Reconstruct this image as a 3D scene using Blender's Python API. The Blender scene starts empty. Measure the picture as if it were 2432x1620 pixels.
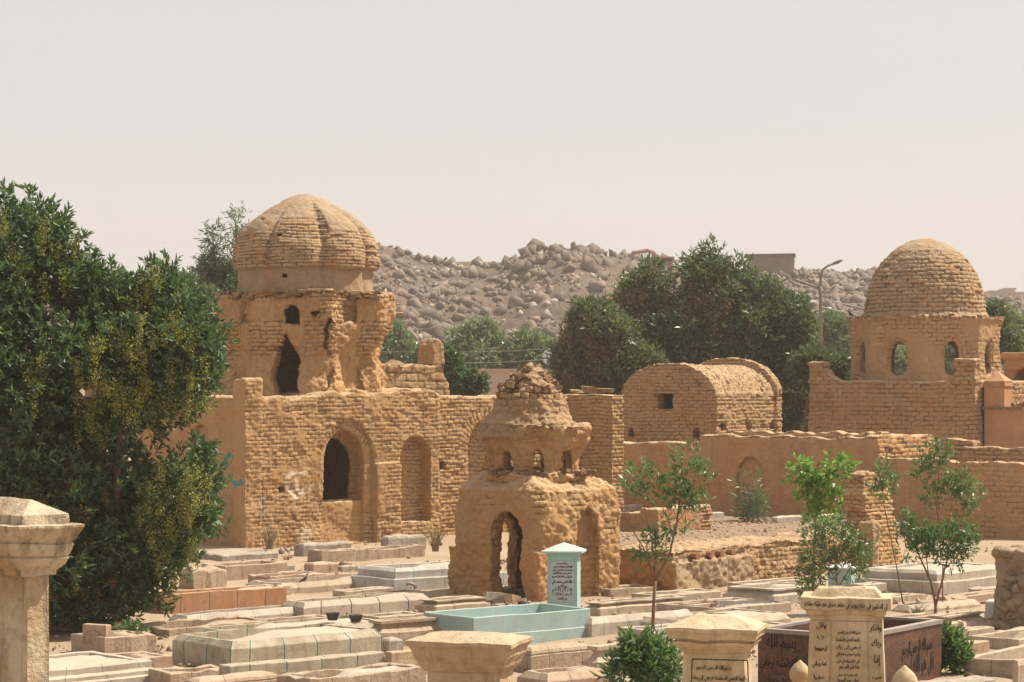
import bpy, bmesh, math, random
import numpy as np
from mathutils import Vector, Matrix

# ------------------------------------------------------------------ camera, light, exposure
SC = bpy.context.scene
COL = SC.collection
F, CX, HY, CZ = 5500.0, 1216.0, 925.0, 4.4
cam_d = bpy.data.cameras.new("camera")
cam = bpy.data.objects.new("camera", cam_d)
COL.objects.link(cam)
cam.location = (0, 0, CZ)
cam.rotation_euler = (math.radians(90), 0, 0)
cam_d.sensor_width = 36
cam_d.lens = F / 2432 * 36
cam_d.shift_y = (HY - 810) / 2432
cam_d.clip_start = 0.1
cam_d.clip_end = 6000
SC.camera = cam
SC.view_settings.view_transform = 'Standard'
SC.view_settings.look = 'None'
SC.view_settings.gamma = 1
SC.view_settings.exposure = 0.57
SC.cycles.use_denoising = True
SC.cycles.max_bounces = 6
SC.cycles.diffuse_bounces = 4
SC.cycles.volume_bounces = 1
SC.cycles.transparent_max_bounces = 8

SUN_EL, SUN_AZ = math.radians(56), math.radians(71)      # azimuth clockwise from +Y (away from the camera)
sd = Vector((math.sin(SUN_AZ) * math.cos(SUN_EL), math.cos(SUN_AZ) * math.cos(SUN_EL), math.sin(SUN_EL)))
sun_d = bpy.data.lights.new("sun", 'SUN')
sun_d.energy = 4.9
sun_d.angle = math.radians(0.6)
sun_d.color = (1.0, 0.94, 0.80)
sun = bpy.data.objects.new("sun", sun_d)
sun.rotation_euler = sd.to_track_quat('Z', 'Y').to_euler()
sun.location = (40, 40, 60)
COL.objects.link(sun)

W = bpy.data.worlds.new("World")
SC.world = W
W.use_nodes = True
nt = W.node_tree
nt.nodes.clear()
wo = nt.nodes.new('ShaderNodeOutputWorld')
sky = nt.nodes.new('ShaderNodeTexSky')
sky.sky_type = 'NISHITA'
sky.sun_disc = False
sky.sun_elevation = SUN_EL
sky.sun_rotation = SUN_AZ
sky.dust_density = 6
sky.air_density = 1.2
bgA = nt.nodes.new('ShaderNodeBackground'); bgA.inputs[1].default_value = 0.11
nt.links.new(sky.outputs[0], bgA.inputs[0])
tc = nt.nodes.new('ShaderNodeTexCoord')
sx = nt.nodes.new('ShaderNodeSeparateXYZ')
nt.links.new(tc.outputs['Generated'], sx.inputs[0])
ramp = nt.nodes.new('ShaderNodeValToRGB')
cr = ramp.color_ramp
cr.elements[0].position = 0.0; cr.elements[0].color = (0.625, 0.58, 0.53, 1)
cr.elements[1].position = 1.0; cr.elements[1].color = (0.46, 0.465, 0.48, 1)
for p, c in ((0.05, (0.615, 0.575, 0.54, 1)), (0.10, (0.575, 0.555, 0.55, 1)), (0.165, (0.555, 0.56, 0.575, 1)), (0.5, (0.46, 0.465, 0.48, 1))):
    e = cr.elements.new(p); e.color = c
nt.links.new(sx.outputs[2], ramp.inputs[0])
# dust glow around the sun
vd = nt.nodes.new('ShaderNodeVectorMath'); vd.operation = 'DOT_PRODUCT'
vd.inputs[1].default_value = sd
nt.links.new(tc.outputs['Generated'], vd.inputs[0])
mr = nt.nodes.new('ShaderNodeMapRange'); mr.inputs[1].default_value = 0.45; mr.inputs[2].default_value = 1.0
mr.inputs[3].default_value = 0.875; mr.inputs[4].default_value = 1.3
nt.links.new(vd.outputs['Value'], mr.inputs[0])
bgB = nt.nodes.new('ShaderNodeBackground')
nt.links.new(ramp.outputs[0], bgB.inputs[0]); nt.links.new(mr.outputs[0], bgB.inputs[1])
mx = nt.nodes.new('ShaderNodeMixShader'); mx.inputs[0].default_value = 0.9
nt.links.new(bgA.outputs[0], mx.inputs[1]); nt.links.new(bgB.outputs[0], mx.inputs[2])
nt.links.new(mx.outputs[0], wo.inputs[0])

random.seed(7)
RNG = np.random.default_rng(7)
R = math.radians

# ------------------------------------------------------------------ object helpers
def tag(o, label=None, cat=None, group=None, kind=None):
    if label: o['label'] = label
    if cat: o['category'] = cat
    if group: o['group'] = group
    if kind: o['kind'] = kind
    return o

def thing(name, label, cat, loc=(0, 0, 0), rotz=0.0, group=None):
    o = bpy.data.objects.new(name, None)
    COL.objects.link(o)
    o.empty_display_size = 0.3
    o.location = loc
    o.rotation_euler = (0, 0, rotz)
    return tag(o, label, cat, group)

def link_mesh(name, me, mat, parent=None, smooth=False, loc=None, rotz=None):
    if mat is not None:
        me.materials.append(mat)
    if smooth:
        me.polygons.foreach_set('use_smooth', np.ones(len(me.polygons), dtype=bool))
    o = bpy.data.objects.new(name, me)
    COL.objects.link(o)
    if parent is not None: o.parent = parent
    if loc is not None: o.location = loc
    if rotz is not None: o.rotation_euler = (0, 0, rotz)
    return o

def np_mesh(name, V, Q, uv=None, attrs=None, colors=None):
    """V (n,3), Q (m,k) equal-sized polygons -> mesh. uv is per vertex."""
    me = bpy.data.meshes.new(name)
    V = np.asarray(V, dtype=np.float32); Q = np.asarray(Q, dtype=np.int32)
    m, k = Q.shape
    me.vertices.add(len(V)); me.vertices.foreach_set('co', V.ravel())
    me.loops.add(m * k); me.loops.foreach_set('vertex_index', Q.ravel())
    me.polygons.add(m)
    me.polygons.foreach_set('loop_start', np.arange(0, m * k, k, dtype=np.int32))
    me.polygons.foreach_set('loop_total', np.full(m, k, dtype=np.int32))
    if uv is not None:
        l = me.uv_layers.new(name='UVMap')
        uv = np.asarray(uv, dtype=np.float32)
        if len(uv) == m * k: l.data.foreach_set('uv', uv.ravel())
        else: l.data.foreach_set('uv', uv[Q.ravel()].ravel())
    for n, a in (attrs or {}).items():
        at = me.attributes.new(n, 'FLOAT', 'POINT'); at.data.foreach_set('value', np.asarray(a, dtype=np.float32))
    for n, a in (colors or {}).items():
        at = me.attributes.new(n, 'FLOAT_COLOR', 'POINT'); at.data.foreach_set('color', np.asarray(a, dtype=np.float32).ravel())
    me.update(calc_edges=True)
    me.validate()
    return me

class MB:
    """collects boxes, prisms and tubes into one mesh"""
    def __init__(s): s.v = []; s.f = []
    def add(s, v, f):
        n = len(s.v); s.v += [tuple(map(float, p)) for p in v]; s.f += [tuple(i + n for i in q) for q in f]
        return s
    def box(s, c, d, rz=0.0, rx=0.0, ry=0.0, jit=0.0):
        M = Matrix.Translation(c) @ Matrix.Rotation(rz, 4, 'Z') @ Matrix.Rotation(ry, 4, 'Y') @ Matrix.Rotation(rx, 4, 'X')
        v = []
        for k in range(8):
            p = Vector(((k & 1) - .5, (k >> 1 & 1) - .5, (k >> 2 & 1) - .5))
            p = Vector((p.x * d[0], p.y * d[1], p.z * d[2])) + Vector([random.uniform(-jit, jit) for _ in range(3)])
            v.append(M @ p)
        return s.add(v, [(0, 2, 3, 1), (4, 5, 7, 6), (0, 1, 5, 4), (2, 6, 7, 3), (0, 4, 6, 2), (1, 3, 7, 5)])
    def tube(s, pts, rad, n=8):
        pts = [Vector(p) for p in pts]
        rings = []
        for i, p in enumerate(pts):
            t = (pts[min(i + 1, len(pts) - 1)] - pts[max(i - 1, 0)]).normalized()
            a = t.orthogonal().normalized() if i == 0 else (rings[-1][1] - t * rings[-1][1].dot(t)).normalized()
            b = t.cross(a)
            r = rad[i] if isinstance(rad, (list, tuple)) else rad
            rings.append(([p + (a * math.cos(2 * math.pi * k / n) + b * math.sin(2 * math.pi * k / n)) * r for k in range(n)], a))
        v = [q for ring, _ in rings for q in ring]
        f = []
        for i in range(len(pts) - 1):
            for k in range(n):
                f.append((i * n + k, i * n + (k + 1) % n, (i + 1) * n + (k + 1) % n, (i + 1) * n + k))
        f.append(tuple(range(n))[::-1]); f.append(tuple((len(pts) - 1) * n + k for k in range(n)))
        return s.add(v, f)
    def lathe(s, prof, n=24, c=(0, 0, 0)):
        v = [(c[0] + r * math.cos(2 * math.pi * k / n), c[1] + r * math.sin(2 * math.pi * k / n), c[2] + z) for r, z in prof for k in range(n)]
        f = [(i * n + k, i * n + (k + 1) % n, (i + 1) * n + (k + 1) % n, (i + 1) * n + k) for i in range(len(prof) - 1) for k in range(n)]
        f.append(tuple(range(n))[::-1]); f.append(tuple((len(prof) - 1) * n + k for k in range(n)))
        return s.add(v, f)
    def build(s, name, mat, parent=None, smooth=False, loc=None, rotz=None):
        me = bpy.data.meshes.new(name); me.from_pydata(s.v, [], s.f); me.update()
        return link_mesh(name, me, mat, parent, smooth, loc, rotz)

# pixel of the photograph + distance -> point of the place
def PT(x, y, Y): return Vector(((x - CX) / F * Y, Y, CZ - (y - HY) / F * Y))
def GY(y, z=0.0): return F * (CZ - z) / (y - HY)             # distance of a ground pixel
def ZY(y, Y): return CZ - (y - HY) / F * Y
class Frame:
    """a wall frame: origin on the ground, U runs right and away, V left and away"""
    def __init__(s, x, Y, G, z=0.0):
        s.o = Vector(((x - CX) / F * Y, Y, z)); s.G = R(G)
        s.U = Vector((math.cos(s.G), math.sin(s.G), 0)); s.V = Vector((-math.sin(s.G), math.cos(s.G), 0))
    def u(s, px, v=0.0):
        p = (px - CX) / F; o = s.o + s.V * v
        return (p * o.y - o.x) / (s.U.x - p * s.U.y)
    def v(s, px, u=0.0):
        p = (px - CX) / F; o = s.o + s.U * u
        return (p * o.y - o.x) / (s.V.x - p * s.V.y)
    def z(s, y, u, v=0.0): return ZY(y, (s.o + s.U * u + s.V * v).y)

# ------------------------------------------------------------------ noise and fields (numpy)
_T = RNG.random((32, 32, 32)).astype(np.float32)
def vn(x, y, z):
    xi = np.floor(x).astype(np.int32); yi = np.floor(y).astype(np.int32); zi = np.floor(z).astype(np.int32)
    fx = x - xi; fy = y - yi; fz = z - zi
    fx = fx * fx * (3 - 2 * fx); fy = fy * fy * (3 - 2 * fy); fz = fz * fz * (3 - 2 * fz)
    x0, x1 = xi & 31, (xi + 1) & 31; y0, y1 = yi & 31, (yi + 1) & 31; z0, z1 = zi & 31, (zi + 1) & 31
    def l(a, b, t): return a + (b - a) * t
    return l(l(l(_T[x0, y0, z0], _T[x1, y0, z0], fx), l(_T[x0, y1, z0], _T[x1, y1, z0], fx), fy),
             l(l(_T[x0, y0, z1], _T[x1, y0, z1], fx), l(_T[x0, y1, z1], _T[x1, y1, z1], fx), fy), fz) * 2 - 1
def fbm(P, f, o=4, seed=0.0):
    r = 0; a = 1.0; t = 0
    for i in range(o):
        r = r + a * vn(P[:, 0] * f + seed * 7.3 + i * 11.1, P[:, 1] * f + seed * 3.1 + i * 5.7, P[:, 2] * f + seed + i * 3.3)
        t += a; a *= 0.5; f *= 2.03
    return r / t * 1.6
def sst(a, b, x):
    t = np.clip((x - a) / (b - a), 0, 1); return t * t * (3 - 2 * t)
def hsh(a, b): 
    v = np.sin(a * 127.1 + b * 311.7) * 43758.5453
    return v - np.floor(v)

def surfnet(f, lo, h):
    nx, ny, nz = f.shape
    s = f < 0
    c = s[:-1, :-1, :-1].astype(np.int8)
    for dx, dy, dz in ((1,0,0),(0,1,0),(0,0,1),(1,1,0),(1,0,1),(0,1,1),(1,1,1)):
        c = c + s[dx:nx-1+dx, dy:ny-1+dy, dz:nz-1+dz]
    I = np.argwhere((c > 0) & (c < 8))
    idx = np.full(c.shape, -1, dtype=np.int32); idx[I[:, 0], I[:, 1], I[:, 2]] = np.arange(len(I))
    cor = np.array([(k & 1, k >> 1 & 1, k >> 2 & 1) for k in range(8)])
    val = np.stack([f[I[:, 0] + a, I[:, 1] + b, I[:, 2] + d] for a, b, d in cor], 1)
    P = np.zeros((len(I), 3)); N = np.zeros(len(I))
    for a in range(8):
        for bit in (1, 2, 4):
            if a & bit: continue
            b = a | bit
            va, vb = val[:, a], val[:, b]
            m = (va < 0) != (vb < 0)
            t = np.where(m, va / np.where(m, va - vb, 1), 0)
            P += m[:, None] * (cor[a] + t[:, None] * (cor[b] - cor[a])); N += m
    P = (P / N[:, None] + I) * h + np.array(lo)
    Q = []
    for ax in range(3):
        o1, o2 = [i for i in range(3) if i != ax]
        sa = [slice(None)] * 3; sb = [slice(None)] * 3
        sa[ax] = slice(0, -1); sb[ax] = slice(1, None)
        A, B = s[tuple(sa)], s[tuple(sb)]
        E = np.argwhere(A != B)
        E = E[(E[:, o1] > 0) & (E[:, o2] > 0) & (E[:, o1] < f.shape[o1] - 1) & (E[:, o2] < f.shape[o2] - 1)]
        d1 = np.zeros(3, int); d1[o1] = 1; d2 = np.zeros(3, int); d2[o2] = 1
        g = lambda K: idx[K[:, 0], K[:, 1], K[:, 2]]
        q = np.stack([g(E - d1 - d2), g(E - d2), g(E), g(E - d1)], 1)
        ins = A[E[:, 0], E[:, 1], E[:, 2]]
        if ax == 1: ins = ~ins
        q[~ins] = q[~ins][:, ::-1]
        Q.append(q)
    Q = np.concatenate(Q)
    return P, Q[(Q >= 0).all(1)]

def vnormals(P, Q):
    n = np.cross(P[Q[:, 2]] - P[Q[:, 0]], P[Q[:, 3]] - P[Q[:, 1]])
    N = np.zeros_like(P)
    for k in range(4):
        for a in range(3): N[:, a] += np.bincount(Q[:, k], n[:, a], minlength=len(P))
    return N / (np.linalg.norm(N, axis=1)[:, None] + 1e-9)

# signed distances on grids
def dbox(X, Y, Z, c, h):
    x = np.abs(X - c[0]) - h[0]; y = np.abs(Y - c[1]) - h[1]; z = np.abs(Z - c[2]) - h[2]
    return np.maximum(np.maximum(x, y), z)
def bx(X, Y, Z, x0, x1, y0, y1, z0, z1): return dbox(X, Y, Z, ((x0+x1)/2, (y0+y1)/2, (z0+z1)/2), ((x1-x0)/2, (y1-y0)/2, (z1-z0)/2))
def arch2(A, Z, c, w, z0, zs, za):
    """2D distance-like value of an arched opening: half width w to the springing zs, then a curve to za"""
    a = np.abs(A - c)
    t = np.clip((Z - zs) / (za - zs), 0, 1)
    ww = w * np.sqrt(np.clip(1 - t ** 1.7, 0, 1))
    return np.maximum(np.maximum(a - ww, Z - za), z0 - Z)
uni = np.minimum
def sub(a, b): return np.maximum(a, -b)
def grid(lo, hi, h):
    ax = [np.arange(l, t + h, h, dtype=np.float32) for l, t in zip(lo, hi)]
    return ax[0][:, None, None], ax[1][None, :, None], ax[2][None, None, :]

def bricks(u, v, bw, bh, seed=0.0, j=0.5):
    row = np.floor(v / bh)
    uu = u / bw + 0.5 * (row % 2) + 0.14 * np.sin(row * 12.9)
    col = np.floor(uu)
    fu = uu - col; fv = v / bh - row
    du = np.minimum(fu, 1 - fu) * bw; dv = np.minimum(fv, 1 - fv) * bh
    m = sst(0.0, 0.022, du) * sst(0.0, 0.026, dv)
    return m, hsh(row + seed, col)

def masonry(name, mat, parent, lo, hi, h, field, plaster=None, paint=None, uvf=None, bw=0.27, bh=0.125, amp=0.035,
            rough=0.05, rf=1.3, seed=1.0, fine=0.012, loc=None, rotz=None, smooth=True, warp=0.035, lab=None, mid=0.0):
    """a solid given by FIELD, meshed, with courses of mud brick, erosion and plaster pressed into its surface"""
    X, Y, Z = grid(lo, hi, h)
    f = field(X, Y, Z)
    f = np.broadcast_to(f, (X.shape[0], Y.shape[1], Z.shape[2])).astype(np.float32)
    P, Q = surfnet(f, lo, h)
    N = vnormals(P, Q)
    if uvf is not None: u, v = uvf(P, N)
    else:
        side = np.abs(N[:, 0]) > np.abs(N[:, 1])
        u = np.where(side, P[:, 1] + 0.13, P[:, 0]); v = P[:, 2].copy()
    w1 = fbm(P, 1.1, 3, seed + 2); w2 = fbm(P, 1.6, 3, seed + 5)
    uw = u + warp * w1 * 1.5; vw = v + warp * w2
    m, r = bricks(uw, vw, bw, bh, seed)
    pl = fbm(P, 0.9, 4, seed + 9) * 0.5 + 0.5
    pl = sst(0.62, 0.75, pl) if plaster is None else plaster(P, N, pl)
    pl = np.clip(pl + sst(0.6, 0.85, np.abs(N[:, 2])), 0, 1)
    dep = (1 - pl) * ((1 - m) * amp + (r - 0.5) * amp * 0.9 + (r > 0.955) * amp * 1.2)
    d = -dep + rough * fbm(P, rf, 3, seed) + fine * fbm(P, 9, 3, seed + 3) + pl * 0.008
    if mid: d = d - mid * (1 - np.abs(fbm(P, 3.1, 3, seed + 6)) * 2.2).clip(0, 1) ** 2 + mid * .5 * fbm(P, 5.2, 3, seed + 8)
    P2 = P + N * d[:, None]
    cols = {}
    pc = np.zeros((len(P), 4), dtype=np.float32)
    if paint is not None: pc = paint(P, N, pc)
    me = np_mesh(name, P2, Q, uv=np.stack([uw / bw, vw / bh], 1), attrs={'pl': pl, 'mo': (1 - m) * (1 - pl), 'br': r, 'pm': pc[:, 3]}, colors={'paint': pc})
    o = link_mesh(name, me, mat, parent, smooth, loc, rotz)
    if lab: o['label'] = lab
    return o

# ------------------------------------------------------------------ materials
class NT:
    def __init__(s, name, rough=0.95):
        s.m = bpy.data.materials.new(name); s.m.use_nodes = True
        s.t = s.m.node_tree; s.t.nodes.clear()
        s.out = s.n('ShaderNodeOutputMaterial'); s.b = s.n('ShaderNodeBsdfPrincipled')
        s.b.inputs['Roughness'].default_value = rough
        s.b.inputs['Specular IOR Level'].default_value = 0.15
        s.l(s.b.outputs[0], s.out.inputs[0])
        s.tc = s.n('ShaderNodeTexCoord')
    def n(s, k): return s.t.nodes.new(k)
    def l(s, a, b): s.t.links.new(a, b)
    def noise(s, scale, detail=5, rough=0.6, vec=None, dist=0.0):
        n = s.n('ShaderNodeTexNoise'); n.inputs['Scale'].default_value = scale; n.inputs['Detail'].default_value = detail
        n.inputs['Roughness'].default_value = rough; n.inputs['Distortion'].default_value = dist
        s.l(vec if vec is not None else s.tc.outputs['Object'], n.inputs['Vector']); return n.outputs['Fac']
    def mapv(s, sc):
        m = s.n('ShaderNodeMapping'); m.inputs['Scale'].default_value = sc
        s.l(s.tc.outputs['Object'], m.inputs[0]); return m.outputs[0]
    def attr(s, name, out='Fac'):
        a = s.n('ShaderNodeAttribute'); a.attribute_name = name; return a.outputs[out]
    def rng(s, v, a, b, c=0.0, d=1.0):
        m = s.n('ShaderNodeMapRange'); m.inputs[1].default_value = a; m.inputs[2].default_value = b
        m.inputs[3].default_value = c; m.inputs[4].default_value = d; s.l(v, m.inputs[0]); return m.outputs[0]
    def math(s, op, a, b=0.0):
        m = s.n('ShaderNodeMath'); m.operation = op
        for i, x in enumerate((a, b)):
            if isinstance(x, (int, float)): m.inputs[i].default_value = x
            else: s.l(x, m.inputs[i])
        return m.outputs[0]
    def mix(s, f, a, b, mode='MIX'):
        m = s.n('ShaderNodeMix'); m.data_type = 'RGBA'; m.blend_type = mode
        if isinstance(f, (int, float)): m.inputs[0].default_value = f
        else: s.l(f, m.inputs[0])
        for i, x in ((6, a), (7, b)):
            if isinstance(x, tuple): m.inputs[i].default_value = (*x[:3], 1)
            else: s.l(x, m.inputs[i])
        return m.outputs[2]
    def bump(s, h, dist=0.01, st=1.0, prev=None):
        b = s.n('ShaderNodeBump'); b.inputs['Distance'].default_value = dist; b.inputs['Strength'].default_value = st
        s.l(h, b.inputs['Height'])
        if prev is not None: s.l(prev, b.inputs['Normal'])
        return b.outputs[0]
    def done(s, col, nrm=None):
        if isinstance(col, tuple): s.b.inputs['Base Color'].default_value = (*col[:3], 1)
        else: s.l(col, s.b.inputs['Base Color'])
        if nrm is not None: s.l(nrm, s.b.inputs['Normal'])
        return s.m

def mud(name, brick, plast, dark, scale=1.0, crack=1.0, dust=0.6, grey=0.5):  # dust: strength of the painted lit-edge tint on upward faces
    t = NT(name)
    uv = t.n('ShaderNodeUVMap'); uv.uv_map = 'UVMap'
    s_ = t.n('ShaderNodeSeparateXYZ'); t.l(uv.outputs[0], s_.inputs[0])
    wob = t.math('MULTIPLY', t.math('SUBTRACT', t.noise(5, 5, 0.7), 0.5), 0.50)
    v = t.math('ADD', s_.outputs[1], wob)
    row = t.math('FLOOR', v)
    uu = t.math('ADD', t.math('ADD', t.math('ADD', s_.outputs[0], t.math('MULTIPLY', t.math('MODULO', t.math('ABSOLUTE', row), 2.0), 0.5)), t.math('MULTIPLY', t.math('SINE', t.math('MULTIPLY', row, 12.9)), 0.14)), t.math('MULTIPLY', wob, 0.3))
    col = t.math('FLOOR', uu)
    fu, fv = t.math('FRACT', uu), t.math('FRACT', v)
    du = t.math('MULTIPLY', t.math('MINIMUM', fu, t.math('SUBTRACT', 1.0, fu)), 2.3)
    dv = t.math('MINIMUM', fv, t.math('SUBTRACT', 1.0, fv))
    d = t.math('MINIMUM', du, dv)
    cb = t.n('ShaderNodeCombineXYZ'); t.l(col, cb.inputs[0]); t.l(row, cb.inputs[1])
    wn = t.n('ShaderNodeTexWhiteNoise'); t.l(cb.outputs[0], wn.inputs['Vector'])
    wide = t.rng(t.noise(4.2, 5, 0.7), 0.38, 0.80, -0.06, 0.26)
    k = t.math('SUBTRACT', 1.0, t.rng(t.math('SUBTRACT', d, wide), -0.05, 0.05))
    expo = t.math('SUBTRACT', 1.0, t.attr('pl'))
    k = t.math('MULTIPLY', k, t.rng(expo, 0.05, 0.6))
    k = t.math('MULTIPLY', k, t.rng(s_.outputs[1], -900, -899))
    n1 = t.noise(0.55 * scale, 6, 0.65); n2 = t.noise(3.1, 6, 0.7); n3 = t.noise(28, 4, 0.7); n4 = t.noise(11, 5, 0.75)
    c = t.mix(t.rng(n1, 0.35, 0.65), brick, tuple(x * k_ for x, k_ in zip(brick, (1.10, 1.16, 1.25))))
    c = t.mix(t.rng(n2, 0.42, 0.66), c, plast)
    c = t.mix(t.math('MULTIPLY', expo, t.rng(wn.outputs['Value'], 0, 1, 0, 0.5)), c, tuple(min(1, x * 1.30) for x in brick))
    c = t.mix(t.math('MULTIPLY', t.attr('pl'), 0.75), c, plast)
    c = t.mix(t.rng(t.attr('mo'), 0.15, 1, 0, 0.30), c, dark)
    c = t.mix(t.math('MULTIPLY', k, 0.68 * crack), c, dark)
    c = t.mix(t.rng(t.noise(1.15, 6, 0.72, t.mapv((1, 1, 1.3)), 0.4), 0.52, 0.64, 0, 0.60), c, tuple(x * k_ for x, k_ in zip(brick, (0.98, 0.74, 0.55))))
    c = t.mix(t.rng(t.noise(0.8, 7, 0.75, t.mapv((1.3, 1.3, 0.8)), 0.6), 0.54, 0.64, 0, grey), c, (0.27, 0.19, 0.125))
    c = t.mix(t.rng(t.noise(1.9, 7, 0.8), 0.58, 0.68, 0, 0.55), c, (0.56, 0.42, 0.26))
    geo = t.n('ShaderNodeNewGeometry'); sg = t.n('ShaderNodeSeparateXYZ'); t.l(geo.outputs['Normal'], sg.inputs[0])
    c = t.mix(t.rng(sg.outputs[2], 0.45, 0.9, 0, dust), c, (0.55, 0.43, 0.29))  # settled-dust colour on upward faces, painted in to give lit edges
    st = t.noise(1.0, 5, 0.65, t.mapv((2.6, 2.6, 0.35)))
    c = t.mix(t.rng(st, 0.5, 0.75, 0, 0.40), c, tuple(x * 0.62 for x in plast))
    c = t.mix(t.rng(n4, 0.54, 0.66, 0, 0.65), c, tuple(x * 0.55 for x in brick))
    c = t.mix(t.rng(n3, 0.3, 0.7, 0, 0.25), c, tuple(x * 0.6 for x in brick))
    p = t.n('ShaderNodeAttribute'); p.attribute_name = 'paint'
    pa = t.math('MULTIPLY', t.attr('pm'), t.rng(t.noise(14, 4, 0.7), 0.36, 0.48))
    c = t.mix(pa, c, p.outputs['Color'])
    b = t.bump(t.noise(9, 7, 0.72), 0.045, 0.9)
    b = t.bump(t.noise(45, 4, 0.7), 0.010, 0.9, b)
    b = t.bump(t.math('SUBTRACT', 1.0, k), 0.03, 0.9, b)
    b = t.bump(wn.outputs['Value'], 0.008, 0.7, b)
    pit = t.n('ShaderNodeTexVoronoi'); pit.inputs['Scale'].default_value = 5.5
    t.l(t.tc.outputs['Object'], pit.inputs['Vector'])
    b = t.bump(t.rng(pit.outputs['Distance'], 0.0, 0.16), 0.03, 0.7, b)
    return t.done(c, b)

M = {}
M['mud_yellow'] = mud("mud_brick_yellow", (0.455, 0.280, 0.136), (0.475, 0.273, 0.126), (0.15, 0.076, 0.032), crack=0.7)  # the brick's own yellow tone, used on all faces
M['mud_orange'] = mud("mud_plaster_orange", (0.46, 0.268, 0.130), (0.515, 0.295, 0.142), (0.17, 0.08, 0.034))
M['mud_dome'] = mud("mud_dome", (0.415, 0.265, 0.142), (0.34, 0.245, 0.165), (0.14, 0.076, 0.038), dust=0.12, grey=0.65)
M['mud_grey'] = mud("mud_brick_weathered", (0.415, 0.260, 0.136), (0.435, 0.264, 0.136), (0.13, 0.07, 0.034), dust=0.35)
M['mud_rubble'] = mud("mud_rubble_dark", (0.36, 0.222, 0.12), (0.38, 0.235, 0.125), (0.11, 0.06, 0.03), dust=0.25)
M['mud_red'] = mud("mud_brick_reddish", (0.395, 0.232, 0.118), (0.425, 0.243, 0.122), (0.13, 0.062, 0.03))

def stone(name, base, alt, dirt=(0.30, 0.23, 0.16), joint=None, jl=0.75, jw=0.008, streak=0.0, bump=1.0, grain=0.0, rough=0.9, js=1.0, dust=0.55):
    t = NT(name, rough)
    n1 = t.noise(1.7, 6, 0.65); n2 = t.noise(7, 6, 0.7); n3 = t.noise(40, 3, 0.6)
    c = t.mix(t.rng(n1, 0.42, 0.58), base, tuple(x * 0.94 for x in alt))
    c = t.mix(t.rng(n2, 0.50, 0.70, 0, 0.65), c, dirt)
    c = t.mix(t.rng(t.noise(3.4, 7, 0.8, None, 0.5), 0.56, 0.66, 0, 0.5), c, tuple(x * 0.8 for x in dirt))
    geo = t.n('ShaderNodeNewGeometry'); sg = t.n('ShaderNodeSeparateXYZ'); t.l(geo.outputs['Normal'], sg.inputs[0])
    if dust: c = t.mix(t.math('MULTIPLY', t.rng(sg.outputs[2], 0.6, 0.95, 0, dust), t.rng(t.noise(2.3, 5, 0.7), 0.35, 0.6)), c, (0.46, 0.365, 0.265))
    c = t.mix(t.rng(n3, 0.35, 0.7, 0, 0.22), c, tuple(x * 0.6 for x in base))
    if streak:
        sn = t.noise(1.0, 4, 0.7, t.mapv((13, 13, 0.8)))
        c = t.mix(t.rng(sn, 0.52, 0.68, 0, streak), c, dirt)
    if grain:
        v = t.n('ShaderNodeTexVoronoi'); v.inputs['Scale'].default_value = 60
        t.l(t.tc.outputs['Object'], v.inputs['Vector'])
        s_ = t.n('ShaderNodeSeparateColor'); t.l(v.outputs['Color'], s_.inputs[0])
        c = t.mix(t.rng(s_.outputs[0], 0.3, 1.0, 0, grain), c, dirt)
    b = t.bump(n2, 0.02 * bump, 0.7)
    b = t.bump(n3, 0.005 * bump, 0.7, b)
    if joint:
        uv = t.n('ShaderNodeUVMap'); uv.uv_map = 'UVMap'
        s_ = t.n('ShaderNodeSeparateXYZ'); t.l(uv.outputs[0], s_.inputs[0])
        wob = t.math('MULTIPLY', t.math('SUBTRACT', t.noise(5, 2), 0.5), 0.05)
        f = t.math('FRACT', t.math('DIVIDE', t.math('ADD', s_.outputs[0], wob), jl))
        d = t.math('MULTIPLY', t.math('MINIMUM', f, t.math('SUBTRACT', 1.0, f)), jl)
        k = t.rng(d, jw * 0.4, jw, 1, 0)
        k = t.math('MULTIPLY', t.math('MULTIPLY', k, js), t.rng(s_.outputs[1], 0.0, 0.02))
        k = t.math('MULTIPLY', k, t.rng(n1, 0.32, 0.45, 0.45, 1))
        c = t.mix(k, c, joint)
        b = t.bump(t.rng(d, 0, jw * 1.4), 0.012, 0.6, b)
    return t.done(c, b)

GREEN, TEALJ, DARKJ, BROWNJ = (0.05, 0.07, 0.055), (0.04, 0.17, 0.14), (0.10, 0.075, 0.05), (0.20, 0.13, 0.08)
M['lime_teal'] = stone("limestone_teal_joints", (0.44, 0.37, 0.275), (0.38, 0.31, 0.22), (0.25, 0.19, 0.125), TEALJ, 0.66, 0.014, 0.6)
M['lime_dark'] = stone("limestone_dark_joints", (0.46, 0.365, 0.28), (0.49, 0.40, 0.31), (0.32, 0.235, 0.165), GREEN, 0.72, 0.017)
M['lime_fine'] = stone("limestone_fine_joints", (0.49, 0.385, 0.280), (0.43, 0.33, 0.235), (0.29, 0.22, 0.15), BROWNJ, 0.78, 0.008, 0.2, js=.7)
M['lime_white'] = stone("pale_marble", (0.49, 0.42, 0.34), (0.42, 0.345, 0.27), (0.36, 0.31, 0.255), GREEN, 0.62, 0.007, 0, 0.8, js=.6)
M['lime_blue'] = stone("bluish_white_plaster", (0.50, 0.475, 0.44), (0.45, 0.40, 0.355), (0.34, 0.29, 0.23), (0.30, 0.37, 0.36), 0.8, 0.022, 0, 0.8, js=.7)
M['lime_orange'] = stone("orange_tile", (0.40, 0.20, 0.10), (0.44, 0.25, 0.14), (0.28, 0.14, 0.075), (0.22, 0.15, 0.105), 0.68, 0.022, 0.0, 0.5, js=.8)
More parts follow.
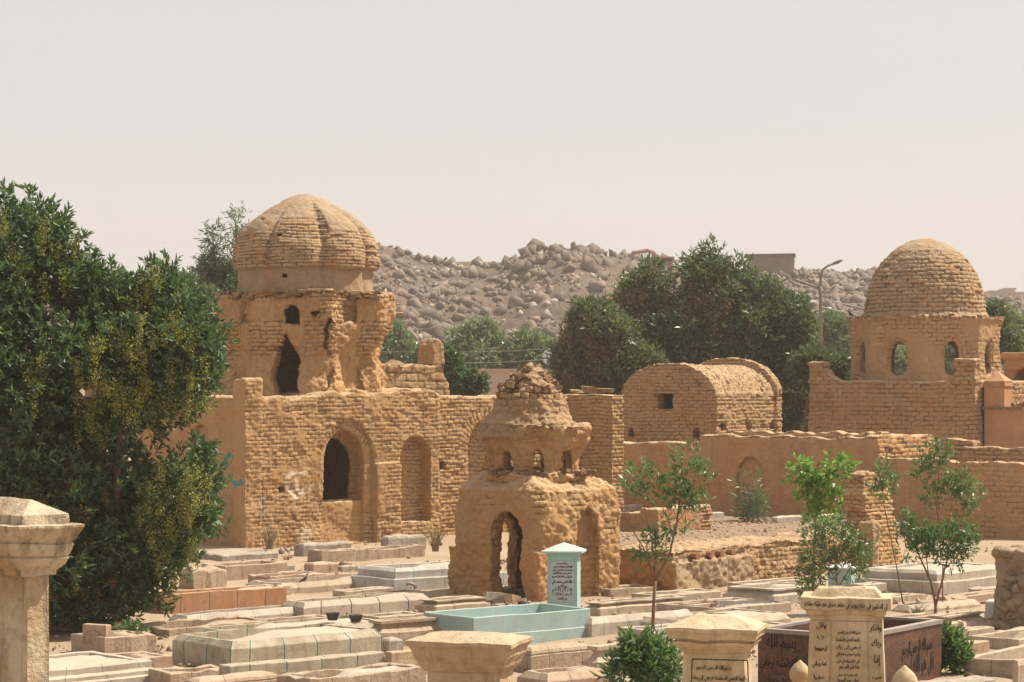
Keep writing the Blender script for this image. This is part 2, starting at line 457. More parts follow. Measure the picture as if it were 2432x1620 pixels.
M['lime_pink'] = stone("pinkish_sandstone", (0.46, 0.325, 0.235), (0.42, 0.285, 0.195), (0.29, 0.185, 0.125), DARKJ, 0.78, 0.009, 0.2, js=.6)
M['lime_brown'] = stone("brown_sandstone", (0.39, 0.28, 0.185), (0.45, 0.345, 0.245), (0.24, 0.16, 0.10), DARKJ, 0.7, 0.010, 0.4, 2.0, js=.6)
M['lime_grey'] = stone("grey_weathered_stone", (0.38, 0.325, 0.26), (0.31, 0.255, 0.20), (0.20, 0.155, 0.11), DARKJ, 1.1, 0.008, 0.3, 2.0, js=.6)
M['concrete'] = stone("rough_concrete", (0.34, 0.28, 0.21), (0.39, 0.33, 0.25), (0.22, 0.17, 0.12), None, streak=0.3, bump=1.5)
M['cap_yellow'] = stone("yellow_limestone", (0.52, 0.39, 0.25), (0.45, 0.32, 0.19), (0.26, 0.175, 0.095), None, streak=0.55, bump=2.4)
M['cap_cream'] = stone("cream_limestone", (0.60, 0.475, 0.315), (0.53, 0.395, 0.235), (0.30, 0.205, 0.115), None, streak=0.45, bump=1.6)
M['cap_marbled'] = stone("marbled_limestone", (0.54, 0.43, 0.295), (0.42, 0.275, 0.14), (0.15, 0.115, 0.08), None, streak=0.85, bump=2.4)
M['white_paint'] = stone("white_painted_plaster", (0.60, 0.585, 0.57), (0.56, 0.535, 0.51), (0.42, 0.38, 0.34), None, bump=0.5)
M['teal_paint'] = stone("teal_painted_plaster", (0.34, 0.455, 0.43), (0.31, 0.43, 0.41), (0.42, 0.37, 0.28), None, streak=0.30, bump=0.6, rough=0.6)
M['teal_stele'] = stone("teal_stele_paint", (0.36, 0.52, 0.47), (0.33, 0.49, 0.45), (0.30, 0.42, 0.38), None, bump=0.7, rough=0.6)
M['teal_light'] = stone("pale_teal_paint", (0.46, 0.58, 0.56), (0.42, 0.55, 0.53), (0.38, 0.48, 0.47), None, bump=0.6)
M['marble_plate'] = stone("white_marble_plate", (0.47, 0.48, 0.465), (0.43, 0.445, 0.43), (0.38, 0.40, 0.39), None, bump=0.2, rough=0.5)
M['granite'] = stone("red_granite", (0.17, 0.085, 0.058), (0.13, 0.066, 0.046), (0.045, 0.025, 0.02), None, bump=0.2, grain=0.8, rough=0.45)
M['granite_edge'] = stone("pale_granite_edge", (0.30, 0.245, 0.215), (0.26, 0.21, 0.185), (0.31, 0.26, 0.24), None, bump=0.2)
M['pink_wall'] = stone("pink_plaster_wall", (0.52, 0.37, 0.295), (0.49, 0.345, 0.27), (0.43, 0.29, 0.215), None, bump=0.3)
M['orange_plaster'] = stone("smooth_orange_plaster", (0.50, 0.265, 0.135), (0.46, 0.24, 0.12), (0.34, 0.185, 0.10), None, streak=0.25, bump=0.5)
M['dust'] = stone("terrace_dust", (0.29, 0.195, 0.125), (0.25, 0.165, 0.105), (0.18, 0.115, 0.075), None, bump=2.2, dust=0.0)
M['cement'] = stone("tomb_fill_cement", (0.46, 0.375, 0.29), (0.49, 0.41, 0.32), (0.33, 0.255, 0.185), None, bump=1.0)
M['sandfill'] = stone("tomb_fill_sand", (0.42, 0.31, 0.215), (0.37, 0.265, 0.18), (0.28, 0.20, 0.135), None, bump=2.0)

def plain(name, c, rough=0.8, var=0.15, sc=6):
    t = NT(name, rough)
    n = t.noise(sc, 4)
    return t.done(t.mix(t.rng(n, 0.3, 0.7), c, tuple(x * (1 - var) for x in c)), t.bump(n, 0.01, 0.4))
M['ink'] = plain("black_paint", (0.022, 0.020, 0.016), 0.7)
t = NT("worn_brown_black_paint", 0.9)
M['ink_brown'] = t.done(t.mix(t.rng(t.noise(38, 5, 0.8), 0.50, 0.62, 0, 0.75), (0.045, 0.032, 0.018), (0.40, 0.30, 0.18)))
M['iron'] = plain("rusty_iron", (0.16, 0.11, 0.08), 0.7, 0.3, 12)
M['pole'] = plain("weathered_steel", (0.24, 0.20, 0.16), 0.6, 0.3, 3)
M['wire'] = plain("wire_sheath", (0.30, 0.26, 0.22), 0.6)
M['wood'] = plain("weathered_wood", (0.42, 0.27, 0.15), 0.9, 0.3, 9)
M['palm_log'] = plain("split_palm_log", (0.34, 0.17, 0.09), 0.9, 0.4, 14)
M['pot'] = plain("dark_clay", (0.10, 0.08, 0.065), 0.8, 0.3, 12)
M['rust_red'] = plain("rusty_red_machine_paint", (0.36, 0.20, 0.16), 0.8)
M['dish'] = plain("white_dish_paint", (0.7, 0.7, 0.68), 0.5)
M['feather'] = plain("brown_feather", (0.30, 0.21, 0.15), 0.9, 0.3, 60)
M['feather_dark'] = plain("dark_feather", (0.05, 0.045, 0.04), 0.9, 0.3, 60)
M['feather_pale'] = plain("pale_feather", (0.55, 0.46, 0.38), 0.9, 0.2, 60)
M['beak'] = plain("dark_beak", (0.08, 0.06, 0.05), 0.6)
M['black_void'] = plain("dark_glass", (0.03, 0.03, 0.03), 0.5)
M['far_wall'] = plain("far_brick_wall", (0.50, 0.38, 0.28), 0.9, 0.2, 0.4)
M['cloth'] = plain("dark_cloth", (0.06, 0.06, 0.08), 0.9, 0.4, 8)

def leafmat(name, a, b, c, tr=0.3, rough=0.42, spec=0.5):
    t = NT(name, rough)
    t.b.inputs['Specular IOR Level'].default_value = spec
    r = t.attr('rnd')
    col = t.mix(t.rng(r, 0, 0.7), a, b)
    col = t.mix(t.rng(r, 0.68, 0.95), col, c)
    t.done(col)
    tl = t.n('ShaderNodeBsdfTranslucent')
    t.l(t.mix(0.5, col, (0.25, 0.40, 0.06), 'MIX'), tl.inputs[0])
    m = t.n('ShaderNodeMixShader'); m.inputs[0].default_value = tr
    t.l(t.b.outputs[0], m.inputs[1]); t.l(tl.outputs[0], m.inputs[2]); t.l(m.outputs[0], t.out.inputs[0])
    return t.m
M['leaf_dark'] = leafmat("leaf_dark_glossy", (0.032, 0.068, 0.030), (0.062, 0.120, 0.050), (0.14, 0.195, 0.085), 0.22, 0.50, 0.45)
M['leaf_mid'] = leafmat("leaf_mid_green", (0.055, 0.090, 0.048), (0.095, 0.135, 0.070), (0.20, 0.22, 0.12), 0.22)
M['leaf_olive'] = leafmat("leaf_olive", (0.070, 0.092, 0.052), (0.115, 0.135, 0.075), (0.21, 0.20, 0.12), 0.25)
M['leaf_grey'] = leafmat("leaf_grey_green", (0.075, 0.11, 0.07), (0.12, 0.15, 0.09), (0.20, 0.22, 0.13), 0.3)
M['leaf_pale'] = leafmat("leaf_pale_hazy", (0.13, 0.17, 0.10), (0.18, 0.225, 0.13), (0.26, 0.30, 0.19), 0.3)  # greens lightened to put distance haze into the leaf colour
M['leaf_fresh'] = leafmat("leaf_fresh_green", (0.13, 0.25, 0.045), (0.20, 0.36, 0.07), (0.32, 0.48, 0.13), 0.45)
M['leaf_sap'] = leafmat("leaf_sapling", (0.075, 0.13, 0.045), (0.12, 0.19, 0.07), (0.23, 0.29, 0.13), 0.3)
M['leaf_bush'] = leafmat("leaf_bush", (0.045, 0.11, 0.036), (0.08, 0.17, 0.055), (0.17, 0.26, 0.10), 0.3)
M['flower'] = leafmat("yellow_green_flowers", (0.22, 0.22, 0.05), (0.33, 0.31, 0.085), (0.46, 0.41, 0.15), 0.25, 0.8, 0.1)
M['seed_brown'] = leafmat("brown_seed_tufts", (0.16, 0.105, 0.055), (0.24, 0.17, 0.09), (0.32, 0.24, 0.13), 0.2, 0.9, 0.1)
M['dead_leaf'] = leafmat("dead_orange_leaves", (0.12, 0.055, 0.02), (0.18, 0.08, 0.03), (0.25, 0.13, 0.05), 0.2, 0.9, 0.1)
M['dry'] = leafmat("dry_blades", (0.20, 0.15, 0.09), (0.28, 0.21, 0.13), (0.38, 0.30, 0.19), 0.1, 0.9, 0.1)
M['bark'] = plain("bark_brown", (0.20, 0.12, 0.075), 0.9, 0.4, 14)
M['bark_red'] = plain("bark_reddish", (0.27, 0.145, 0.09), 0.9, 0.4, 14)

# ground: pale sand and dust with pebbles
t = NT("sandy_ground")
n1 = t.noise(0.25, 6, 0.6); n2 = t.noise(2.2, 7, 0.7); n3 = t.noise(22, 5, 0.7)
c = t.mix(t.rng(n1, 0.35, 0.65), (0.34, 0.24, 0.155), (0.39, 0.29, 0.20))
c = t.mix(t.rng(n2, 0.5, 0.7, 0, 0.5), c, (0.32, 0.225, 0.155))
c = t.mix(t.rng(n3, 0.55, 0.7, 0, 0.5), c, (0.26, 0.195, 0.14))
M['ground'] = t.done(c, t.bump(n3, 0.03, 0.9, t.bump(n2, 0.1, 0.6)))
t = NT("hill_rubble_ground")
n1 = t.noise(0.018, 6, 0.6); n2 = t.noise(0.22, 7, 0.75); n3 = t.noise(1.6, 6, 0.75)
c = t.mix(t.rng(n1, 0.4, 0.6), (0.25, 0.175, 0.125), (0.18, 0.13, 0.095))
c = t.mix(t.rng(n2, 0.45, 0.7, 0, 0.7), c, (0.32, 0.235, 0.175))
c = t.mix(t.rng(n3, 0.5, 0.7, 0, 0.5), c, (0.20, 0.15, 0.12))
M['hill'] = t.done(c, t.bump(n3, 0.6, 1.0, t.bump(n2, 2.0, 0.8)))
def rockmat(name, a, b):
    t = NT(name)
    n1 = t.noise(0.35, 5, 0.6); n2 = t.noise(3, 5, 0.7)
    return t.done(t.mix(t.rng(n2, 0.5, 0.8, 0, 0.5), t.mix(t.rng(n1, 0.4, 0.6), a, b), tuple(x * 0.6 for x in a)), t.bump(n2, 0.12, 0.7))
M['rock_grey'] = rockmat("rock_grey", (0.145, 0.110, 0.086), (0.205, 0.158, 0.125))
M['rock_pink'] = rockmat("rock_pinkish", (0.18, 0.132, 0.10), (0.245, 0.182, 0.14))
M['rock_pale'] = rockmat("rock_pale", (0.32, 0.26, 0.215), (0.38, 0.315, 0.26))
M['rock_wall'] = rockmat("rubble_masonry", (0.36, 0.26, 0.17), (0.26, 0.175, 0.115))
M['skyland'] = rockmat("far_town", (0.42, 0.34, 0.29), (0.5, 0.42, 0.36))

# ------------------------------------------------------------------ ground, terrace, hill
def gz(x, y):
    """height of the ground: level around the graves, climbing towards the knoll the picture is taken from"""
    t = np.clip((27.0 - y) / 24.0, 0, 1)
    return 2.7 * t * t * (3 - 2 * t)
xs = np.concatenate([np.linspace(-600, -40, 15), np.linspace(-38, 38, 150), np.linspace(40, 600, 15)])
ys = np.concatenate([np.linspace(-40, 5, 12), np.linspace(6, 100, 190), np.linspace(104, 620, 40)])
gx, gy = np.meshgrid(xs, ys, indexing='ij')
P = np.stack([gx.ravel(), gy.ravel(), np.zeros(gx.size)], 1)
P[:, 2] = gz(P[:, 0], P[:, 1]) + 0.05 * fbm(P, 0.25, 3, 4) + 0.03 * fbm(P, 1.3, 3, 8) - 0.03
I = np.arange(gx.size).reshape(gx.shape)
Q = np.stack([I[:-1, :-1], I[1:, :-1], I[1:, 1:], I[:-1, 1:]], -1).reshape(-1, 4)
g = link_mesh("ground", np_mesh("ground", P, Q), M['ground'], smooth=True)
tag(g, kind='structure')

# ridge of the hill, traced as (pixel x, pixel y)
RX = [-1500, -400, 0, 200, 400, 470, 560, 700, 880, 930, 1000, 1060, 1110, 1190, 1235, 1260, 1330, 1400, 1450, 1520, 1600, 1700, 1780, 1900, 2000, 2100, 2200, 2340, 2432, 2700, 3800]
RY = [800, 740, 700, 690, 668, 650, 620, 580, 563, 575, 602, 608, 606, 608, 596, 578, 572, 585, 598, 605, 625, 640, 640, 640, 645, 650, 665, 700, 712, 730, 800]
Y0, Y1 = 175.0, 330.0
def ridge(px): return np.interp(px, RX, RY)
def hillz(x, y):
    px = CX + F * x / np.maximum(y, 1)
    top = CZ + (HY - ridge(px)) / F * Y1 - 0.9
    t = np.clip((y - Y0) / (Y1 - Y0), 0, 1)
    prof = 0.86 * t ** 0.92 + 0.14 * sst(0.72, 0.98, t)
    back = sst(0, 70, y - Y1 - 6)
    P = np.stack([x, y, np.zeros_like(x)], -1).reshape(-1, 3)
    n = (3.6 * fbm(P, 0.035, 3, 3) + 1.6 * fbm(P, 0.13, 3, 6) + 0.35 * fbm(P, 0.6, 3, 7)).reshape(x.shape)
    terr = 0.9 * np.sin(t * 13 + 0.012 * x + 1.5 * fbm(P, 0.015, 2, 12).reshape(x.shape))
    damp = np.sin(np.pi * np.clip(t, 0, 1)) ** 0.6
    return -0.4 + (top + 0.4) * prof * (1 - back) + (n + terr) * damp * (1 - back)
hx, hy = np.meshgrid(np.linspace(-150, 160, 420), np.concatenate([np.linspace(165, 350, 250), np.linspace(352, 420, 20)]), indexing='ij')
hx = hx * (hy / 300.0) ** 0.8
P = np.stack([hx.ravel(), hy.ravel(), hillz(hx, hy).ravel()], 1)
I = np.arange(hx.size).reshape(hx.shape)
Q = np.stack([I[:-1, :-1], I[1:, :-1], I[1:, 1:], I[:-1, 1:]], -1).reshape(-1, 4)
h_ = link_mesh("hill", np_mesh("hill", P, Q), M['hill'], smooth=False)
tag(h_, kind='structure')

# angular quarry blocks: a few convex shapes
def hull(n, flat=0.7, seed=0):
    rr = random.Random(seed)
    bm = bmesh.new()
    for k in range(8):
        v = Vector(((k & 1) * 2 - 1, (k >> 1 & 1) * 2 - 1, ((k >> 2 & 1) * 2 - 1) * flat))
        v += Vector([rr.uniform(-.42, .30) * (1 if c < 0 else -1) * -1 for c in v])
        bm.verts.new(v * 0.5)
        if n > 9 and rr.random() < .45: bm.verts.new(Vector((v.x * rr.uniform(.4, 1), v.y, v.z * rr.uniform(.9, 1.25))) * .5)
    r = bmesh.ops.convex_hull(bm, input=bm.verts)
    bmesh.ops.delete(bm, geom=[v for v in bm.verts if not v.link_faces], context='VERTS')
    bmesh.ops.triangulate(bm, faces=bm.faces[:])
    bm.verts.index_update()
    V = np.array([v.co[:] for v in bm.verts]); T = np.array([[v.index for v in f.verts] for f in bm.faces])
    bm.free(); return V, T
HULLS = [hull(random.choice((9, 11, 13)), random.choice((0.5, 0.7, 0.9)), s) for s in range(14)]
def rotm(a, b, c):
    return np.array(Matrix.Rotation(c, 3, 'Z') @ Matrix.Rotation(b, 3, 'Y') @ Matrix.Rotation(a, 3, 'X'))
def rubble(name, pts, sizes, mat, parent=None, kind='stuff', flat=1.0):
    Vs, Ts, n = [], [], 0
    for p, s in zip(pts, sizes):
        V, T = HULLS[RNG.integers(len(HULLS))]
        m = rotm(*(RNG.random(3) * (2.2, 2.2, 6.3) - (1.1, 1.1, 0)))
        Vs.append((V * s * (0.7 + 0.6 * RNG.random(3)) * (1, 1, flat)) @ m.T + p); Ts.append(T + n); n += len(V)
    o = link_mesh(name, np_mesh(name, np.concatenate(Vs), np.concatenate(Ts)), mat, parent)
    if kind: tag(o, kind=kind)
    return o
def hill_pts(n, tl, th, pxl=380, pxh=2560):
    t = tl + (th - tl) * RNG.random(n); y = Y0 + (Y1 - Y0) * t
    px = pxl + (pxh - pxl) * RNG.random(n)
    x = (px - CX) / F * y
    z = hillz(x, y)
    return np.stack([x, y, z], 1)
def dens(P, a, b, s):
    return sst(a, b, fbm(P * (1, 1, 0), 0.028, 3, s))
def bare(P):
    """sandy tracks and slips where few stones lie"""
    t = (P[:, 1] - Y0) / (Y1 - Y0); w = .05 * fbm(P * (1, 1, 0), .05, 3, 21)
    k = np.ones(len(P))
    for c, s, hw in ((.40, .0022, .035), (.16, -.0012, .045), (.66, -.0030, .028)):
        k *= np.where(np.abs(t - c - s * P[:, 0] - w) < hw, .04, 1)
    return k * np.where(fbm(P * (1, 1, 0), .07, 3, 31) > .28, .12, 1)
def rub(name, n, tl, th, s0, s1, mat, keep=None, label=None):
    P = hill_pts(n, tl, th)
    if keep is not None: P = P[RNG.random(len(P)) < keep(P)]
    s = s0 + (s1 - s0) * RNG.random(len(P)) ** 3.0
    P[:, 2] += s * 0.10
    o = rubble(name, P, s, mat)
    o['label'] = label; o['category'] = 'rubble'
    return o
rub("quarry_rubble", 36000, 0.42, 1.0, 0.20, 1.45, M['rock_grey'], lambda P: bare(P) * (0.08 + 0.92 * dens(P, -0.30, 0.30, 9)), "small grey quarry rubble strewn over the upper slope of the hill")
rub("slope_rubble", 31000, 0.02, 0.85, 0.14, 1.15, M['rock_pink'], lambda P: bare(P) * (0.06 + 0.75 * dens(P, -0.10, 0.45, 5)), "small pinkish stones strewn over the lower slope of the hill")
rub("pale_rubble", 3000, 0.02, 1.0, 0.2, 1.0, M['rock_pale'], None, "pale stone chips scattered among the rubble of the hill")

# the largest blocks are things of their own; they share mesh data
blocks = []
for k, (V, T) in enumerate(HULLS):
    for mname in ('rock_grey', 'rock_pink', 'rock_pale'):
        me = np_mesh("boulder", V, T); me.materials.append(M[mname]); blocks.append((mname, me))
def boulder(mname, p, s, label, group, sq=(1, 1, 1)):
    me = random.choice([m for n, m in blocks if n == mname])
    o = bpy.data.objects.new("boulder", me); COL.objects.link(o)
    o.location = p; o.rotation_euler = (random.uniform(-1, 1), random.uniform(-1, 1), random.uniform(0, 6.28))
    o.scale = [.78 * s * random.uniform(.75, 1.3) * q for q in sq]
    tag(o, label, "boulder", group)
for px in np.linspace(880, 1080, 26):       # left part of the ridge
    x = (px + random.uniform(-6, 6) - CX) / F * Y1; y = Y1 - random.uniform(0, 8)
    z = CZ + (HY - ridge(px)) / F * Y1 - 0.8
    boulder('rock_grey', (x, y, z - random.uniform(0, 1.2)), random.uniform(0.8, 1.7), "grey angular boulder heaped on the ridge beside the ribbed dome", "boulders on the ridge by the ribbed dome")
for i in range(70):                          # the high heap
    px = random.uniform(1205, 1600); yy = ridge(px) + random.uniform(-2, 34)
    Yb = Y1 - (yy - ridge(px)) * 0.45 - random.uniform(0, 2)
    boulder('rock_grey', ((px - CX) / F * Yb, Yb, ZY(yy, Yb) - 0.5), random.uniform(0.9, 2.3), "grey angular boulder in the tall heap at the middle of the ridge", "boulders in the tall heap on the ridge")
for i in range(26):
    px = random.uniform(1600, 2050); yy = ridge(px) + random.uniform(-1, 14)
    Yb = Y1 - (yy - ridge(px)) * 0.5
    boulder(random.choice(('rock_grey', 'rock_pink')), ((px - CX) / F * Yb, Yb, ZY(yy, Yb) - 0.5), random.uniform(0.8, 1.6), "brownish boulder on the low right part of the ridge", "boulders on the right part of the ridge")
P = hill_pts(75, 0.5, 0.95, 880, 1500)
for p in P: boulder('rock_grey' if random.random() < .6 else 'rock_pink', p + (0, 0, .3), random.uniform(1.0, 2.0), "dull boulder lying among rubble on the upper slope", "boulders on the upper slope")
P = hill_pts(26, 0.08, 0.35, 1150, 1500)
for p in P: boulder('rock_pale' if random.random() < .6 else 'rock_pink', p + (0, 0, .5), random.uniform(1.3, 2.6), "large pale block at the foot of the hill above the hazy green trees", "pale blocks at the foot of the hill")
P = hill_pts(50, 0.1, 0.8, 1700, 2100)
for p in P: boulder(random.choice(('rock_pale', 'rock_pink', 'rock_grey')), p + (0, 0, .3), random.uniform(0.9, 1.8), "mixed boulder on the slope behind the street lamp", "boulders on the slope behind the street lamp")

# hut on the ridge, digger, far town
fr = Frame(1778, 318, -8, 0)
z0 = ZY(645, 318); z1 = ZY(607, 318); wd = (1885 - 1778) / F * 318
t_ = thing("ridge_hut", "flat-roofed stone hut standing alone on the right of the ridge", "hut", (fr.o.x, fr.o.y, z0 - 1), fr.G)
m = MB(); m.box((wd / 2, 2.2, (z1 - z0) / 2 + .5), (wd, 4.4, z1 - z0 + 1), jit=0.08); m.build("wall", M['rock_pink'], t_)
m = MB(); m.box((wd / 2 - .2, 2.2, z1 - z0 + 1.1), (wd + .7, 4.8, 0.22), jit=0.05); m.build("roof", M['rock_grey'], t_)

Yd = 322
t_ = thing("excavator", "hazy reddish excavator working behind the boulders of the ridge", "excavator", PT(1566, 636, Yd), 0)
s_ = Yd / F
m = MB(); m.box((0, 0, 1.0), (3.4, 2.2, .5)); m.box((0, .0, .4), (3.8, 2.6, .8)); m.build("track", M['rock_grey'], t_)
m = MB(); m.box((.8, 0, 1.0), (2.4, 2.2, 1.0)); m.build("body", M['rust_red'], t_)
m = MB(); m.box((-.6, .4, 1.2), (.9, 1.2, 1.3)); m.build("cab", M['rust_red'], t_)
m = MB(); m.tube([(-.2, 0, 1.2), (-.8, 0, 2.1), (-1.6, 0, 2.4), (-3.6, 0, 2.1)], [.22, .3, .3, .22]); m.build("boom", M['rust_red'], t_)
m = MB(); m.tube([(-3.6, 0, 2.3), (-3.9, 0, .2)], [.26, .2]); m.box((-3.8, 0, -.1), (.7, .9, .9), ry=.4); m.build("bucket_arm", M['rust_red'], t_)

def farbox(pxl, pxr, yt, Y, label):
    t = thing("far_house", label, "house", PT(pxl, 740, Y), 0, "houses of the far town")
    w = (pxr - pxl) / F * Y; h = (740 - yt) / F * Y
    m = MB(); m.box((w / 2, 3, h / 2), (w, 6, h)); m.build("wall", M['skyland'], t)
    m = MB(); m.box((w / 2, 3, h + .15), (w + .3, 6.3, .3)); m.build("roof", M['skyland'], t)
    for i in range(2):
        m = MB(); m.box((w * (.3 + .4 * i), -.02, h * .75), (w * .14, .1, h * .14)); m.build("window", M['rock_grey'], t)
farbox(2352, 2388, 694, 420, "lower pale house in the haze right of the brick dome")
farbox(2388, 2412, 688, 425, "tallest pale house in the haze right of the brick dome")
farbox(2412, 2470, 697, 415, "wide darker house at the edge of the photo in the haze")

# gravel and crumbs of brick lying between the tombs
n_ = 9000
gy_ = 29 + 38 * RNG.random(n_) ** 1.3; gx_ = (RNG.random(n_) - .5) * (gy_ * .50)
Pg = np.stack([gx_, gy_, np.zeros(n_)], 1)
Pg = Pg[fbm(Pg, .35, 3, 17) > -.15]
rubble("gravel", Pg, .02 + .10 * RNG.random(len(Pg)) ** 4, M['rock_wall'], flat=.7)
for o in COL.objects:
    if o.name == 'gravel': o['label'] = "gravel and brick crumbs between the tombs"; o['category'] = "gravel"

# ------------------------------------------------------------------ ribbed-dome mausoleum (left)
A = Frame(590, 64.5, 41)
main = thing("ribbed_dome_mausoleum", "large ruined mud-brick mausoleum with ribbed dome and tall dark doorway in its drum", "mausoleum", A.o, A.G)
uR = A.u(1045)
d0, d1 = A.u(773), A.u(869); h0, h1 = A.u(763), A.u(889); n0, n1 = A.u(950), A.u(1023)
zf = lambda y, u: A.z(y, u)
uc = (d0 + d1) / 2; nc = (n0 + n1) / 2
Vd = 6.2
def f_block(X, Y, Z):
    top = 4.12 + 0.04 * X + 0.05 * np.sin(X * 2.3 + 1) + 0.04 * np.sin(X * 7.1)
    b = np.maximum(bx(X, Y, Z, 0.0, uR, 0, Vd, -0.6, 9), Z - top)
    pier = bx(X, Y, Z, -0.16, 0.42, -0.06, 0.55, -0.6, 4.68 )
    b = uni(b, pier)
    b = uni(b, bx(X, Y, Z, h1 + 0.02, h1 + 0.9, -0.10, 0.5, -0.6, zf(1100, h1)))
    b = sub(b, np.maximum(arch2(X, Z, (h0+h1)/2, (h1-h0)/2, 0.0, zf(1105, uc), zf(994, uc)), Y - 0.10))
    b = sub(b, np.maximum(arch2(X, Z, uc, (d1-d0)/2, 0.0, zf(1090, uc), zf(1020, uc)), Y - 0.60))
    sill = np.maximum(bx(X, Y, Z, d0 - .1, d1 + .1, 0.22, 1.0, -0.6, zf(1192, uc)), -1)
    b = uni(b, sill)
    b = sub(b, np.maximum(arch2(X, Z, uc - .02, (d1-d0)/2 - .10, zf(1188, uc), zf(1095, uc), zf(1040, uc)), np.maximum(Y - 3.2, 0.5 - Y)))
    b = sub(b, bx(X, Y, Z, uc - 1.9, uc + 1.9, .74, 5.6, 0.3, 3.6))
    b = sub(b, np.maximum(arch2(X, Z, nc, (n1-n0)/2, zf(1240, nc), zf(1085, nc), zf(1036, nc)), Y - 0.42))
    uh = A.u(670); b = sub(b, bx(X, Y, Z, uh - .08, uh + .09, -1, .35, zf(1171, uh), zf(1158, uh)))
    # shallow blind arch in the shaded side wall
    b = sub(b, np.maximum(arch2(Y, Z, 2.4, .55, 0.6, 2.7, 3.4), X - 0.16))
    return b
def pl_block(P, N, pl):
    q = sst(0.66, 0.8, pl) * 0.8
    q = np.where(N[:, 0] < -0.6, np.clip(q + 0.65, 0, 1), q)
    q = np.where((P[:, 1] > 0.15) & (P[:, 0] > d0 - .1) & (P[:, 0] < d1 + .1) & (P[:, 2] < zf(1190, uc) + .1), np.clip(q + 0.6, 0, 1), q)
    q = np.where((P[:, 0] > -0.2) & (P[:, 0] < 0.45) & (P[:, 2] < 4.8), np.clip(q + .25, 0, 1), q)
    return q
def stroke(P2, pts, w):
    d = np.full(len(P2), 9.0)
    for a, b in zip(pts[:-1], pts[1:]):
        a = np.array(a); b = np.array(b); ab = b - a
        t_ = np.clip(((P2 - a) @ ab) / (ab @ ab), 0, 1)
        d = np.minimum(d, np.linalg.norm(P2 - a - t_[:, None] * ab, axis=1))
    return 1 - sst(w * 0.8, w * 1.15, d)
def paint_block(P, N, pc):
    w = fbm(P, 6, 3, 3)[:, None] * 0.02
    q = P[:, [0, 2]] + w
    front = (N[:, 1] < -0.4) & (P[:, 1] < 0.3)
    def px(pts): return [(A.u(x), zf(y, A.u(x))) for x, y in pts]
    wht = np.zeros(len(P))
    for pts in ([(703, 1123), (690, 1126), (682, 1140), (686, 1160), (697, 1175), (705, 1184)],
                [(727, 1124), (712, 1127), (705, 1140), (707, 1158), (716, 1172), (724, 1172)], [(722, 1160), (732, 1156)], [(738, 1158), (744, 1152)]):
        wht = np.maximum(wht, stroke(q, px(pts), 0.07))
    pale = 0.5 * stroke(q, px([(728, 1268), (722, 1285)]), 0.20)
    wht = np.maximum(wht, pale) * front
    tl = 0.55 * stroke(q, px([(625, 1185), (623, 1225)]), 0.10) * front
    # teal graffiti on the shaded side wall, near the corner
    s2 = P[:, [1, 2]] + w
    side = (N[:, 0] < -0.4) & (P[:, 0] < 0.2)
    def pv(pts): return [(A.v(x), ZY(y, 65.2)) for x, y in pts]
    t2 = np.zeros(len(P))
    for pts in ([(546, 1078), (534, 1092), (535, 1112)], [(566, 1084), (553, 1096)], [(532, 1100), (542, 1104)], [(556, 1112), (564, 1128), (552, 1140)], [(548, 1132), (562, 1146), (582, 1146)], [(570, 1152), (584, 1142)]):
        t2 = np.maximum(t2, stroke(s2, pv(pts), 0.085))
    t2 = t2 * side
    pc[:, :3] = (0.70, 0.56, 0.42)
    tt = np.maximum(tl, t2)
    pc[tt > wht, :3] = (0.055, 0.24, 0.23)
    pc[:, 3] = np.maximum(wht, tt)
    return pc
def uv_block(P, N):
    side = np.abs(N[:, 0]) > np.abs(N[:, 1])
    u = np.where(side, P[:, 1] + .13, P[:, 0]); v = P[:, 2].copy()
    zs = zf(1100, uc); dx = P[:, 0] - (h0+h1)/2; dz = P[:, 2] - zs + 0.1
    r = np.hypot(dx, dz * 0.92); a = np.arctan2(dz, dx)
    band = (dz > 0) & (r > (d1-d0)/2 - .05) & (r < (h1-h0)/2 + .12) & ~side
    return np.where(band, r, u), np.where(band, a * 0.95, v)
masonry("wall", M['mud_yellow'], main, (-0.5, -0.3, -0.5), (uR + .3, Vd + .3, 5.0), 0.036, f_block, pl_block, paint_block, uv_block,
        bw=0.24, bh=0.115, amp=0.024, rough=0.045, seed=1, fine=0.022, warp=.045)

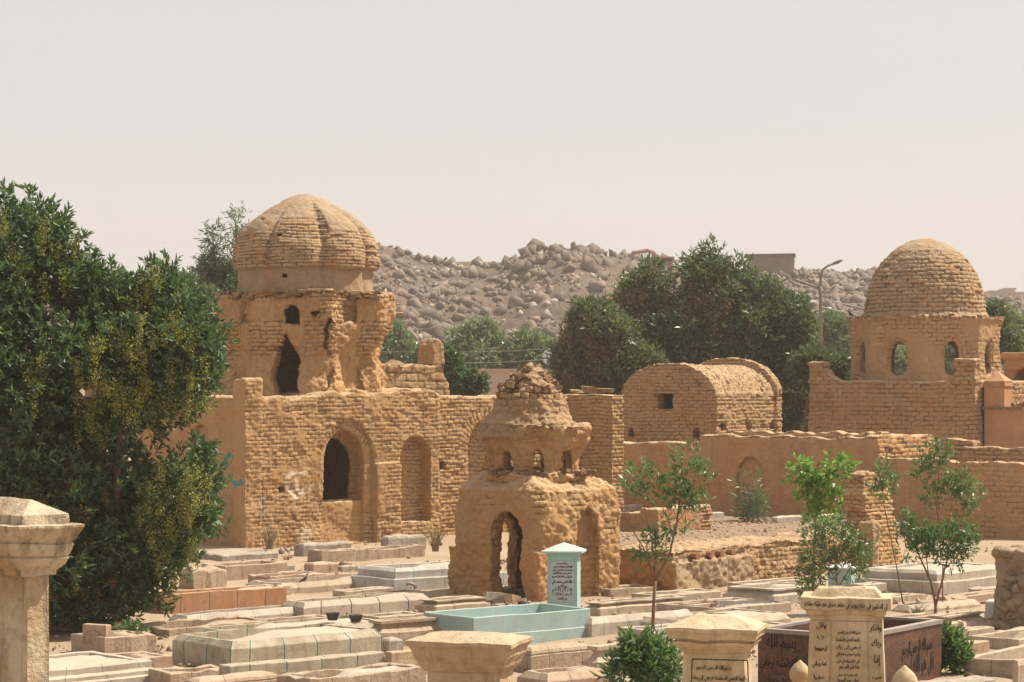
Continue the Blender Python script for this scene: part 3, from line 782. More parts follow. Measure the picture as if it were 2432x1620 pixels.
TA, TB = 4.1, 2.95
K225 = math.pi / 8
tz = lambda y: ZY(y, 70.0)
def polar(X, Y):
    r = np.sqrt(X * X + Y * Y) + 1e-6; a = np.arctan2(Y, X)
    k = np.round(a / (math.pi / 4)); ph = a - k * (math.pi / 4)
    return r, a, ph
def f_tower(X, Y, Z):
    r, a, ph = polar(X, Y)
    zt, zn = tz(706), tz(835)
    apo = 2.22 + 0.30 * np.clip((tz(850) - Z) / (tz(850) - 4.2), 0, 1)
    base = apo / np.cos(ph)
    hz = np.clip((Z - tz(842)) / 0.75, 0, 1)
    horn = 0.34 * hz * np.clip((np.abs(ph) / K225 - 0.42) / 0.42, 0, 1) ** 1.2
    crack = 0.06 * (np.abs(np.sin(a * 11 + np.sin(Z * 3) * .6)) ** 6) * (Z < tz(850))
    fr_l = np.clip(((X - Y) * .7071 - .35) / .3, 0, 1) * np.clip((tz(830) - Z) / .3, 0, 1)
    crack = crack + 0.15 * fr_l * np.abs(np.sin(a * 8.5 + np.sin(Z * 2.2) * .25)) ** 2.5
    ero = 0.13 * np.clip((X + 1.2) / 2.0, 0, 1) * np.clip((Y + 2.6) / 1.0, 0, 1) * np.clip((tz(770) - Z) / 0.5, 0, 1)
    R_ = base + horn - crack - ero
    top = zt + 0.05 * np.sin(a * 9) + 0.07 * np.sin(a * 23 + 1)
    b = np.maximum(r - R_, np.maximum(Z - top, 4.0 - Z))
    # the window of each face, pierced in the near one, blind elsewhere
    for k in range(8):
        an = k * math.pi / 4
        c, s = math.cos(an), math.sin(an)
        lat = -X * s + Y * c; fwd = X * c + Y * s
        deep = 0.25
        if k == 5: continue
        if k in (4, 6, 0): deep = 0.30
        b = sub(b, np.maximum(arch2(lat, Z, 0, 0.27, tz(776), tz(742), tz(716)), np.maximum(1.95 - fwd, deep * 0)))
    s2 = math.sqrt(.5)
    lat = (X - Y) * s2; fwd = -(X + Y) * s2
    b = sub(b, np.maximum(arch2(lat, Z, -0.06, 0.23, tz(779), tz(752), tz(733)), 1.0 - fwd))
    b = sub(b, np.maximum(arch2(lat, Z, 0.62, 0.09, tz(760), tz(750), tz(744)), 2.0 - fwd))
    w = 0.37 * np.clip(1 - np.clip((Z - 5.05) / 1.05, 0, 1) ** 1.7, 0, 1) ** .75
    b = sub(b, np.maximum(np.maximum(np.abs(lat + 0.20 - .04 * np.sin(Z * 5)) - w, Z - 6.1), 1.0 - fwd))
    b = sub(b, np.maximum(r - 1.75, np.abs(Z - 5.3) - 1.75))
    ck = np.abs(lat - 1.02 - .07 * np.sin(Z * 4.1) - .03 * np.sin(Z * 13)) - .035
    b = sub(b, np.maximum(np.maximum(ck, 2.0 - fwd), np.maximum(Z - tz(765), 0)))
    l6 = Y * 1.0 * 0 + X; f6 = -Y       # blind niches of the right-hand face
    b = sub(b, np.maximum(arch2(l6, Z, .1, .33, 4.4, 5.3, 5.9), 2.12 - f6))
    b = sub(b, np.maximum(arch2(-Y, Z, -.1, .33, 4.4, 5.3, 5.9), 2.2 + X))
    return b
def pl_tower(P, N, pl):
    a = np.arctan2(P[:, 1], P[:, 0]); k = np.round(a / (math.pi / 4)); ph = np.abs(a - k * math.pi / 4) / K225
    hornz = (P[:, 2] > tz(850)) & (P[:, 2] < tz(765)) & (ph > 0.35)
    q = 0.92 - 0.0 * pl
    q = np.where(hornz, 0.12 + 0.5 * sst(.7, .8, pl), np.clip(q - 0.7 * sst(0.30, 0.18, pl) , 0, 1))
    return np.where(P[:, 2] > tz(722), 0.25, q)
def uv_polar(rad):
    def f(P, N): return np.arctan2(P[:, 1], P[:, 0]) * rad + 0.07, P[:, 2].copy()
    return f
tower = masonry("drum", M['mud_yellow'], main, (-3.1, -3.1, 3.9), (3.1, 3.1, 7.5), 0.036, f_tower, pl_tower, None, uv_polar(2.5),
        bw=0.30, bh=0.12, amp=0.055, rough=0.11, rf=1.0, seed=2, fine=0.035, mid=.045, smooth=False, loc=(TA, TB, 0))
# dome profile (z, radius)
DZ = [(7.0, 2.06), (tz(645) - .02, 2.02), (tz(644), 2.20), (tz(630), 2.24), (tz(605), 2.22), (tz(583), 2.14), (tz(568), 2.05), (tz(556), 1.95), (tz(540), 1.78), (tz(527), 1.60), (tz(509), 1.28), (tz(494), .95), (tz(480), .60), (tz(470), .28), (tz(464.5), 0.0)]
dzz = [z for z, _ in DZ]; dzr = [r for _, r in DZ]
def f_dome(X, Y, Z):
    r, a, ph = polar(X, Y)
    R_ = np.interp(Z, dzz, dzr)
    lob = 1 - (np.abs(ph) / K225) ** 4.5
    tt = np.clip((dzz[-1] - Z) / 0.8, 0, 1)
    amp = 0.21 * tt * np.clip((Z - 7.9) / .1 + .35, 0.35, 1)
    # three front gores lost their outer shell near the top
    R_ = R_ - amp * (1 - lob)
    scar = np.clip(1 - np.abs((a + 2.24) / 0.42) ** 3, 0, 1) * np.clip((Z - 8.7) / .15, 0, 1) * np.clip((10.0 - Z) / .2, 0, 1)
    R_ = R_ - 0.06 * scar
    b = np.maximum(np.maximum(r - R_, Z - dzz[-1]) * 0.8, 6.9 - Z)
    s2 = math.sqrt(.5); lat = (X - Y) * s2; fwd = -(X + Y) * s2
    def hole(px, y, w): 
        l = (px - 738) / F * 70 + 0.17 * 0
        ang = math.radians(-9.9)
        return np.maximum(np.maximum(np.abs(lat * math.cos(ang) - fwd * math.sin(ang) * -1 - l) - w, np.abs(Z - tz(y)) - w * .8), 0.3 - fwd)
    b = sub(b, hole(688, 665, .10)); b = sub(b, hole(638, 534, .06)); b = sub(b, hole(676, 571, .07))
    return b
def pl_dome(P, N, pl):
    z = P[:, 2] + 0.18 * fbm(P, 1.5, 3, 5)
    r, a, ph = polar(P[:, 0], P[:, 1])
    scar = (np.abs(a + 2.24) < 0.40)
    q = sst(8.85, 9.1, z)
    q = np.where(scar, sst(9.95, 10.05, z) * 0.8, q)
    q = np.where(P[:, 2] < tz(646), 0.95, q)
    return q
masonry("dome", M['mud_dome'], main, (-2.5, -2.5, 6.8), (2.5, 2.5, 10.4), 0.034, f_dome, pl_dome, None, uv_polar(2.2),
        bw=0.42, bh=0.095, amp=0.035, rough=0.05, rf=1.2, seed=3, fine=0.014, loc=(TA, TB, 0), warp=0.02)
# loose slabs crowning the drum, built of the same bricks
m = MB()
for i in range(110):
    a = random.uniform(0, 2 * math.pi); k = round(a / (math.pi / 4)); ph = abs(a - k * math.pi / 4) / K225
    rr = 2.22 / math.cos(a - k * math.pi / 4) + (0.3 * ph ** 2) - random.uniform(0.0, .22)
    m.box((TA + rr * math.cos(a), TB + rr * math.sin(a), tz(706) + random.uniform(-.10, .10)), (random.uniform(.22, .5), random.uniform(.16, .28), random.uniform(.04, .08)), rz=a + 1.57 + random.uniform(-.3, .3), rx=random.uniform(-.12, .12), jit=0.015)
m.build("cornice", M['mud_grey'], main)
def beam(px0, y0, px1, y1, Yb, w, label, par):
    a = par.matrix_basis.inverted() @ PT(px0, y0, Yb); b = par.matrix_basis.inverted() @ PT(px1, y1, Yb)
    mm = MB(); mm.tube([a, (a + b) / 2 + Vector((0, 0, -.01)), b], [w, w * .92, w * .8], 6)
    o = mm.build("beam", M['wood'], par); 
bpy.context.view_layer.update()
beam(893, 741, 958, 745, 70.5, .055, None, main); beam(880, 738, 932, 738, 69.6, .06, None, main)
beam(498, 747, 540, 745, 71, .06, None, main); beam(870, 738, 950, 722, 72.0, .03, None, main)

# cross wall with the big arch and the projecting pier
B = Frame(1045, (A.o + A.U * uR).y + 0.55, 41)
uB = B.u(1352); cx_ = (B.u(1113) + B.u(1196)) / 2
cross = thing("arched_wall", "mud-brick wall with a big blind arch between the mausoleum and the small shrine", "wall", B.o, B.G)
def f_cross(X, Y, Z):
    top = 4.16 + 0.025 * np.sin(X * 3.1) + 0.03 * np.sin(X * 9)
    b = np.maximum(bx(X, Y, Z, -0.3, uB + .5, 0, 0.9, -0.6, 9), Z - top)
    b = uni(b, np.maximum(bx(X, Y, Z, uB - .0, uB + .52, -1.95, .5, -0.6, 9), Z - 4.22))
    b = sub(b, np.maximum(arch2(X, Z, cx_, (B.u(1196) - B.u(1113)) / 2, 0.25, B.z(1060, cx_), B.z(998, cx_)), Y - 0.45))
    uh = B.u(1052); b = sub(b, bx(X, Y, Z, uh - .10, uh + .10, -1, .3, B.z(1116, uh), B.z(1096, uh)))
    return b
def uv_cross(P, N):
    side = np.abs(N[:, 0]) > np.abs(N[:, 1])
    u = np.where(side, P[:, 1] + .13, P[:, 0]); v = P[:, 2].copy()
    dx = P[:, 0] - cx_; dz = P[:, 2] - B.z(1075, cx_)
    r = np.hypot(dx, dz * .8); a = np.arctan2(dz, dx)
    band = (dz > -0.4) & (r > .4) & (r < 1.12) & ~side
    return np.where(band, r * 0.9, u), np.where(band, a * 0.9, v)
masonry("wall", M['mud_yellow'], cross, (-0.5, -2.2, -0.5), (uB + .9, 1.2, 4.5), 0.036, f_cross, lambda P, N, pl: sst(0.72, 0.85, pl) * .7, None, uv_cross,
        bw=0.26, bh=0.12, amp=0.034, rough=0.03, seed=4, fine=0.016)
def slab(name, label, px, y, Y, d, mat, rz=.3, cat="stone", jit=.03, group=None, rx=0.0):
    p = PT(px, y, Y)
    mm = MB(); mm.box((0, 0, d[2] / 2), d, jit=jit, rx=rx)
    o = mm.build(name, M[mat], loc=p, rotz=rz); tag(o, label, cat, group); return o
slab("stone_block", "square pale stone lying on the brick wall right of the rubble peak", 1400, 933, 74.5, (.42, .3, .2), 'mud_grey', .2)
slab("flat_stone", "flat brown slab lying on the brick wall beside the vaulted tomb", 1434, 934, 74.8, (.6, .4, .14), 'mud_red', .1, jit=.05)
slab("flat_stone", "small flat stone on the brick wall close to the rubble peak", 1368, 934, 74, (.35, .3, .1), 'mud_grey', .5, jit=.04)

# rear wall of big bricks with the broken stub
Cc = Frame(905, 76, 41)
rear = thing("rear_brick_wall", "wall of large mud bricks with a ragged standing stub behind the ribbed-dome mausoleum", "wall", Cc.o, Cc.G)
uE = Cc.u(1050)
rz = lambda y: ZY(y, 77)
def f_rear(X, Y, Z):
    b = np.maximum(bx(X, Y, Z, -1.0, uE, 0, 0.8, -.5, 9), Z - (rz(868) + .03 * np.sin(X * 5)))
    ramp = np.maximum(bx(X, Y, Z, uE - .1, uE + .32, 0, 1.2, -.5, 9), Z - (rz(885) - (X - uE) * 1.2))
    us = Cc.u(1046)
    st = np.maximum(bx(X, Y, Z, us - .28, us + .26, .1, .9, -.5, 9), Z - (rz(803) - 2.5 * np.abs(X - us + .05) ** 1.6))
    return uni(uni(b, ramp), st)
masonry("wall", M['mud_grey'], rear, (-1.2, -.3, -.3), (uE + .7, 1.5, 6.6), 0.045, f_rear, lambda P, N, pl: np.where(P[:, 2] > rz(866), .7, .12), bw=0.52, bh=0.26, amp=0.035, rough=0.05, seed=5, mid=.03)
m = MB()
m.add([(0, 0, 0), (.75, .1, .02), (.55, .5, .0), (-.05, .45, .0), (.25, .2, .2), (.5, .25, .17)], [(0, 1, 5, 4), (1, 2, 5), (2, 3, 4, 5), (3, 0, 4), (0, 3, 2, 1)])
o = m.build("tilted_slab", M['mud_red'], loc=PT(914, 868, 76.3), rotz=.2); tag(o, "tilted reddish stone slab lying on the rear brick wall beside the drum", "stone")

# ------------------------------------------------------------------ small ruined shrine (centre)
S = Frame(1276, 50.14, 45)
C0 = S.o.copy()
shr = thing("small_domed_shrine", "small crumbling mud shrine with low dark doorway and rubble-topped dome in the centre", "shrine", C0, S.G)
sz = lambda y, Y=50.1: ZY(y, Y)
L = 1.36
def f_sbody(X, Y, Z):
    t_ = np.clip((Z - 1.5) / 1.15, 0, 1)
    sh = 0.0 + 0.16 * t_ ** 2 + 0.34 * np.clip((Z - 2.25) / .4, 0, 1)
    k = 1.0
    ax = np.abs(X) - (L - sh); ay = np.abs(Y) - (L - sh)
    b = np.where((ax > -.35) & (ay > -.35), np.sqrt(np.maximum(ax + .35, 0) ** 2 + np.maximum(ay + .35, 0) ** 2) - .35, np.maximum(ax, ay))
    b = np.maximum(b, Z - (2.62 - 0.16 * np.clip(X, 0, 2) - .05 * np.clip(Y, 0, 2)))
    b = np.maximum(b, -0.5 - Z)
    # plaster skirt at the foot
    b = uni(b, np.maximum(np.maximum(np.abs(X) - L - .0, np.abs(Y) - L - .0), np.maximum(Z - 1.02, np.maximum(X + 0.9, -0.5 - Z))))
    b = sub(b, np.maximum(arch2(Y, Z, -0.40, 0.47, -0.2, 1.25, 1.80), np.maximum(X + 0.6, -1)))
    b = sub(b, bx(X, Y, Z, -1.0, 1.0, -1.0, 1.02, -0.4, 2.1))
    b = sub(b, np.maximum(arch2(X, Z, 0.14, 0.27, 0.02, 1.2, 1.6), .6 - Y))
    b = sub(b, np.maximum(arch2(X, Z, 0.15, 0.36, -0.2, 1.2, 1.9), Y + 1.16))
    b = sub(b, np.maximum(arch2(Y, Z, 0.52, 0.13, 0.15, .8, .95), X + 1.34))
    return b
def pl_sbody(P, N, pl):
    pl = pl * 0 + fbm(P, 2.0, 3, 14) * .5 + .5
    e = (P[:, 0] < -1.1)
    low = P[:, 2] < 1.02 + 0.08 * fbm(P, 2.5, 3, 2)
    return np.where(e & low, 1.0, np.where(e, 0.9 - .5 * sst(.35, .2, pl), 0.62 + .38 * sst(.3, .6, pl)))
def lump(o, amp, f, lo, hi, axis_f):
    pass
def paint_sbody(P, N, pc):
    pc[:, :3] = (0.47, 0.25, 0.115)
    pc[:, 3] = .8 * (P[:, 0] < -1.15) * (P[:, 2] < 1.02 + 0.08 * fbm(P, 2.5, 3, 2))
    return pc
masonry("body", M['mud_yellow'], shr, (-1.7, -1.7, -.45), (1.7, 1.7, 2.9), 0.026, f_sbody, pl_sbody, paint_sbody, bw=0.3, bh=0.13, amp=0.05, rough=0.06, rf=1.6, seed=6, fine=0.035, mid=.022, smooth=False)
def f_sdrum(X, Y, Z):
    r, a, ph = polar(X, Y)
    z0, z1 = 2.45, sz(1012)
    t_ = np.clip((Z - 2.55) / (z1 - 2.55), 0, 1)
    R_ = (0.92 + 0.17 * sst(.35, .8, t_) + 0.09 * sst(0.7, 1, t_) * (np.abs(ph) / K225) ** 2) / np.cos(ph) ** .5
    R_ = R_ + 0.22 * sst(.12, 0, t_)
    b = np.maximum(r - R_, np.maximum(Z - z1 - .03 * np.sin(a * 7), z0 - Z))
    for k in range(8):
        an = (k) * math.pi / 4
        c, s = math.cos(an), math.sin(an)
        b = sub(b, np.maximum(arch2(-X * s + Y * c, Z, 0, 0.135, sz(1122), sz(1092), sz(1066)), 0.3 - (X * c + Y * s)))
    b = sub(b, np.maximum(r - .66, np.abs(Z - 2.8) - .5))
    return b
masonry("drum", M['mud_yellow'], shr, (-1.6, -1.6, 2.35), (1.6, 1.6, 3.85), 0.024, f_sdrum, lambda P, N, pl: 0.85 + 0 * pl, None, uv_polar(1.1), amp=0.04, rough=0.06, rf=2.1, seed=7, fine=0.035, mid=.025, smooth=False)
def f_sdome(X, Y, Z):
    r = np.sqrt(X * X + Y * Y); a = np.arctan2(Y, X)
    R_ = np.interp(Z, [3.4, sz(1006), sz(985), sz(950), sz(930), sz(922), sz(900), sz(885), sz(872), sz(866)], [1.1, 1.02, .86, .76, .70, .66, .46, .30, .14, 0.0])
    return np.maximum(np.maximum(r - R_, (Z - sz(866))) * .8, 3.35 - Z)
def pl_sdome(P, N, pl): return np.where((P[:, 2] > sz(945)) & (P[:, 2] < sz(900)), .05, .8)
masonry("dome", M['mud_rubble'], shr, (-1.3, -1.3, 3.3), (1.3, 1.3, 5.1), 0.024, f_sdome, pl_sdome, None, uv_polar(.7), bw=.2, bh=.14, amp=0.07, rough=0.06, rf=2.2, seed=8, fine=0.035, mid=.02, smooth=False, loc=(-.12, .1, 0))
m = MB()
for i in range(70):
    t_ = random.random(); a = random.uniform(0, 6.28); rr = .62 * (1 - t_) + .03
    s = random.uniform(.08, .2)
    m.box((-.12 + rr * math.cos(a), .1 + rr * math.sin(a), sz(922) + t_ * .48), (s * 1.3, s, s * .5), rz=a + random.uniform(-.8, .8), rx=random.uniform(-.5, .5), ry=random.uniform(-.4, .4), jit=.015)
m.build("rubble_peak", M['mud_rubble'], shr)
m = MB()
for i in range(46):
    a = random.uniform(0, 6.28); rr = random.uniform(.85, 1.15)
    m.box((rr * math.cos(a), rr * math.sin(a), sz(1014) + random.uniform(-.02, .05)), (random.uniform(.15, .34), random.uniform(.12, .2), .05), rz=a + 1.57 + random.uniform(-.5, .5), rx=random.uniform(-.15, .15), jit=.015)
m.build("cornice", M['mud_grey'], shr)
m = MB()
for i in range(60):
    a = random.uniform(0, 6.28); rr = random.uniform(.95, 1.2)
    m.box((rr * math.cos(a), rr * math.sin(a), 2.6 + random.uniform(-.04, .08)), (random.uniform(.15, .3), random.uniform(.12, .2), .07), rz=a + 1.57 + random.uniform(-.5, .5), rx=random.uniform(-.2, .2), jit=.02)
m.build("ledge", M['mud_rubble'], shr)
slab("stone_block", "rounded pale stone lying in the doorway of the small shrine", 1176, 1422, 47.6, (.42, .3, .14), 'lime_grey', .3, jit=.04)
slab("stone_block", "small pointed reddish stone on the ground below the shrine doorway", 1220, 1430, 47.0, (.2, .2, .16), 'lime_pink', .9, jit=.05)

# ------------------------------------------------------------------ barrel-vaulted tomb
D = Frame(1705, 82, 52)
vault = thing("barrel_vaulted_tomb", "barrel-vaulted mud-brick tomb with one small square window in its gable", "tomb", D.o, D.G)
WV = D.v(1470); LU = D.u(1857)
vz = lambda y: ZY(y, 83.2)
def ell(Y, Z, cy, hw, zs, za, n=2.0):
    """below an arch of half width hw from zs to za, walls below zs"""
    t_ = np.clip((Z - zs) / (za - zs), 0, 1)
    return np.maximum(np.abs(Y - cy) - hw * np.sqrt(np.clip(1 - t_ ** n, 0, 1)), (Z - za) * .8)
def f_vault(X, Y, Z):
    cy = WV / 2; hw = WV / 2
    sag = 0.10 * np.sin(np.clip(X / LU, 0, 1) * math.pi)
    body = np.maximum(ell(Y, Z, cy, hw - .05, vz(950), vz(861) , 2.1) + sag * (Z > 4.3), np.maximum(-X, X - LU))
    body = np.maximum(body, -.5 - Z)
    par = np.maximum(ell(Y, Z, cy, hw + .02, vz(950) + .15, vz(861) + .24, 2.0), np.maximum(LU - .38 - X, X - LU - .02))
    par = np.maximum(par, -.5 - Z)
    b = uni(body, par)
    b = sub(b, bx(X, Y, Z, .45, LU - .6, .5, WV - .5, .8, 4.3))
    wv0, wv1 = D.v(1597), D.v(1562)
    b = sub(b, bx(X, Y, Z, -1, .8, wv0, wv1, vz(973), vz(934)))
    for px, y in ((1497, 1031), (1652, 1031)):
        vv = D.v(px); b = sub(b, np.maximum(arch2(Y, Z, vv, .13, ZY(y + 9, 84), ZY(y - 4, 84), ZY(y - 16, 84)), X - .35))
    for px in (1722, 1783, 1838):
        uu = D.u(px); b = sub(b, np.maximum(arch2(X, Z, uu, .17, ZY(1022, 84), ZY(1012, 84), ZY(1000, 84)), Y - .35))
    return b
def uv_vault(P, N):
    side = np.abs(N[:, 0]) > np.abs(N[:, 1])
    roof = (P[:, 2] > vz(938)) & (np.abs(N[:, 0]) < .5)
    u = np.where(side, P[:, 1] + .13, P[:, 0]); v = P[:, 2].copy()
    ang = np.arctan2(P[:, 2] - vz(950), P[:, 1] - WV / 2)
    return np.where(roof, ang * 2.2, u), np.where(roof, P[:, 0] * 1.0 + .3 * ang, v)
def pl_vault(P, N, pl):
    roof = (P[:, 2] > vz(938)) & (np.abs(N[:, 0]) < .5)
    return np.where(roof, -.9, np.where(np.abs(N[:, 0]) > .6, .12 + .35 * sst(.45, .7, pl), .0))
masonry("vault", M['mud_grey'], vault, (-.3, -.3, -.3), (LU + .3, WV + .3, 6.2), 0.045, f_vault, pl_vault, None, uv_vault, bw=0.30, bh=0.125, amp=0.05, rough=0.03, seed=9, fine=0.02)
m = MB(); vv = (D.v(1597) + D.v(1562)) / 2
m.box((-.02, vv, vz(932)), (.12, .85, .06), jit=.01); m.build("lintel", M['wood'], vault)

# ------------------------------------------------------------------ brick-dome mausoleum (right)
E_ = Frame(2197, 91.3, 57.3)
rm = thing("brick_dome_mausoleum", "mud-brick mausoleum with plain pointed brick dome over an octagon of keyhole windows", "mausoleum", E_.o, E_.G)
ez = lambda y, Y=91.3: ZY(y, Y)
HB = 3.42
# corner of the nearer edge of the body's front face
def f_rbody(X, Y, Z):
    bat = np.clip((3.6 - Z) * .04, 0, .2)
    b = np.maximum(np.maximum(np.abs(X) - HB - bat, np.abs(Y) - HB - bat), np.maximum(Z - 4.70, -.5 - Z))
    # stubs at both ends of the front wall
    n = 0.05 * np.sin(Z * 9)
    b = uni(b, bx(X, Y, Z, -HB, -HB + .55, HB - .62 + 0, HB, 3, ez(864) - .0) + n)
    b = uni(b, np.maximum(bx(X, Y, Z, -HB, -HB + .55, HB - 1.3, HB, 3, 9), Z - (ez(905) + .9 * np.clip(Y - HB + 1.3, 0, .7) ** 1.5)))
    b = uni(b, bx(X, Y, Z, -HB - .05, -HB + .55, -HB, -HB + .80, 3, ez(853, 88.5)) + n)
    b = uni(b, np.maximum(bx(X, Y, Z, -HB, -HB + .55, -HB, -HB + 1.2, 3, 9), Z - (ez(905) + .9 * np.clip(-Y - HB + 1.2, 0, .7) ** 1.2)))
    return b
masonry("wall", M['mud_red'], rm, (-HB - .5, -HB - .5, -.3), (HB + .5, HB + .5, 5.9), 0.052, f_rbody, lambda P, N, pl: .05 + .5 * sst(.6, .75, pl), bw=0.36, bh=0.17, amp=0.05, rough=0.05, seed=10, fine=0.02)
def f_rdrum(X, Y, Z):
    r, a, ph = polar(X, Y)
    cor = 0.09 * sst(ez(775), ez(755), Z)
    ap = 2.74 + cor + .07 * np.sin(np.clip((Z - 4.7) / 2.3, 0, 1) * 3.14) * -1
    b = np.maximum(r - ap / np.cos(ph), np.maximum(Z - ez(757) - .03 * np.sin(a * 13), 4.4 - Z))
    for k in range(8):
        an = k * math.pi / 4
        c, s = math.cos(an), math.sin(an)
        lat = -X * s + Y * c; fw = X * c + Y * s
        zc = ez(853)
        w = .34 + .05 * np.cos((Z - 5.0) * 4)
        hl = np.maximum((np.abs(lat) / w) ** 2.3 + (np.abs(Z - zc) / .66) ** 2.6 - 1, 1.2 - fw) * .3
        b = sub(b, hl)
        rim = ((np.abs(lat) / (w + .13)) ** 2.3 + (np.abs(Z - zc) / .78) ** 2.6 - 1) * .3
        b = sub(b, np.maximum(rim, ap - .06 - fw))
    b = sub(b, np.maximum(r - 2.42, np.abs(Z - 5.7) - 1.2))
    return b
def pl_rdrum(P, N, pl): return np.clip(.35 + .6 * sst(.4, .6, pl), 0, 1)
masonry("drum", M['mud_grey'], rm, (-3.4, -3.4, 4.3), (3.4, 3.4, 7.4), 0.045, f_rdrum, pl_rdrum, None, uv_polar(2.9), bw=.36, bh=.16, amp=0.05, rough=0.06, rf=1.1, seed=11, fine=0.025)
RZ = [(765, 2.60), (757, 2.52), (742, 2.36), (720, 2.33), (695, 2.26), (670, 2.13), (645, 1.95), (620, 1.66), (600, 1.34), (585, .96), (575, .58), (569, .22), (567.5, 0)]
rzz = [ez(y) for y, _ in RZ]; rzr = [r for _, r in RZ]
def f_rdome(X, Y, Z):
    r = np.sqrt(X * X + Y * Y)
    b = np.maximum(np.maximum(r - np.interp(Z, rzz, rzr), Z - rzz[-1]) * .8, 6.8 - Z)
    for px in (2084, 2236):
        th = math.pi - E_.G
        l = (px - 2200) / F * 89.5
        lx, ly = math.cos(-E_.G) * l, math.sin(-E_.G) * l     # world x axis seen from the local frame
        fx, fy = -math.sin(E_.G), -math.cos(E_.G)
        lat = X * math.cos(E_.G) - Y * math.sin(E_.G) - l
        fw = -(X * math.sin(E_.G) + Y * math.cos(E_.G))
        b = sub(b, np.maximum(np.maximum(np.abs(lat) - .12, np.abs(Z - ez(763 if px < 2100 else 758) - .0) - .12), .5 - fw))
    return b
def pl_rdome(P, N, pl): 
    return np.clip(sst(9.3, 9.8, P[:, 2] + .3 * fbm(P, 1, 2, 1)) * .45 + .15 * sst(.6, .8, pl), 0, 1) * (P[:, 2] > ez(748)) + .9 * (P[:, 2] <= ez(748))
masonry("dome", M['mud_dome'], rm, (-2.9, -2.9, 6.7), (2.9, 2.9, 10.6), 0.04, f_rdome, pl_rdome, None, uv_polar(2.3), bw=.40, bh=.155, amp=0.062, rough=0.04, seed=12, fine=0.025)
m = MB()
for i in range(120):
    a = random.uniform(0, 6.28); k = round(a / (math.pi / 4)); rr = 2.72 / math.cos(a - k * math.pi / 4)
    m.box((rr * math.cos(a), rr * math.sin(a), ez(758) + random.uniform(-.03, .05)), (random.uniform(.2, .4), .2, .08), rz=k * math.pi / 4 + 1.57, jit=.02)
m.build("cornice", M['mud_grey'], rm)

# plastered buildings at the right edge
G1 = Frame(2338, 87, 57.3)
pb = thing("plastered_house", "smooth orange plastered house with low roof at the right edge below the brick dome", "house", G1.o, G1.G)
m = MB(); zt = ZY(972, 87)
# the front runs right and towards the camera
def wallbox(mm, fr_, u0, u1, v0, v1, z0, z1): return mm.box(((u0 + u1) / 2, (v0 + v1) / 2, (z0 + z1) / 2), (u1 - u0, v1 - v0, z1 - z0))
wallbox(m, G1, 0, 5, -7, 0, -.3, zt); m.build("wall", M['orange_plaster'], pb)
m = MB(); wallbox(m, G1, -.08, 5.1, -7.1, .06, zt, zt + .10); m.build("roof_edge", M['mud_grey'], pb)
m = MB(); wallbox(m, G1, .02, .85, -.78, .02, zt + .10, zt + 1.05); wallbox(m, G1, -.03, .90, -.83, .07, zt + .86, zt + .93)
m.add([(0, -.8, zt + 1.05), (.87, -.8, zt + 1.05), (.87, .04, zt + 1.05), (0, .04, zt + 1.05), (.43, -.38, zt + 1.42)], [(0, 1, 4), (1, 2, 4), (2, 3, 4), (3, 0, 4)])
m.build("corner_pier", M['orange_plaster'], pb)
rp = np.stack([.5 + 3.5 * RNG.random(160), -6.5 * RNG.random(160), np.full(160, zt + .12)], 1)
rubble("roof_rubble", rp, .08 + .25 * RNG.random(160), M['mud_red'], pb, kind='stuff', flat=.5)
G2 = Frame(2384, 94, 57.3)
pb2 = thing("arched_pavilion", "orange plastered pavilion with moulded cornice and arched opening behind the right-hand house", "pavilion", G2.o, G2.G)
zt2 = ZY(838, 94)
def f_pav(X, Y, Z):
    b = bx(X, Y, Z, 0, 4, -5, 0, -.5, zt2 - .25)
    b = uni(b, bx(X, Y, Z, -.08, 4.1, -5, .08, zt2 - .72, zt2 - .62)); b = uni(b, bx(X, Y, Z, -.12, 4.1, -5, .12, zt2 - .25, zt2))
    b = sub(b, np.maximum(arch2(Y, Z, G2.v(2440), .62, 3.9, ZY(905, 94), ZY(872, 94)), X - 1.4))
    return b
masonry("wall", M['orange_plaster'], pb2, (-.3, -5.2, -.3), (4.3, .3, zt2 + .2), .06, f_pav, lambda P, N, pl: 1.0 + 0 * pl, rough=.015, fine=.004, seed=13)

# ------------------------------------------------------------------ enclosure walls and terrace
H = Frame(2085, 72.5, 47)
enc = thing("enclosure_wall", "long orange plastered wall with ragged top and pointed blind niches in front of the vaulted tomb", "wall", H.o, H.G)
VL = H.v(1475); hz = lambda y, Y=75: ZY(y, Y)
v1_ = H.v(1660)
def f_enc(X, Y, Z):
    wob = .03 * np.sin(Y * 2.2) + .025 * np.sin(Y * 5.3 + 1)
    top = np.where(Y > v1_, 2.60 + .5 * wob + .05 * np.sin(Y * 1.1), 2.86 + wob)
    b = np.maximum(bx(X, Y, Z, 0, .55, -.0, VL + 3, -.4, 9), Z - top)
    b = uni(b, np.maximum(bx(X, Y, Z, .0, H.u(2222), 0, .5, -.4, 9), Z - (2.92 + .03 * np.sin(X * 5))))
    b = uni(b, np.maximum(bx(X, Y, Z, .30, .7, 0, v1_ - 1.2, -.4, 9), Z - (3.00 + .035 * np.sin(Y * 4.1) + .02 * np.sin(Y * 11))))
    for pl_, pr, ya in ((1749, 1815, 1087), (1925, 2003, 1093)):
        c = (H.v(pl_) + H.v(pr)) / 2; w = abs(H.v(pl_) - H.v(pr)) / 2
        b = sub(b, np.maximum(arch2(Y, Z, c, w, 0.3, hz(1150, 74), hz(ya, 74)), X - .14))
    return b
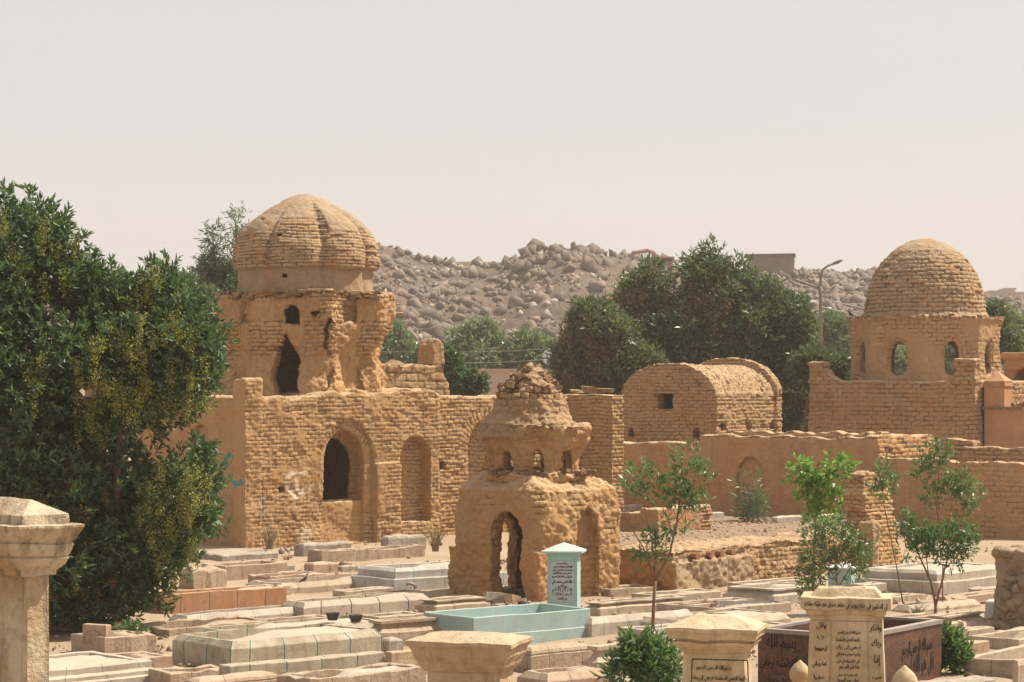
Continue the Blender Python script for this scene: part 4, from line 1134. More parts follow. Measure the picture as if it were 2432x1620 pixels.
masonry("wall", M['mud_orange'], enc, (-.3, -.3, -.3), (H.u(2222) + .3, VL + 3.3, 3.4), .045, f_enc,
        lambda P, N, pl: np.where((N[:, 0] < -.5) & (P[:, 2] < 2.8), .97, np.where(N[:, 1] < -.5, 0.05, .3)), bw=.34, bh=.15, amp=.05, rough=.045, rf=.8, seed=20, fine=.014)
H2 = Frame(2098, 71.6, 49)
enc2 = thing("enclosure_wall", "lower orange mud wall with scratched plaster running to the right edge of the photo", "wall", H2.o, H2.G)
def f_enc2(X, Y, Z):
    return np.maximum(bx(X, Y, Z, 0, .5, -9, .3, -.4, 9), Z - (2.30 + .02 * Y + .035 * np.sin(Y * 2.7) + .02 * np.sin(Y * 8)))
masonry("wall", M['mud_orange'], enc2, (-.3, -9.3, -.3), (.8, .5, 2.7), .05, f_enc2, lambda P, N, pl: np.clip(.55 + .6 * sst(.4, .6, pl), 0, 1) * (N[:, 0] < -.4), bw=.34, bh=.15, amp=.05, rough=.05, seed=21, fine=.02)
H3 = Frame(2288, 77.5, 47)
low = thing("brick_wall_stub", "low layered mud-brick wall on the right between the orange wall and the plastered house", "wall", H3.o, H3.G)
def f_low(X, Y, Z): return np.maximum(bx(X, Y, Z, 0, .5, -6, 0, -.5, 9), Z - (2.46 + .04 * np.sin(Y * 5)))
masonry("wall", M['mud_grey'], low, (-.3, -6.2, -.3), (.8, .3, 2.8), .05, f_low, lambda P, N, pl: 0 * pl, bw=.34, bh=.14, amp=.07, rough=.04, seed=22, fine=.02)
def f_low2(X, Y, Z): return np.maximum(bx(X, Y, Z, 0, .5, -3, 0, -.5, 9), Z - (2.70 + .04 * np.sin(Y * 5)))
H4 = Frame(2130, 79.5, 47)
low2 = thing("brick_wall_stub", "short brick wall top showing between the enclosure corner and the layered wall", "wall", H4.o, H4.G)
masonry("wall", M['mud_grey'], low2, (-.3, -3.2, -.3), (.8, .3, 3.0), .05, f_low2, lambda P, N, pl: 0 * pl, bw=.34, bh=.14, amp=.07, rough=.04, seed=23, fine=.02)

T = Frame(1605, 50.4, 52)
uT = T.u(2078); uP = T.u(1792)
tw = thing("terrace_wall", "low retaining wall with flaking plaster and log ends below the dusty terrace", "wall", T.o, T.G)
def f_ter(X, Y, Z):
    b = np.maximum(bx(X, Y, Z, 0, uT, 0, 1.6, -.4, 9), Z - (.85 + .03 * np.sin(X * 3)))
    b = sub(b, np.maximum(bx(X, Y, Z, uP, uT - .3, -.3, .20, -1, 2), -9))
    b = sub(b, bx(X, Y, Z, -.2, uP, -.2, .10, .62, 1.2))
    b = uni(b, bx(X, Y, Z, uT - .28, uT, -.08, .3, -.4, 1.12))
    return b
def paint_ter(P, N, pc):
    side = N[:, 0] < -.6
    pc[:, :3] = (0.36, 0.26, 0.165); pc[side, :3] = (0.45, 0.245, 0.11)
    pc[:, 3] = .9 * ((P[:, 0] < uP) & (P[:, 2] < .66 + .05 * fbm(P, 2, 2, 3)) & (np.abs(N[:, 2]) < .7) | (P[:, 0] > uT - .3))
    return pc
masonry("wall", M['mud_grey'], tw, (-.3, -.4, -.35), (uT + .3, 2.9, 1.35), .032, f_ter,
        lambda P, N, pl: np.where((P[:, 0] < uP) & (P[:, 2] < .62) | (P[:, 0] > uT - .3), .97, .45 * sst(.4, .7, pl)), paint_ter, bw=.26, bh=.10, amp=.022, rough=.07, rf=1.6, seed=24, fine=.04, mid=.03, smooth=False)
for px in (1592, 1655, 1688, 1713, 1740):
    uu = T.u(px)
    mm = MB()
    if px < 1600: a, b = Vector((-.06, .45, .70)), Vector((.6, .45, .72))
    else: a, b = Vector((uu, -.03, .73)), Vector((uu + random.uniform(-.05, .05), .9, .73))
    mm.tube([a, (a + b) / 2, b], [.085, .09, .085], 7); mm.build("log_end", M['palm_log'], tw)
# terrace surface
poly = [PT(1470, 925, 51.8), PT(1605, 925, 50.55), PT(2085, 925, 57.8), (11.6, 72.6), PT(1470, 925, 79.8), PT(1400, 925, 80)]
n_ = 60
A0 = np.array([poly[1][0], poly[1][1]]) + (T.V.x * .15, T.V.y * .15); A1 = np.array([poly[2][0], poly[2][1]]); B1 = np.array([12.4, 73.2]); B0 = np.array([PT(1400, 925, 82)[0], 82.0])
A00 = A0 + np.array([-1.6, 1.2])
s1, s2 = np.meshgrid(np.linspace(0, 1, n_), np.linspace(0, 1, n_), indexing='ij')
PP = A00 * ((1 - s1) * (1 - s2))[..., None] + A1 * (s1 * (1 - s2))[..., None] + B0 * ((1 - s1) * s2)[..., None] + B1 * (s1 * s2)[..., None]
def terz(y): return .87 - .026 * np.maximum(y - 52, 0)
P = np.concatenate([PP.reshape(-1, 2), terz(PP.reshape(-1, 2)[:, 1:])], 1)
P[:, 2] += .05 * fbm(P, .8, 3, 3) + .02 * fbm(P, 4, 2, 4) + .02
# a skirt to the ground so that the terrace is a solid bank
I = np.arange(n_ * n_).reshape(n_, n_)
Q = np.stack([I[:-1, :-1], I[1:, :-1], I[1:, 1:], I[:-1, 1:]], -1).reshape(-1, 4)
bd = np.concatenate([I[:, 0], I[-1, 1:], I[::-1, -1][1:], I[0, ::-1][1:]])
P = np.concatenate([P, P[bd] * (1, 1, 0) - (0, 0, .3)])
k0 = n_ * n_; nb = len(bd)
Qs = np.array([(bd[(i + 1) % nb], bd[i], k0 + i, k0 + (i + 1) % nb) for i in range(nb - 1)])
tag(link_mesh("terrace", np_mesh("terrace", P, np.concatenate([Q, Qs])), M['dust'], smooth=True), kind='structure')

Bt = Frame(2086, 58.2, 44)
bt = thing("buttress_stub", "leaning stub of rough mud-brick wall at the right end of the terrace", "wall stub", Bt.o, Bt.G)
uB2 = Bt.u(2148)
def f_but(X, Y, Z):
    top = 2.30 - .35 * np.clip(X / uB2, 0, 1) + .05 * np.sin(X * 9)
    b = np.maximum(bx(X, Y, Z, -.30 + .28 * 0, uB2 + .05, -0.0, .9, -.4, 9) , Z - top)
    b = np.maximum(b, -(Y - .16 * np.clip(Z, 0, 3)) - .0)
    jag = -.26 + .22 * np.clip(np.abs(Z - 1.6) / 1.2, 0, 1) + .04 * np.sin(Z * 17)
    return np.maximum(b, np.maximum(jag - X, X - (uB2 - .05 * np.clip(Z, 0, 3))))
masonry("wall", M['mud_yellow'], bt, (-.6, -.3, -.3), (uB2 + .4, 1.2, 2.6), .03, f_but, lambda P, N, pl: 0 * pl, bw=.22, bh=.10, amp=.030, rough=.06, mid=.02, smooth=False, seed=25, fine=.03)
Lb = Frame(1562, 60.5, 48, .62)
lb = thing("low_plinth", "low plastered plinth with a broken brick corner standing on the terrace", "plinth", Lb.o, Lb.G)
uL, vL = Lb.u(1690), Lb.v(1470)
def f_lb(X, Y, Z):
    b = bx(X, Y, Z, 0, uL, 0, vL, -.4, .66)
    b = np.maximum(b, Z - (.66 - .25 * (Y > .6) * np.clip((1.4 - np.abs(X - .8)), 0, .5)))
    return b
masonry("block", M['mud_red'], lb, (-.2, -.2, -.35), (uL + .2, vL + .2, .9), .032, f_lb, lambda P, N, pl: np.where(P[:, 0] > uL - .5, .1, .9), bw=.26, bh=.1, amp=.05, rough=.05, seed=26, fine=.02)

# ------------------------------------------------------------------ tombs
def sweep(L, W, prof, cx=0.0, cy=0.0, seg=0.16, noise=0.008, seed=0.0, wav=0.012):
    """rings of rectangles [offset, z]; returns verts, quads, per-loop uv"""
    nL = max(2, int(L / seg)); nW = max(2, int(W / seg))
    V, UV = [], []
    for o, z in prof:
        x0, x1, y0, y1 = cx + o, cx + L - o, cy + o, cy + W - o
        if x1 < x0: x0 = x1 = (x0 + x1) / 2
        if y1 < y0: y0 = y1 = (y0 + y1) / 2
        for a, b, n in (((x0, y0), (x1, y0), nL), ((x1, y0), (x1, y1), nW), ((x1, y1), (x0, y1), nL), ((x0, y1), (x0, y0), nW)):
            ln = L if n == nL else W
            for i in range(n):
                t_ = i / n
                V.append((a[0] + (b[0] - a[0]) * t_, a[1] + (b[1] - a[1]) * t_, z))
    m_ = 2 * (nL + nW)
    corner = [0, nL, nL + nW, 2 * nL + nW, m_]
    sidelen = [L, W, L, W]
    Q = []
    for r in range(len(prof) - 1):
        for s_ in range(4):
            for i in range(corner[s_], corner[s_ + 1]):
                j = (i + 1) % m_
                Q.append((r * m_ + i, r * m_ + j, (r + 1) * m_ + j, (r + 1) * m_ + i))
                n = corner[s_ + 1] - corner[s_]
                t0 = (i - corner[s_]) / n * sidelen[s_] + .31; t1 = (i + 1 - corner[s_]) / n * sidelen[s_] + .31
                za, zb = prof[r][1], prof[r + 1][1]
                UV += [(t0, za + .05), (t1, za + .05), (t1, zb + .05), (t0, zb + .05)]
    V = np.array(V)
    if noise or wav:
        S_ = V + seed * 3.7
        V = V + np.stack([noise * fbm(S_, 5, 3, 1), noise * fbm(S_, 5, 3, 5), noise * fbm(S_, 5, 3, 9)], 1)
        V[:, 2] += wav * fbm(S_ * (1, 1, 0.2), .9, 2, 3)
    return V, Q, UV, m_
def to_mesh(name, V, Q, UV, cap=None):
    me = bpy.data.meshes.new(name)
    me.from_pydata([tuple(v) for v in V], [], [tuple(q) for q in Q] + ([cap] if cap else []))
    l = me.uv_layers.new(name='UVMap')
    a = np.zeros((len(l.data), 2), dtype=np.float32); a[:len(UV)] = UV
    l.data.foreach_set('uv', a.ravel()); me.update(); return me
PROF = {
    'box': lambda h, w: [(0, -.3), (0, h - .012), (.012, h), (w - .012, h), (w, h - .012), (w, h - .34)],
    'bevel': lambda h, w: [(0, -.3), (0, h - .11), (.012, h - .09), (.095, h), (.095 + w * .5, h), (.095 + w * .5, h - .34)],
    'cornice': lambda h, w: [(0, -.3), (0, h * .52), (.035, h * .54), (.055, h * .56), (.12, h * .70), (.135, h * .80), (.09, h * .88), (.07, h * .89), (.07, h), (.07 + w, h), (.07 + w, h - .3)],
    'round': lambda h, w: [(0, -.3), (0, h * .6), (.03, h * .62), (.02, h * .7), (.04, h * .84), (.09, h * .95), (.15, h), (.15 + w, h), (.15 + w, h - .26)],
    'step': lambda h, w: [(-.22, -.3), (-.22, h * .3), (-.10, h * .34), (-.10, h * .52), (-.02, h * .6), (0, h * .62), (.0, h * .9), (.04, h), (w + .04, h), (w + .04, h - .3)],
    'plinth': lambda h, w: [(-.12, -.3), (-.12, h * .52), (-.10, h * .55), (0, h * .555), (0, h * .86), (.08, h), (.08 + w, h), (.08 + w, h - .25)],
    'solid': lambda h, w: [(0, -.3), (0, h * .8), (.03, h * .93), (.09, h), (.3, h + .02), (9, h + .03)],
    'tealbox': lambda h, w: [(-.035, -.3), (-.035, h * .30), (0, h * .32), (0, h - .01), (.01, h), (w, h), (w + .01, h - .01), (w + .01, h - .45)],
}
NG = [0]
def tomb(xc, yt, yb, xr, xl, mat, style, label, G=41, w=.13, z0=0.0, fill='sandfill', ramp=.35, deep=.24, noise=.010, hh=None, name="tomb", wav=.014, Lmax=3.4, Wmax=1.7):
    NG[0] += 1
    Y = F * (CZ - z0) / (yb - HY)
    fr_ = Frame(xc, Y, G, z0)
    L_ = min(fr_.u(xr), Lmax); W_ = min(fr_.v(xl), Wmax)
    h = hh or (ZY(yt, Y) - z0)
    t_ = thing(name, label, "tomb", fr_.o, fr_.G, "tombs of the cemetery")
    prof = PROF[style](h, w)
    V, Q, UV, m_ = sweep(L_, W_, prof, noise=noise, seed=NG[0], wav=wav)
    cap = tuple((len(prof) - 1) * m_ + i for i in range(m_)) if style == 'solid' else None
    link_mesh("slab" if style == 'solid' else "kerb", to_mesh("kerb", V, Q, UV, None), M[mat], t_)
    if style != 'solid':
        inn = prof[-1][0] - .01
        nx, ny = 26, 14
        X_, Y_ = np.meshgrid(np.linspace(inn, L_ - inn, nx), np.linspace(inn, W_ - inn, ny), indexing='ij')
        s_ = (X_ - inn) / (L_ - 2 * inn); c_ = 1 - np.abs((Y_ - W_ / 2) / (W_ / 2 - inn))
        Z_ = h - deep + (deep - .02) * np.clip((s_ - ramp) / .32, 0, 1) * np.clip(c_ * 2.2 + .35, 0, 1)
        P = np.stack([X_.ravel(), Y_.ravel(), Z_.ravel()], 1)
        P[:, 2] += .018 * fbm(P, 3.2, 3, NG[0])
        I = np.arange(nx * ny).reshape(nx, ny)
        Q = np.stack([I[:-1, :-1], I[1:, :-1], I[1:, 1:], I[:-1, 1:]], -1).reshape(-1, 4)
        link_mesh("fill", np_mesh("fill", P, Q), M[fill], t_, smooth=True)
    return t_, fr_, L_, W_, h

tomb(549, 1527, 1590, 909, 380, 'lime_teal', 'bevel', "large beige tomb with dark-green joint drips in the left foreground", ramp=.25, fill='cement', deep=.16)
tomb(546, 1584, 1640, 914, 520, 'lime_teal', 'box', "tomb slab streaked with drips directly in front of the large beige tomb", fill='cement', ramp=-.4)
tomb(390, 1413, 1456, 680, 340, 'lime_orange', 'box', "long orange-tiled tomb half behind the big green tree", w=.1, ramp=.45, fill='cement')
tomb(722, 1431, 1468, 1021, 668, 'lime_dark', 'bevel', "long pinkish-beige tomb with black joints beside the orange-tiled one", fill='cement', ramp=.45)
tomb(667, 1387, 1408, 937, 584, 'lime_fine', 'bevel', "beige kerbed tomb with a bird perched on its edge", fill='sandfill', ramp=.5)
t6 = tomb(939, 1352, 1404, 1190, 850, 'lime_blue', 'plinth', "bluish-white tomb with pale blue joints just left of the small shrine", fill='cement', ramp=.2)
tomb(535, 1344, 1376, 682, 478, 'lime_pink', 'box', "orange-beige kerbed tomb filled with gravel behind the beige kerbed one", fill='sandfill', ramp=1.2, deep=.1)
tomb(462, 1352, 1394, 541, 425, 'lime_brown', 'solid', "chipped beige stone block beside the lower branches of the green tree", noise=.05, G=48)
tomb(528, 1318, 1334, 660, 440, 'lime_grey', 'solid', "flat grey slab close to the mausoleum wall under the spiky dry plant", noise=.02)
tomb(765, 1310, 1336, 1008, 730, 'lime_brown', 'box', "eroded low brick-kerbed tomb along the mausoleum wall", fill='sandfill', ramp=.8, noise=.035, wav=.04)
tomb(722, 1294, 1318, 834, 698, 'lime_grey', 'solid', "thick grey slab against the wall left of the doorway foot", noise=.03)
tomb(922, 1275, 1306, 1012, 905, 'lime_grey', 'solid', "grey stone pedestal with swirling veins below the blind niche", noise=.03, Wmax=1.2)
tomb(442, 1463, 1486, 790, 398, 'lime_white', 'bevel', "pale whitish kerbed tomb between the orange-tiled and the dripping one", fill='cement', ramp=.35)
tomb(400, 1492, 1512, 640, 330, 'lime_brown', 'box', "broken tomb with crumbling plaster rim beneath the tree", noise=.04, wav=.03)
t13 = tomb(560, 1504, 1536, 925, 455, 'lime_teal', 'bevel', "long beige tomb with two dark clay pots sunk in its top", fill='cement', ramp=.05)
tomb(905, 1478, 1535, 1080, 862, 'lime_brown', 'cornice', "brown stained tomb with moulded rim left of the teal tomb", fill='sandfill')
tomb(470, 1616, 1665, 668, 430, 'lime_pink', 'round', "rounded pinkish tomb cut by the bottom edge left of centre", fill='cement', ramp=-.3)
tomb(405, 1600, 1632, 560, 350, 'lime_brown', 'box', "hollow tomb with dark inner wall at the bottom edge", noise=.03, deep=.33, ramp=1.5)
tomb(735, 1614, 1660, 1010, 655, 'lime_brown', 'box', "rough-topped tomb with stained patch at the bottom edge left of the yellow cap", noise=.03, fill='cement', ramp=.2)
tomb(112, 1590, 1640, 362, -40, 'lime_white', 'step', "stepped whitish marble tomb in the lower left corner", fill='cement', ramp=-.4)
tomb(250, 1516, 1556, 372, 170, 'lime_brown', 'box', "cracked brown kerbed tomb behind the engraved headstone", noise=.03)
tomb(1036, 1428, 1456, 1165, 985, 'lime_fine', 'cornice', "moulded beige tomb at the foot of the small shrine", fill='cement', ramp=.3)
tomb(900, 1466, 1486, 1010, 850, 'lime_fine', 'box', "low beige kerb tomb between the black-jointed tomb and the brown moulded one", w=.1)
tomb(1426, 1434, 1462, 1642, 1378, 'lime_fine', 'cornice', "moulded pinkish tomb right of the teal headstone", fill='cement', ramp=.3)
tomb(1405, 1470, 1508, 1650, 1380, 'lime_white', 'bevel', "pale flat-topped tomb right of the teal tomb crossed by the thin sapling", fill='cement', ramp=-.2)
tomb(1262, 1540, 1590, 1410, 1215, 'lime_brown', 'round', "rounded brown tomb with white stains in front of the teal tomb", fill='cement', ramp=-.2)
tomb(1300, 1604, 1660, 1455, 1228, 'lime_pink', 'bevel', "pink stone tomb at the bottom edge right of the yellow cap", fill='sandfill')
tomb(1418, 1540, 1615, 1600, 1380, 'lime_fine', 'cornice', "yellowish tomb with ledged rim behind the green bush", fill='cement')
tomb(1839, 1402, 1436, 1968, 1716, 'lime_white', 'cornice', "pale tomb with heavy cornice in front of the terrace wall", fill='cement', ramp=.4, G=45)
tomb(1770, 1387, 1402, 1925, 1728, 'lime_fine', 'box', "low beige kerb behind the pale cornice tomb", w=.1)
tomb(1700, 1446, 1466, 1880, 1560, 'lime_fine', 'box', "thin-kerbed beige tomb between the pale cornice tomb and the stepped cap", w=.08, fill='cement')
tomb(1640, 1478, 1510, 1878, 1500, 'lime_fine', 'bevel', "beige tomb with oblique joints just behind the blank-topped stele", fill='cement', ramp=.4)
tomb(1560, 1415, 1432, 1712, 1500, 'lime_fine', 'box', "low narrow kerb tomb between the moulded pinkish and the pale cornice tombs", fill='sandfill', w=.1)
t29 = tomb(2226, 1358, 1412, 2386, 2048, 'lime_white', 'plinth', "wide white double-stepped tomb right of the terrace", G=47, w=.22, fill='cement', ramp=-.1, deep=.1, Lmax=4.6, Wmax=2.6)
tomb(2052, 1390, 1412, 2106, 2015, 'lime_white', 'box', "small white kerb tomb in front of the wide double-stepped one", G=45)
tomb(2243, 1466, 1502, 2350, 2190, 'lime_fine', 'cornice', "beige tomb with tall moulded rim right of the granite tomb", G=44, fill='cement')
tomb(2258, 1502, 1524, 2362, 2226, 'lime_fine', 'box', "low kerb tomb in front of the tall-rimmed beige tomb", G=44, w=.1)
tomb(2268, 1534, 1566, 2350, 2240, 'lime_pink', 'box', "small pinkish kerb beside the round green bush", G=48, w=.1)
tomb(2452, 1572, 1612, 2620, 2288, 'lime_fine', 'box', "long thin-kerbed tomb in the lower right corner", G=52, w=.10, Wmax=2.4, deep=.3, ramp=.6)
tomb(2420, 1520, 1548, 2560, 2300, 'lime_fine', 'box', "narrow-kerbed tomb behind the long one at the right edge", G=46, w=.10, Wmax=2.0)
tomb(2160, 1440, 1458, 2330, 2118, 'lime_fine', 'bevel', "low beige tomb at the foot of the twin-stemmed sapling", G=44, fill='sandfill')
tomb(2268, 1418, 1432, 2400, 2225, 'lime_pink', 'box', "flat pinkish kerb with a tilted slab behind the twin-stemmed sapling", G=44, w=.1, fill='sandfill')
tomb(2345, 1364, 1380, 2450, 2310, 'lime_white', 'box', "low pale kerb left of the rubble stone stub", G=46)
tomb(2200, 1628, 1690, 2372, 2140, 'lime_grey', 'round', "grey rough slab tomb at the bottom right edge", fill='cement', ramp=-.3, noise=.03)
tomb(1480, 1614, 1670, 1640, 1440, 'lime_grey', 'round', "grey rounded tomb at the bottom edge below the green bush", fill='cement', ramp=-.3)
tomb(2418, 1566, 1640, 2480, 2404, 'lime_fine', 'solid', "small square beige block at the right edge near the bottom")
tomb(745, 1338, 1362, 802, 722, 'lime_pink', 'solid', "small brick-like pinkish block behind the perched bird", Wmax=.5)
tomb(812, 1345, 1358, 850, 800, 'lime_grey', 'solid', "small grey step at the end of the bluish-white tomb", Wmax=.6)
tomb(690, 1394, 1406, 812, 650, 'lime_fine', 'box', "thin low kerb between the bird's tomb and the black-jointed tomb", w=.08)
tomb(925, 1518, 1552, 958, 900, 'lime_grey', 'solid', "small grey slab at the end of the large beige tomb", Wmax=.6)
tomb(930, 1550, 1605, 1050, 915, 'cap_yellow', 'box', "yellowish tomb half hidden behind the yellow cap")
for a in ((1845, 1228, 1240, 1925, 1832, "pale low tomb on the terrace under the bright green sapling"), (1925, 1226, 1244, 2008, 1905, "pale domed tomb on the terrace left of the wall stub"), (1500, 1198, 1212, 1535, 1476, "small whitish tomb on the terrace behind the shrine's shoulder"), (1650, 1218, 1232, 1720, 1640, "small white tomb on the terrace beside the niche plant")):
    tomb(a[0], a[1], a[2], a[3], a[4], 'lime_white', 'solid', a[5], z0=.30 if a[0] == 1500 else .47, Wmax=1.3, hh=.16 if a[0] != 1925 else .24)
tomb(360, 1420, 1440, 470, 300, 'lime_pink', 'box', "low reddish kerb in the shade under the tree left of the orange-tiled tomb", w=.1)
tomb(170, 1475, 1500, 300, 110, 'lime_brown', 'box', "dusty kerb in the shade below the tree behind the engraved headstone", w=.1)
tomb(600, 1350, 1362, 700, 560, 'lime_grey', 'box', "half-buried kerb in the sand behind the orange-beige gravel tomb", w=.1, G=44)
tomb(1120, 1460, 1484, 1300, 1060, 'lime_pink', 'box', "flat pinkish tomb between the shrine doorway and the teal tomb", w=.12)
tomb(1530, 1498, 1522, 1700, 1470, 'lime_white', 'box', "greyish kerb tomb behind the lower stem of the thin sapling", w=.12, fill='cement')
tomb(2390, 1450, 1470, 2500, 2350, 'lime_fine', 'box', "beige kerb behind the white painted block at the right edge", G=46)

for a in ((640, 1370, 1388, 775, 590, 'lime_pink', 'box', "half-sunk pinkish kerb just behind the bird's tomb"), (548, 1402, 1420, 690, 500, 'lime_fine', 'box', "beige kerb squeezed behind the orange-tiled tomb"),
          (860, 1416, 1434, 1012, 812, 'lime_brown', 'bevel', "brownish tomb between the bluish-white and the black-jointed tombs"), (1010, 1492, 1512, 1120, 960, 'lime_fine', 'box', "beige kerb just left of the teal tomb's corner"),
          (300, 1566, 1594, 410, 232, 'lime_pink', 'box', "pinkish kerb between the stepped marble and the large beige tomb"), (640, 1478, 1494, 800, 590, 'lime_pink', 'box', "thin pinkish kerb before the pale whitish tomb"),
          (1180, 1478, 1500, 1300, 1140, 'lime_fine', 'box', "beige kerb hidden behind the teal tomb"), (1450, 1400, 1414, 1560, 1400, 'lime_brown', 'box', "brown kerb along the foot of the shrine's right side"),
          (1650, 1436, 1452, 1740, 1605, 'lime_pink', 'box', "short pinkish kerb left of the pale cornice tomb's foot"), (1720, 1500, 1524, 1880, 1650, 'lime_fine', 'box', "beige kerb right behind the hipped stele cap"),
          (1500, 1540, 1572, 1620, 1440, 'lime_brown', 'bevel', "brown tomb between the green bush and the hipped stele"), (1960, 1432, 1448, 2080, 1910, 'lime_fine', 'box', "beige kerb behind the written cap"),
          (2130, 1470, 1488, 2245, 2080, 'lime_pink', 'box', "pinkish kerb behind the granite tomb's far corner"), (2290, 1480, 1500, 2420, 2250, 'lime_pink', 'bevel', "pinkish tomb in front of the white painted block"),
          (2330, 1400, 1412, 2440, 2300, 'lime_fine', 'box', "sunken beige kerb behind the tilted slab"), (2120, 1418, 1430, 2200, 2085, 'lime_fine', 'box', "small beige kerb at the foot of the wide white tomb"),
          (2380, 1500, 1520, 2500, 2345, 'lime_fine', 'bevel', "low tomb below the rubble stone stub"), (1085, 1545, 1590, 1260, 1030, 'lime_pink', 'bevel', "pinkish tomb hidden behind the blunt yellow cap"),
          (820, 1404, 1416, 935, 790, 'lime_fine', 'box', "thin beige kerb touching the base of the bluish-white tomb")):
    tomb(a[0], a[1], a[2], a[3], a[4], a[5], a[6], a[7], w=.11, fill=random.choice(('cement', 'sandfill')), ramp=random.choice((.3, .6, 1.2)), noise=random.choice((.01, .02, .03)), G=random.uniform(39, 45))
# clay pots
for px, y, tl in ((790, 1459, "leftmost of two dark clay pots set in the top of the long beige tomb"), (845, 1464, "rightmost of two dark clay pots set in the top of the long beige tomb")):
    p = PT(px, y + 6, t13[1].o.y + 1.9)
    mm = MB(); mm.lathe([(.085, -.06), (.10, -.01), (.115, .02), (.12, .06), (.135, .072), (.12, .076), (.10, .07), (.085, .0)], 20)
    o = mm.build("clay_pot", M['pot'], None, True, p); tag(o, tl, "pot", "clay pots on the long tomb")
# headstone and white block, tilted slab
def block(name, px, yt, yb, wpx, dep, G, mat, label, cat, z0=0.0, jit=.0):
    Y = F * (CZ - z0) / (yb - HY); fr_ = Frame(px, Y, G, z0)
    w_ = wpx / F * Y
    t_ = thing(name, label, cat, fr_.o, fr_.G)
    return t_, fr_, w_, ZY(yt, Y) - z0
t_, fr_, w_, h = block("headstone", 252, 1486, 1552, 62, .12, 62, 'lime_pink', "square pinkish headstone engraved with a calligraphic roundel beneath the green tree", "headstone")
hs_w = w_ / math.sin(fr_.G)
V, Q, UV, m_ = sweep(.14, hs_w, [(0, -.3), (0, h - .01), (.01, h), (.07, h + .002)], noise=.004); link_mesh("slab", to_mesh("slab", V, Q, UV), M['lime_pink'], t_)
HS = (t_, hs_w, h)
t_, fr_, w_, h = block("white_block", 2392, 1430, 1483, 50, .5, 70, 'white_paint', "white painted plaster block left of the rubble stone stub", "block")
V, Q, UV, m_ = sweep(.45, .42, [(0, -.3), (0, h * .52), (.012, h * .56), (.012, h - .02), (.03, h), (.3, h + .01)], noise=.004); link_mesh("body", to_mesh("body", V, Q, UV), M['white_paint'], t_)
slab("tilted_slab", "brown slab tilted on the sand behind the twin-stemmed sapling", 2275, 1430, 47.8, (.5, .35, .06), 'lime_brown', .3, "slab", .02, rx=.35)
mm = MB(); mm.tube([(-.13 * math.cos(a), 0, .11 * math.sin(a)) for a in np.linspace(.9, math.pi, 12)], .03, 8)
o = mm.build("stone_hoop", M['lime_fine'], None, True, PT(973, 1398, 50.5)); tag(o, "small curved stone rim standing on the tomb left of the shrine", "rim")
p_ = PT(2085, 1352, 52.5)
P = rotm(.2, .1, .3)
V, T_ = HULLS[3]; o = link_mesh("cloth_bundle", np_mesh("cloth_bundle", V * (.34, .3, .22), T_), M['cloth'], None, True, p_); tag(o, "dark bundle of cloth by the foot of the leaning wall stub", "bundle")

# rubble stone stub at the right edge
Yr = GY(1490)
rs = thing("rubble_stub", "stub of rough rubble masonry standing at the right edge", "wall stub", PT(2440, 1490, Yr), R(40))
def f_rs(X, Y, Z):
    w_ = .50 - .10 * np.clip(Z, 0, 1.5)
    return np.maximum(np.maximum(np.abs(X) - w_, np.abs(Y) - .45), np.maximum(Z - 1.42, -.4 - Z))
masonry("core", M['rock_wall'], rs, (-.9, -.9, -.3), (.9, .9, 1.7), .03, f_rs, lambda P, N, pl: 1 + 0 * pl, rough=.12, rf=2.2, seed=31, fine=.04)
for i in range(46):
    a = random.choice((random.uniform(2.6, 4.4), random.uniform(4.2, 5.9))); z = random.uniform(0, 1.4)
    w_ = .50 - .10 * z
    x, y = w_ * max(-1, min(1, 1.35 * math.cos(a))), .45 * max(-1, min(1, 1.35 * math.sin(a)))
    V, T_ = HULLS[i % len(HULLS)]
    s_ = random.uniform(.14, .30)
    o = link_mesh("stone", np_mesh("stone", V * s_ * np.array([1, 1, .8]), T_), M['rock_wall'], rs); o.location = (x, y, z); o.rotation_euler = (random.uniform(-.5, .5), random.uniform(-.5, .5), random.uniform(0, 6))

# ------------------------------------------------------------------ Arabic lettering
FORMS = {'ا': (0xFE8D, 2), 'أ': (0xFE83, 2), 'إ': (0xFE87, 2), 'ب': (0xFE8F, 4), 'ة': (0xFE93, 2), 'ت': (0xFE95, 4), 'ث': (0xFE99, 4), 'ج': (0xFE9D, 4),
 'ح': (0xFEA1, 4), 'خ': (0xFEA5, 4), 'د': (0xFEA9, 2), 'ذ': (0xFEAB, 2), 'ر': (0xFEAD, 2), 'ز': (0xFEAF, 2), 'س': (0xFEB1, 4), 'ش': (0xFEB5, 4), 'ص': (0xFEB9, 4),
 'ض': (0xFEBD, 4), 'ط': (0xFEC1, 4), 'ظ': (0xFEC5, 4), 'ع': (0xFEC9, 4), 'غ': (0xFECD, 4), 'ف': (0xFED1, 4), 'ق': (0xFED5, 4), 'ك': (0xFED9, 4), 'ل': (0xFEDD, 4),
 'م': (0xFEE1, 4), 'ن': (0xFEE5, 4), 'ه': (0xFEE9, 4), 'و': (0xFEED, 2), 'ى': (0xFEEF, 2), 'ي': (0xFEF1, 4), 'ئ': (0xFE89, 4)}
LA = {'ا': 0xFEFB, 'أ': 0xFEF7, 'إ': 0xFEF9}
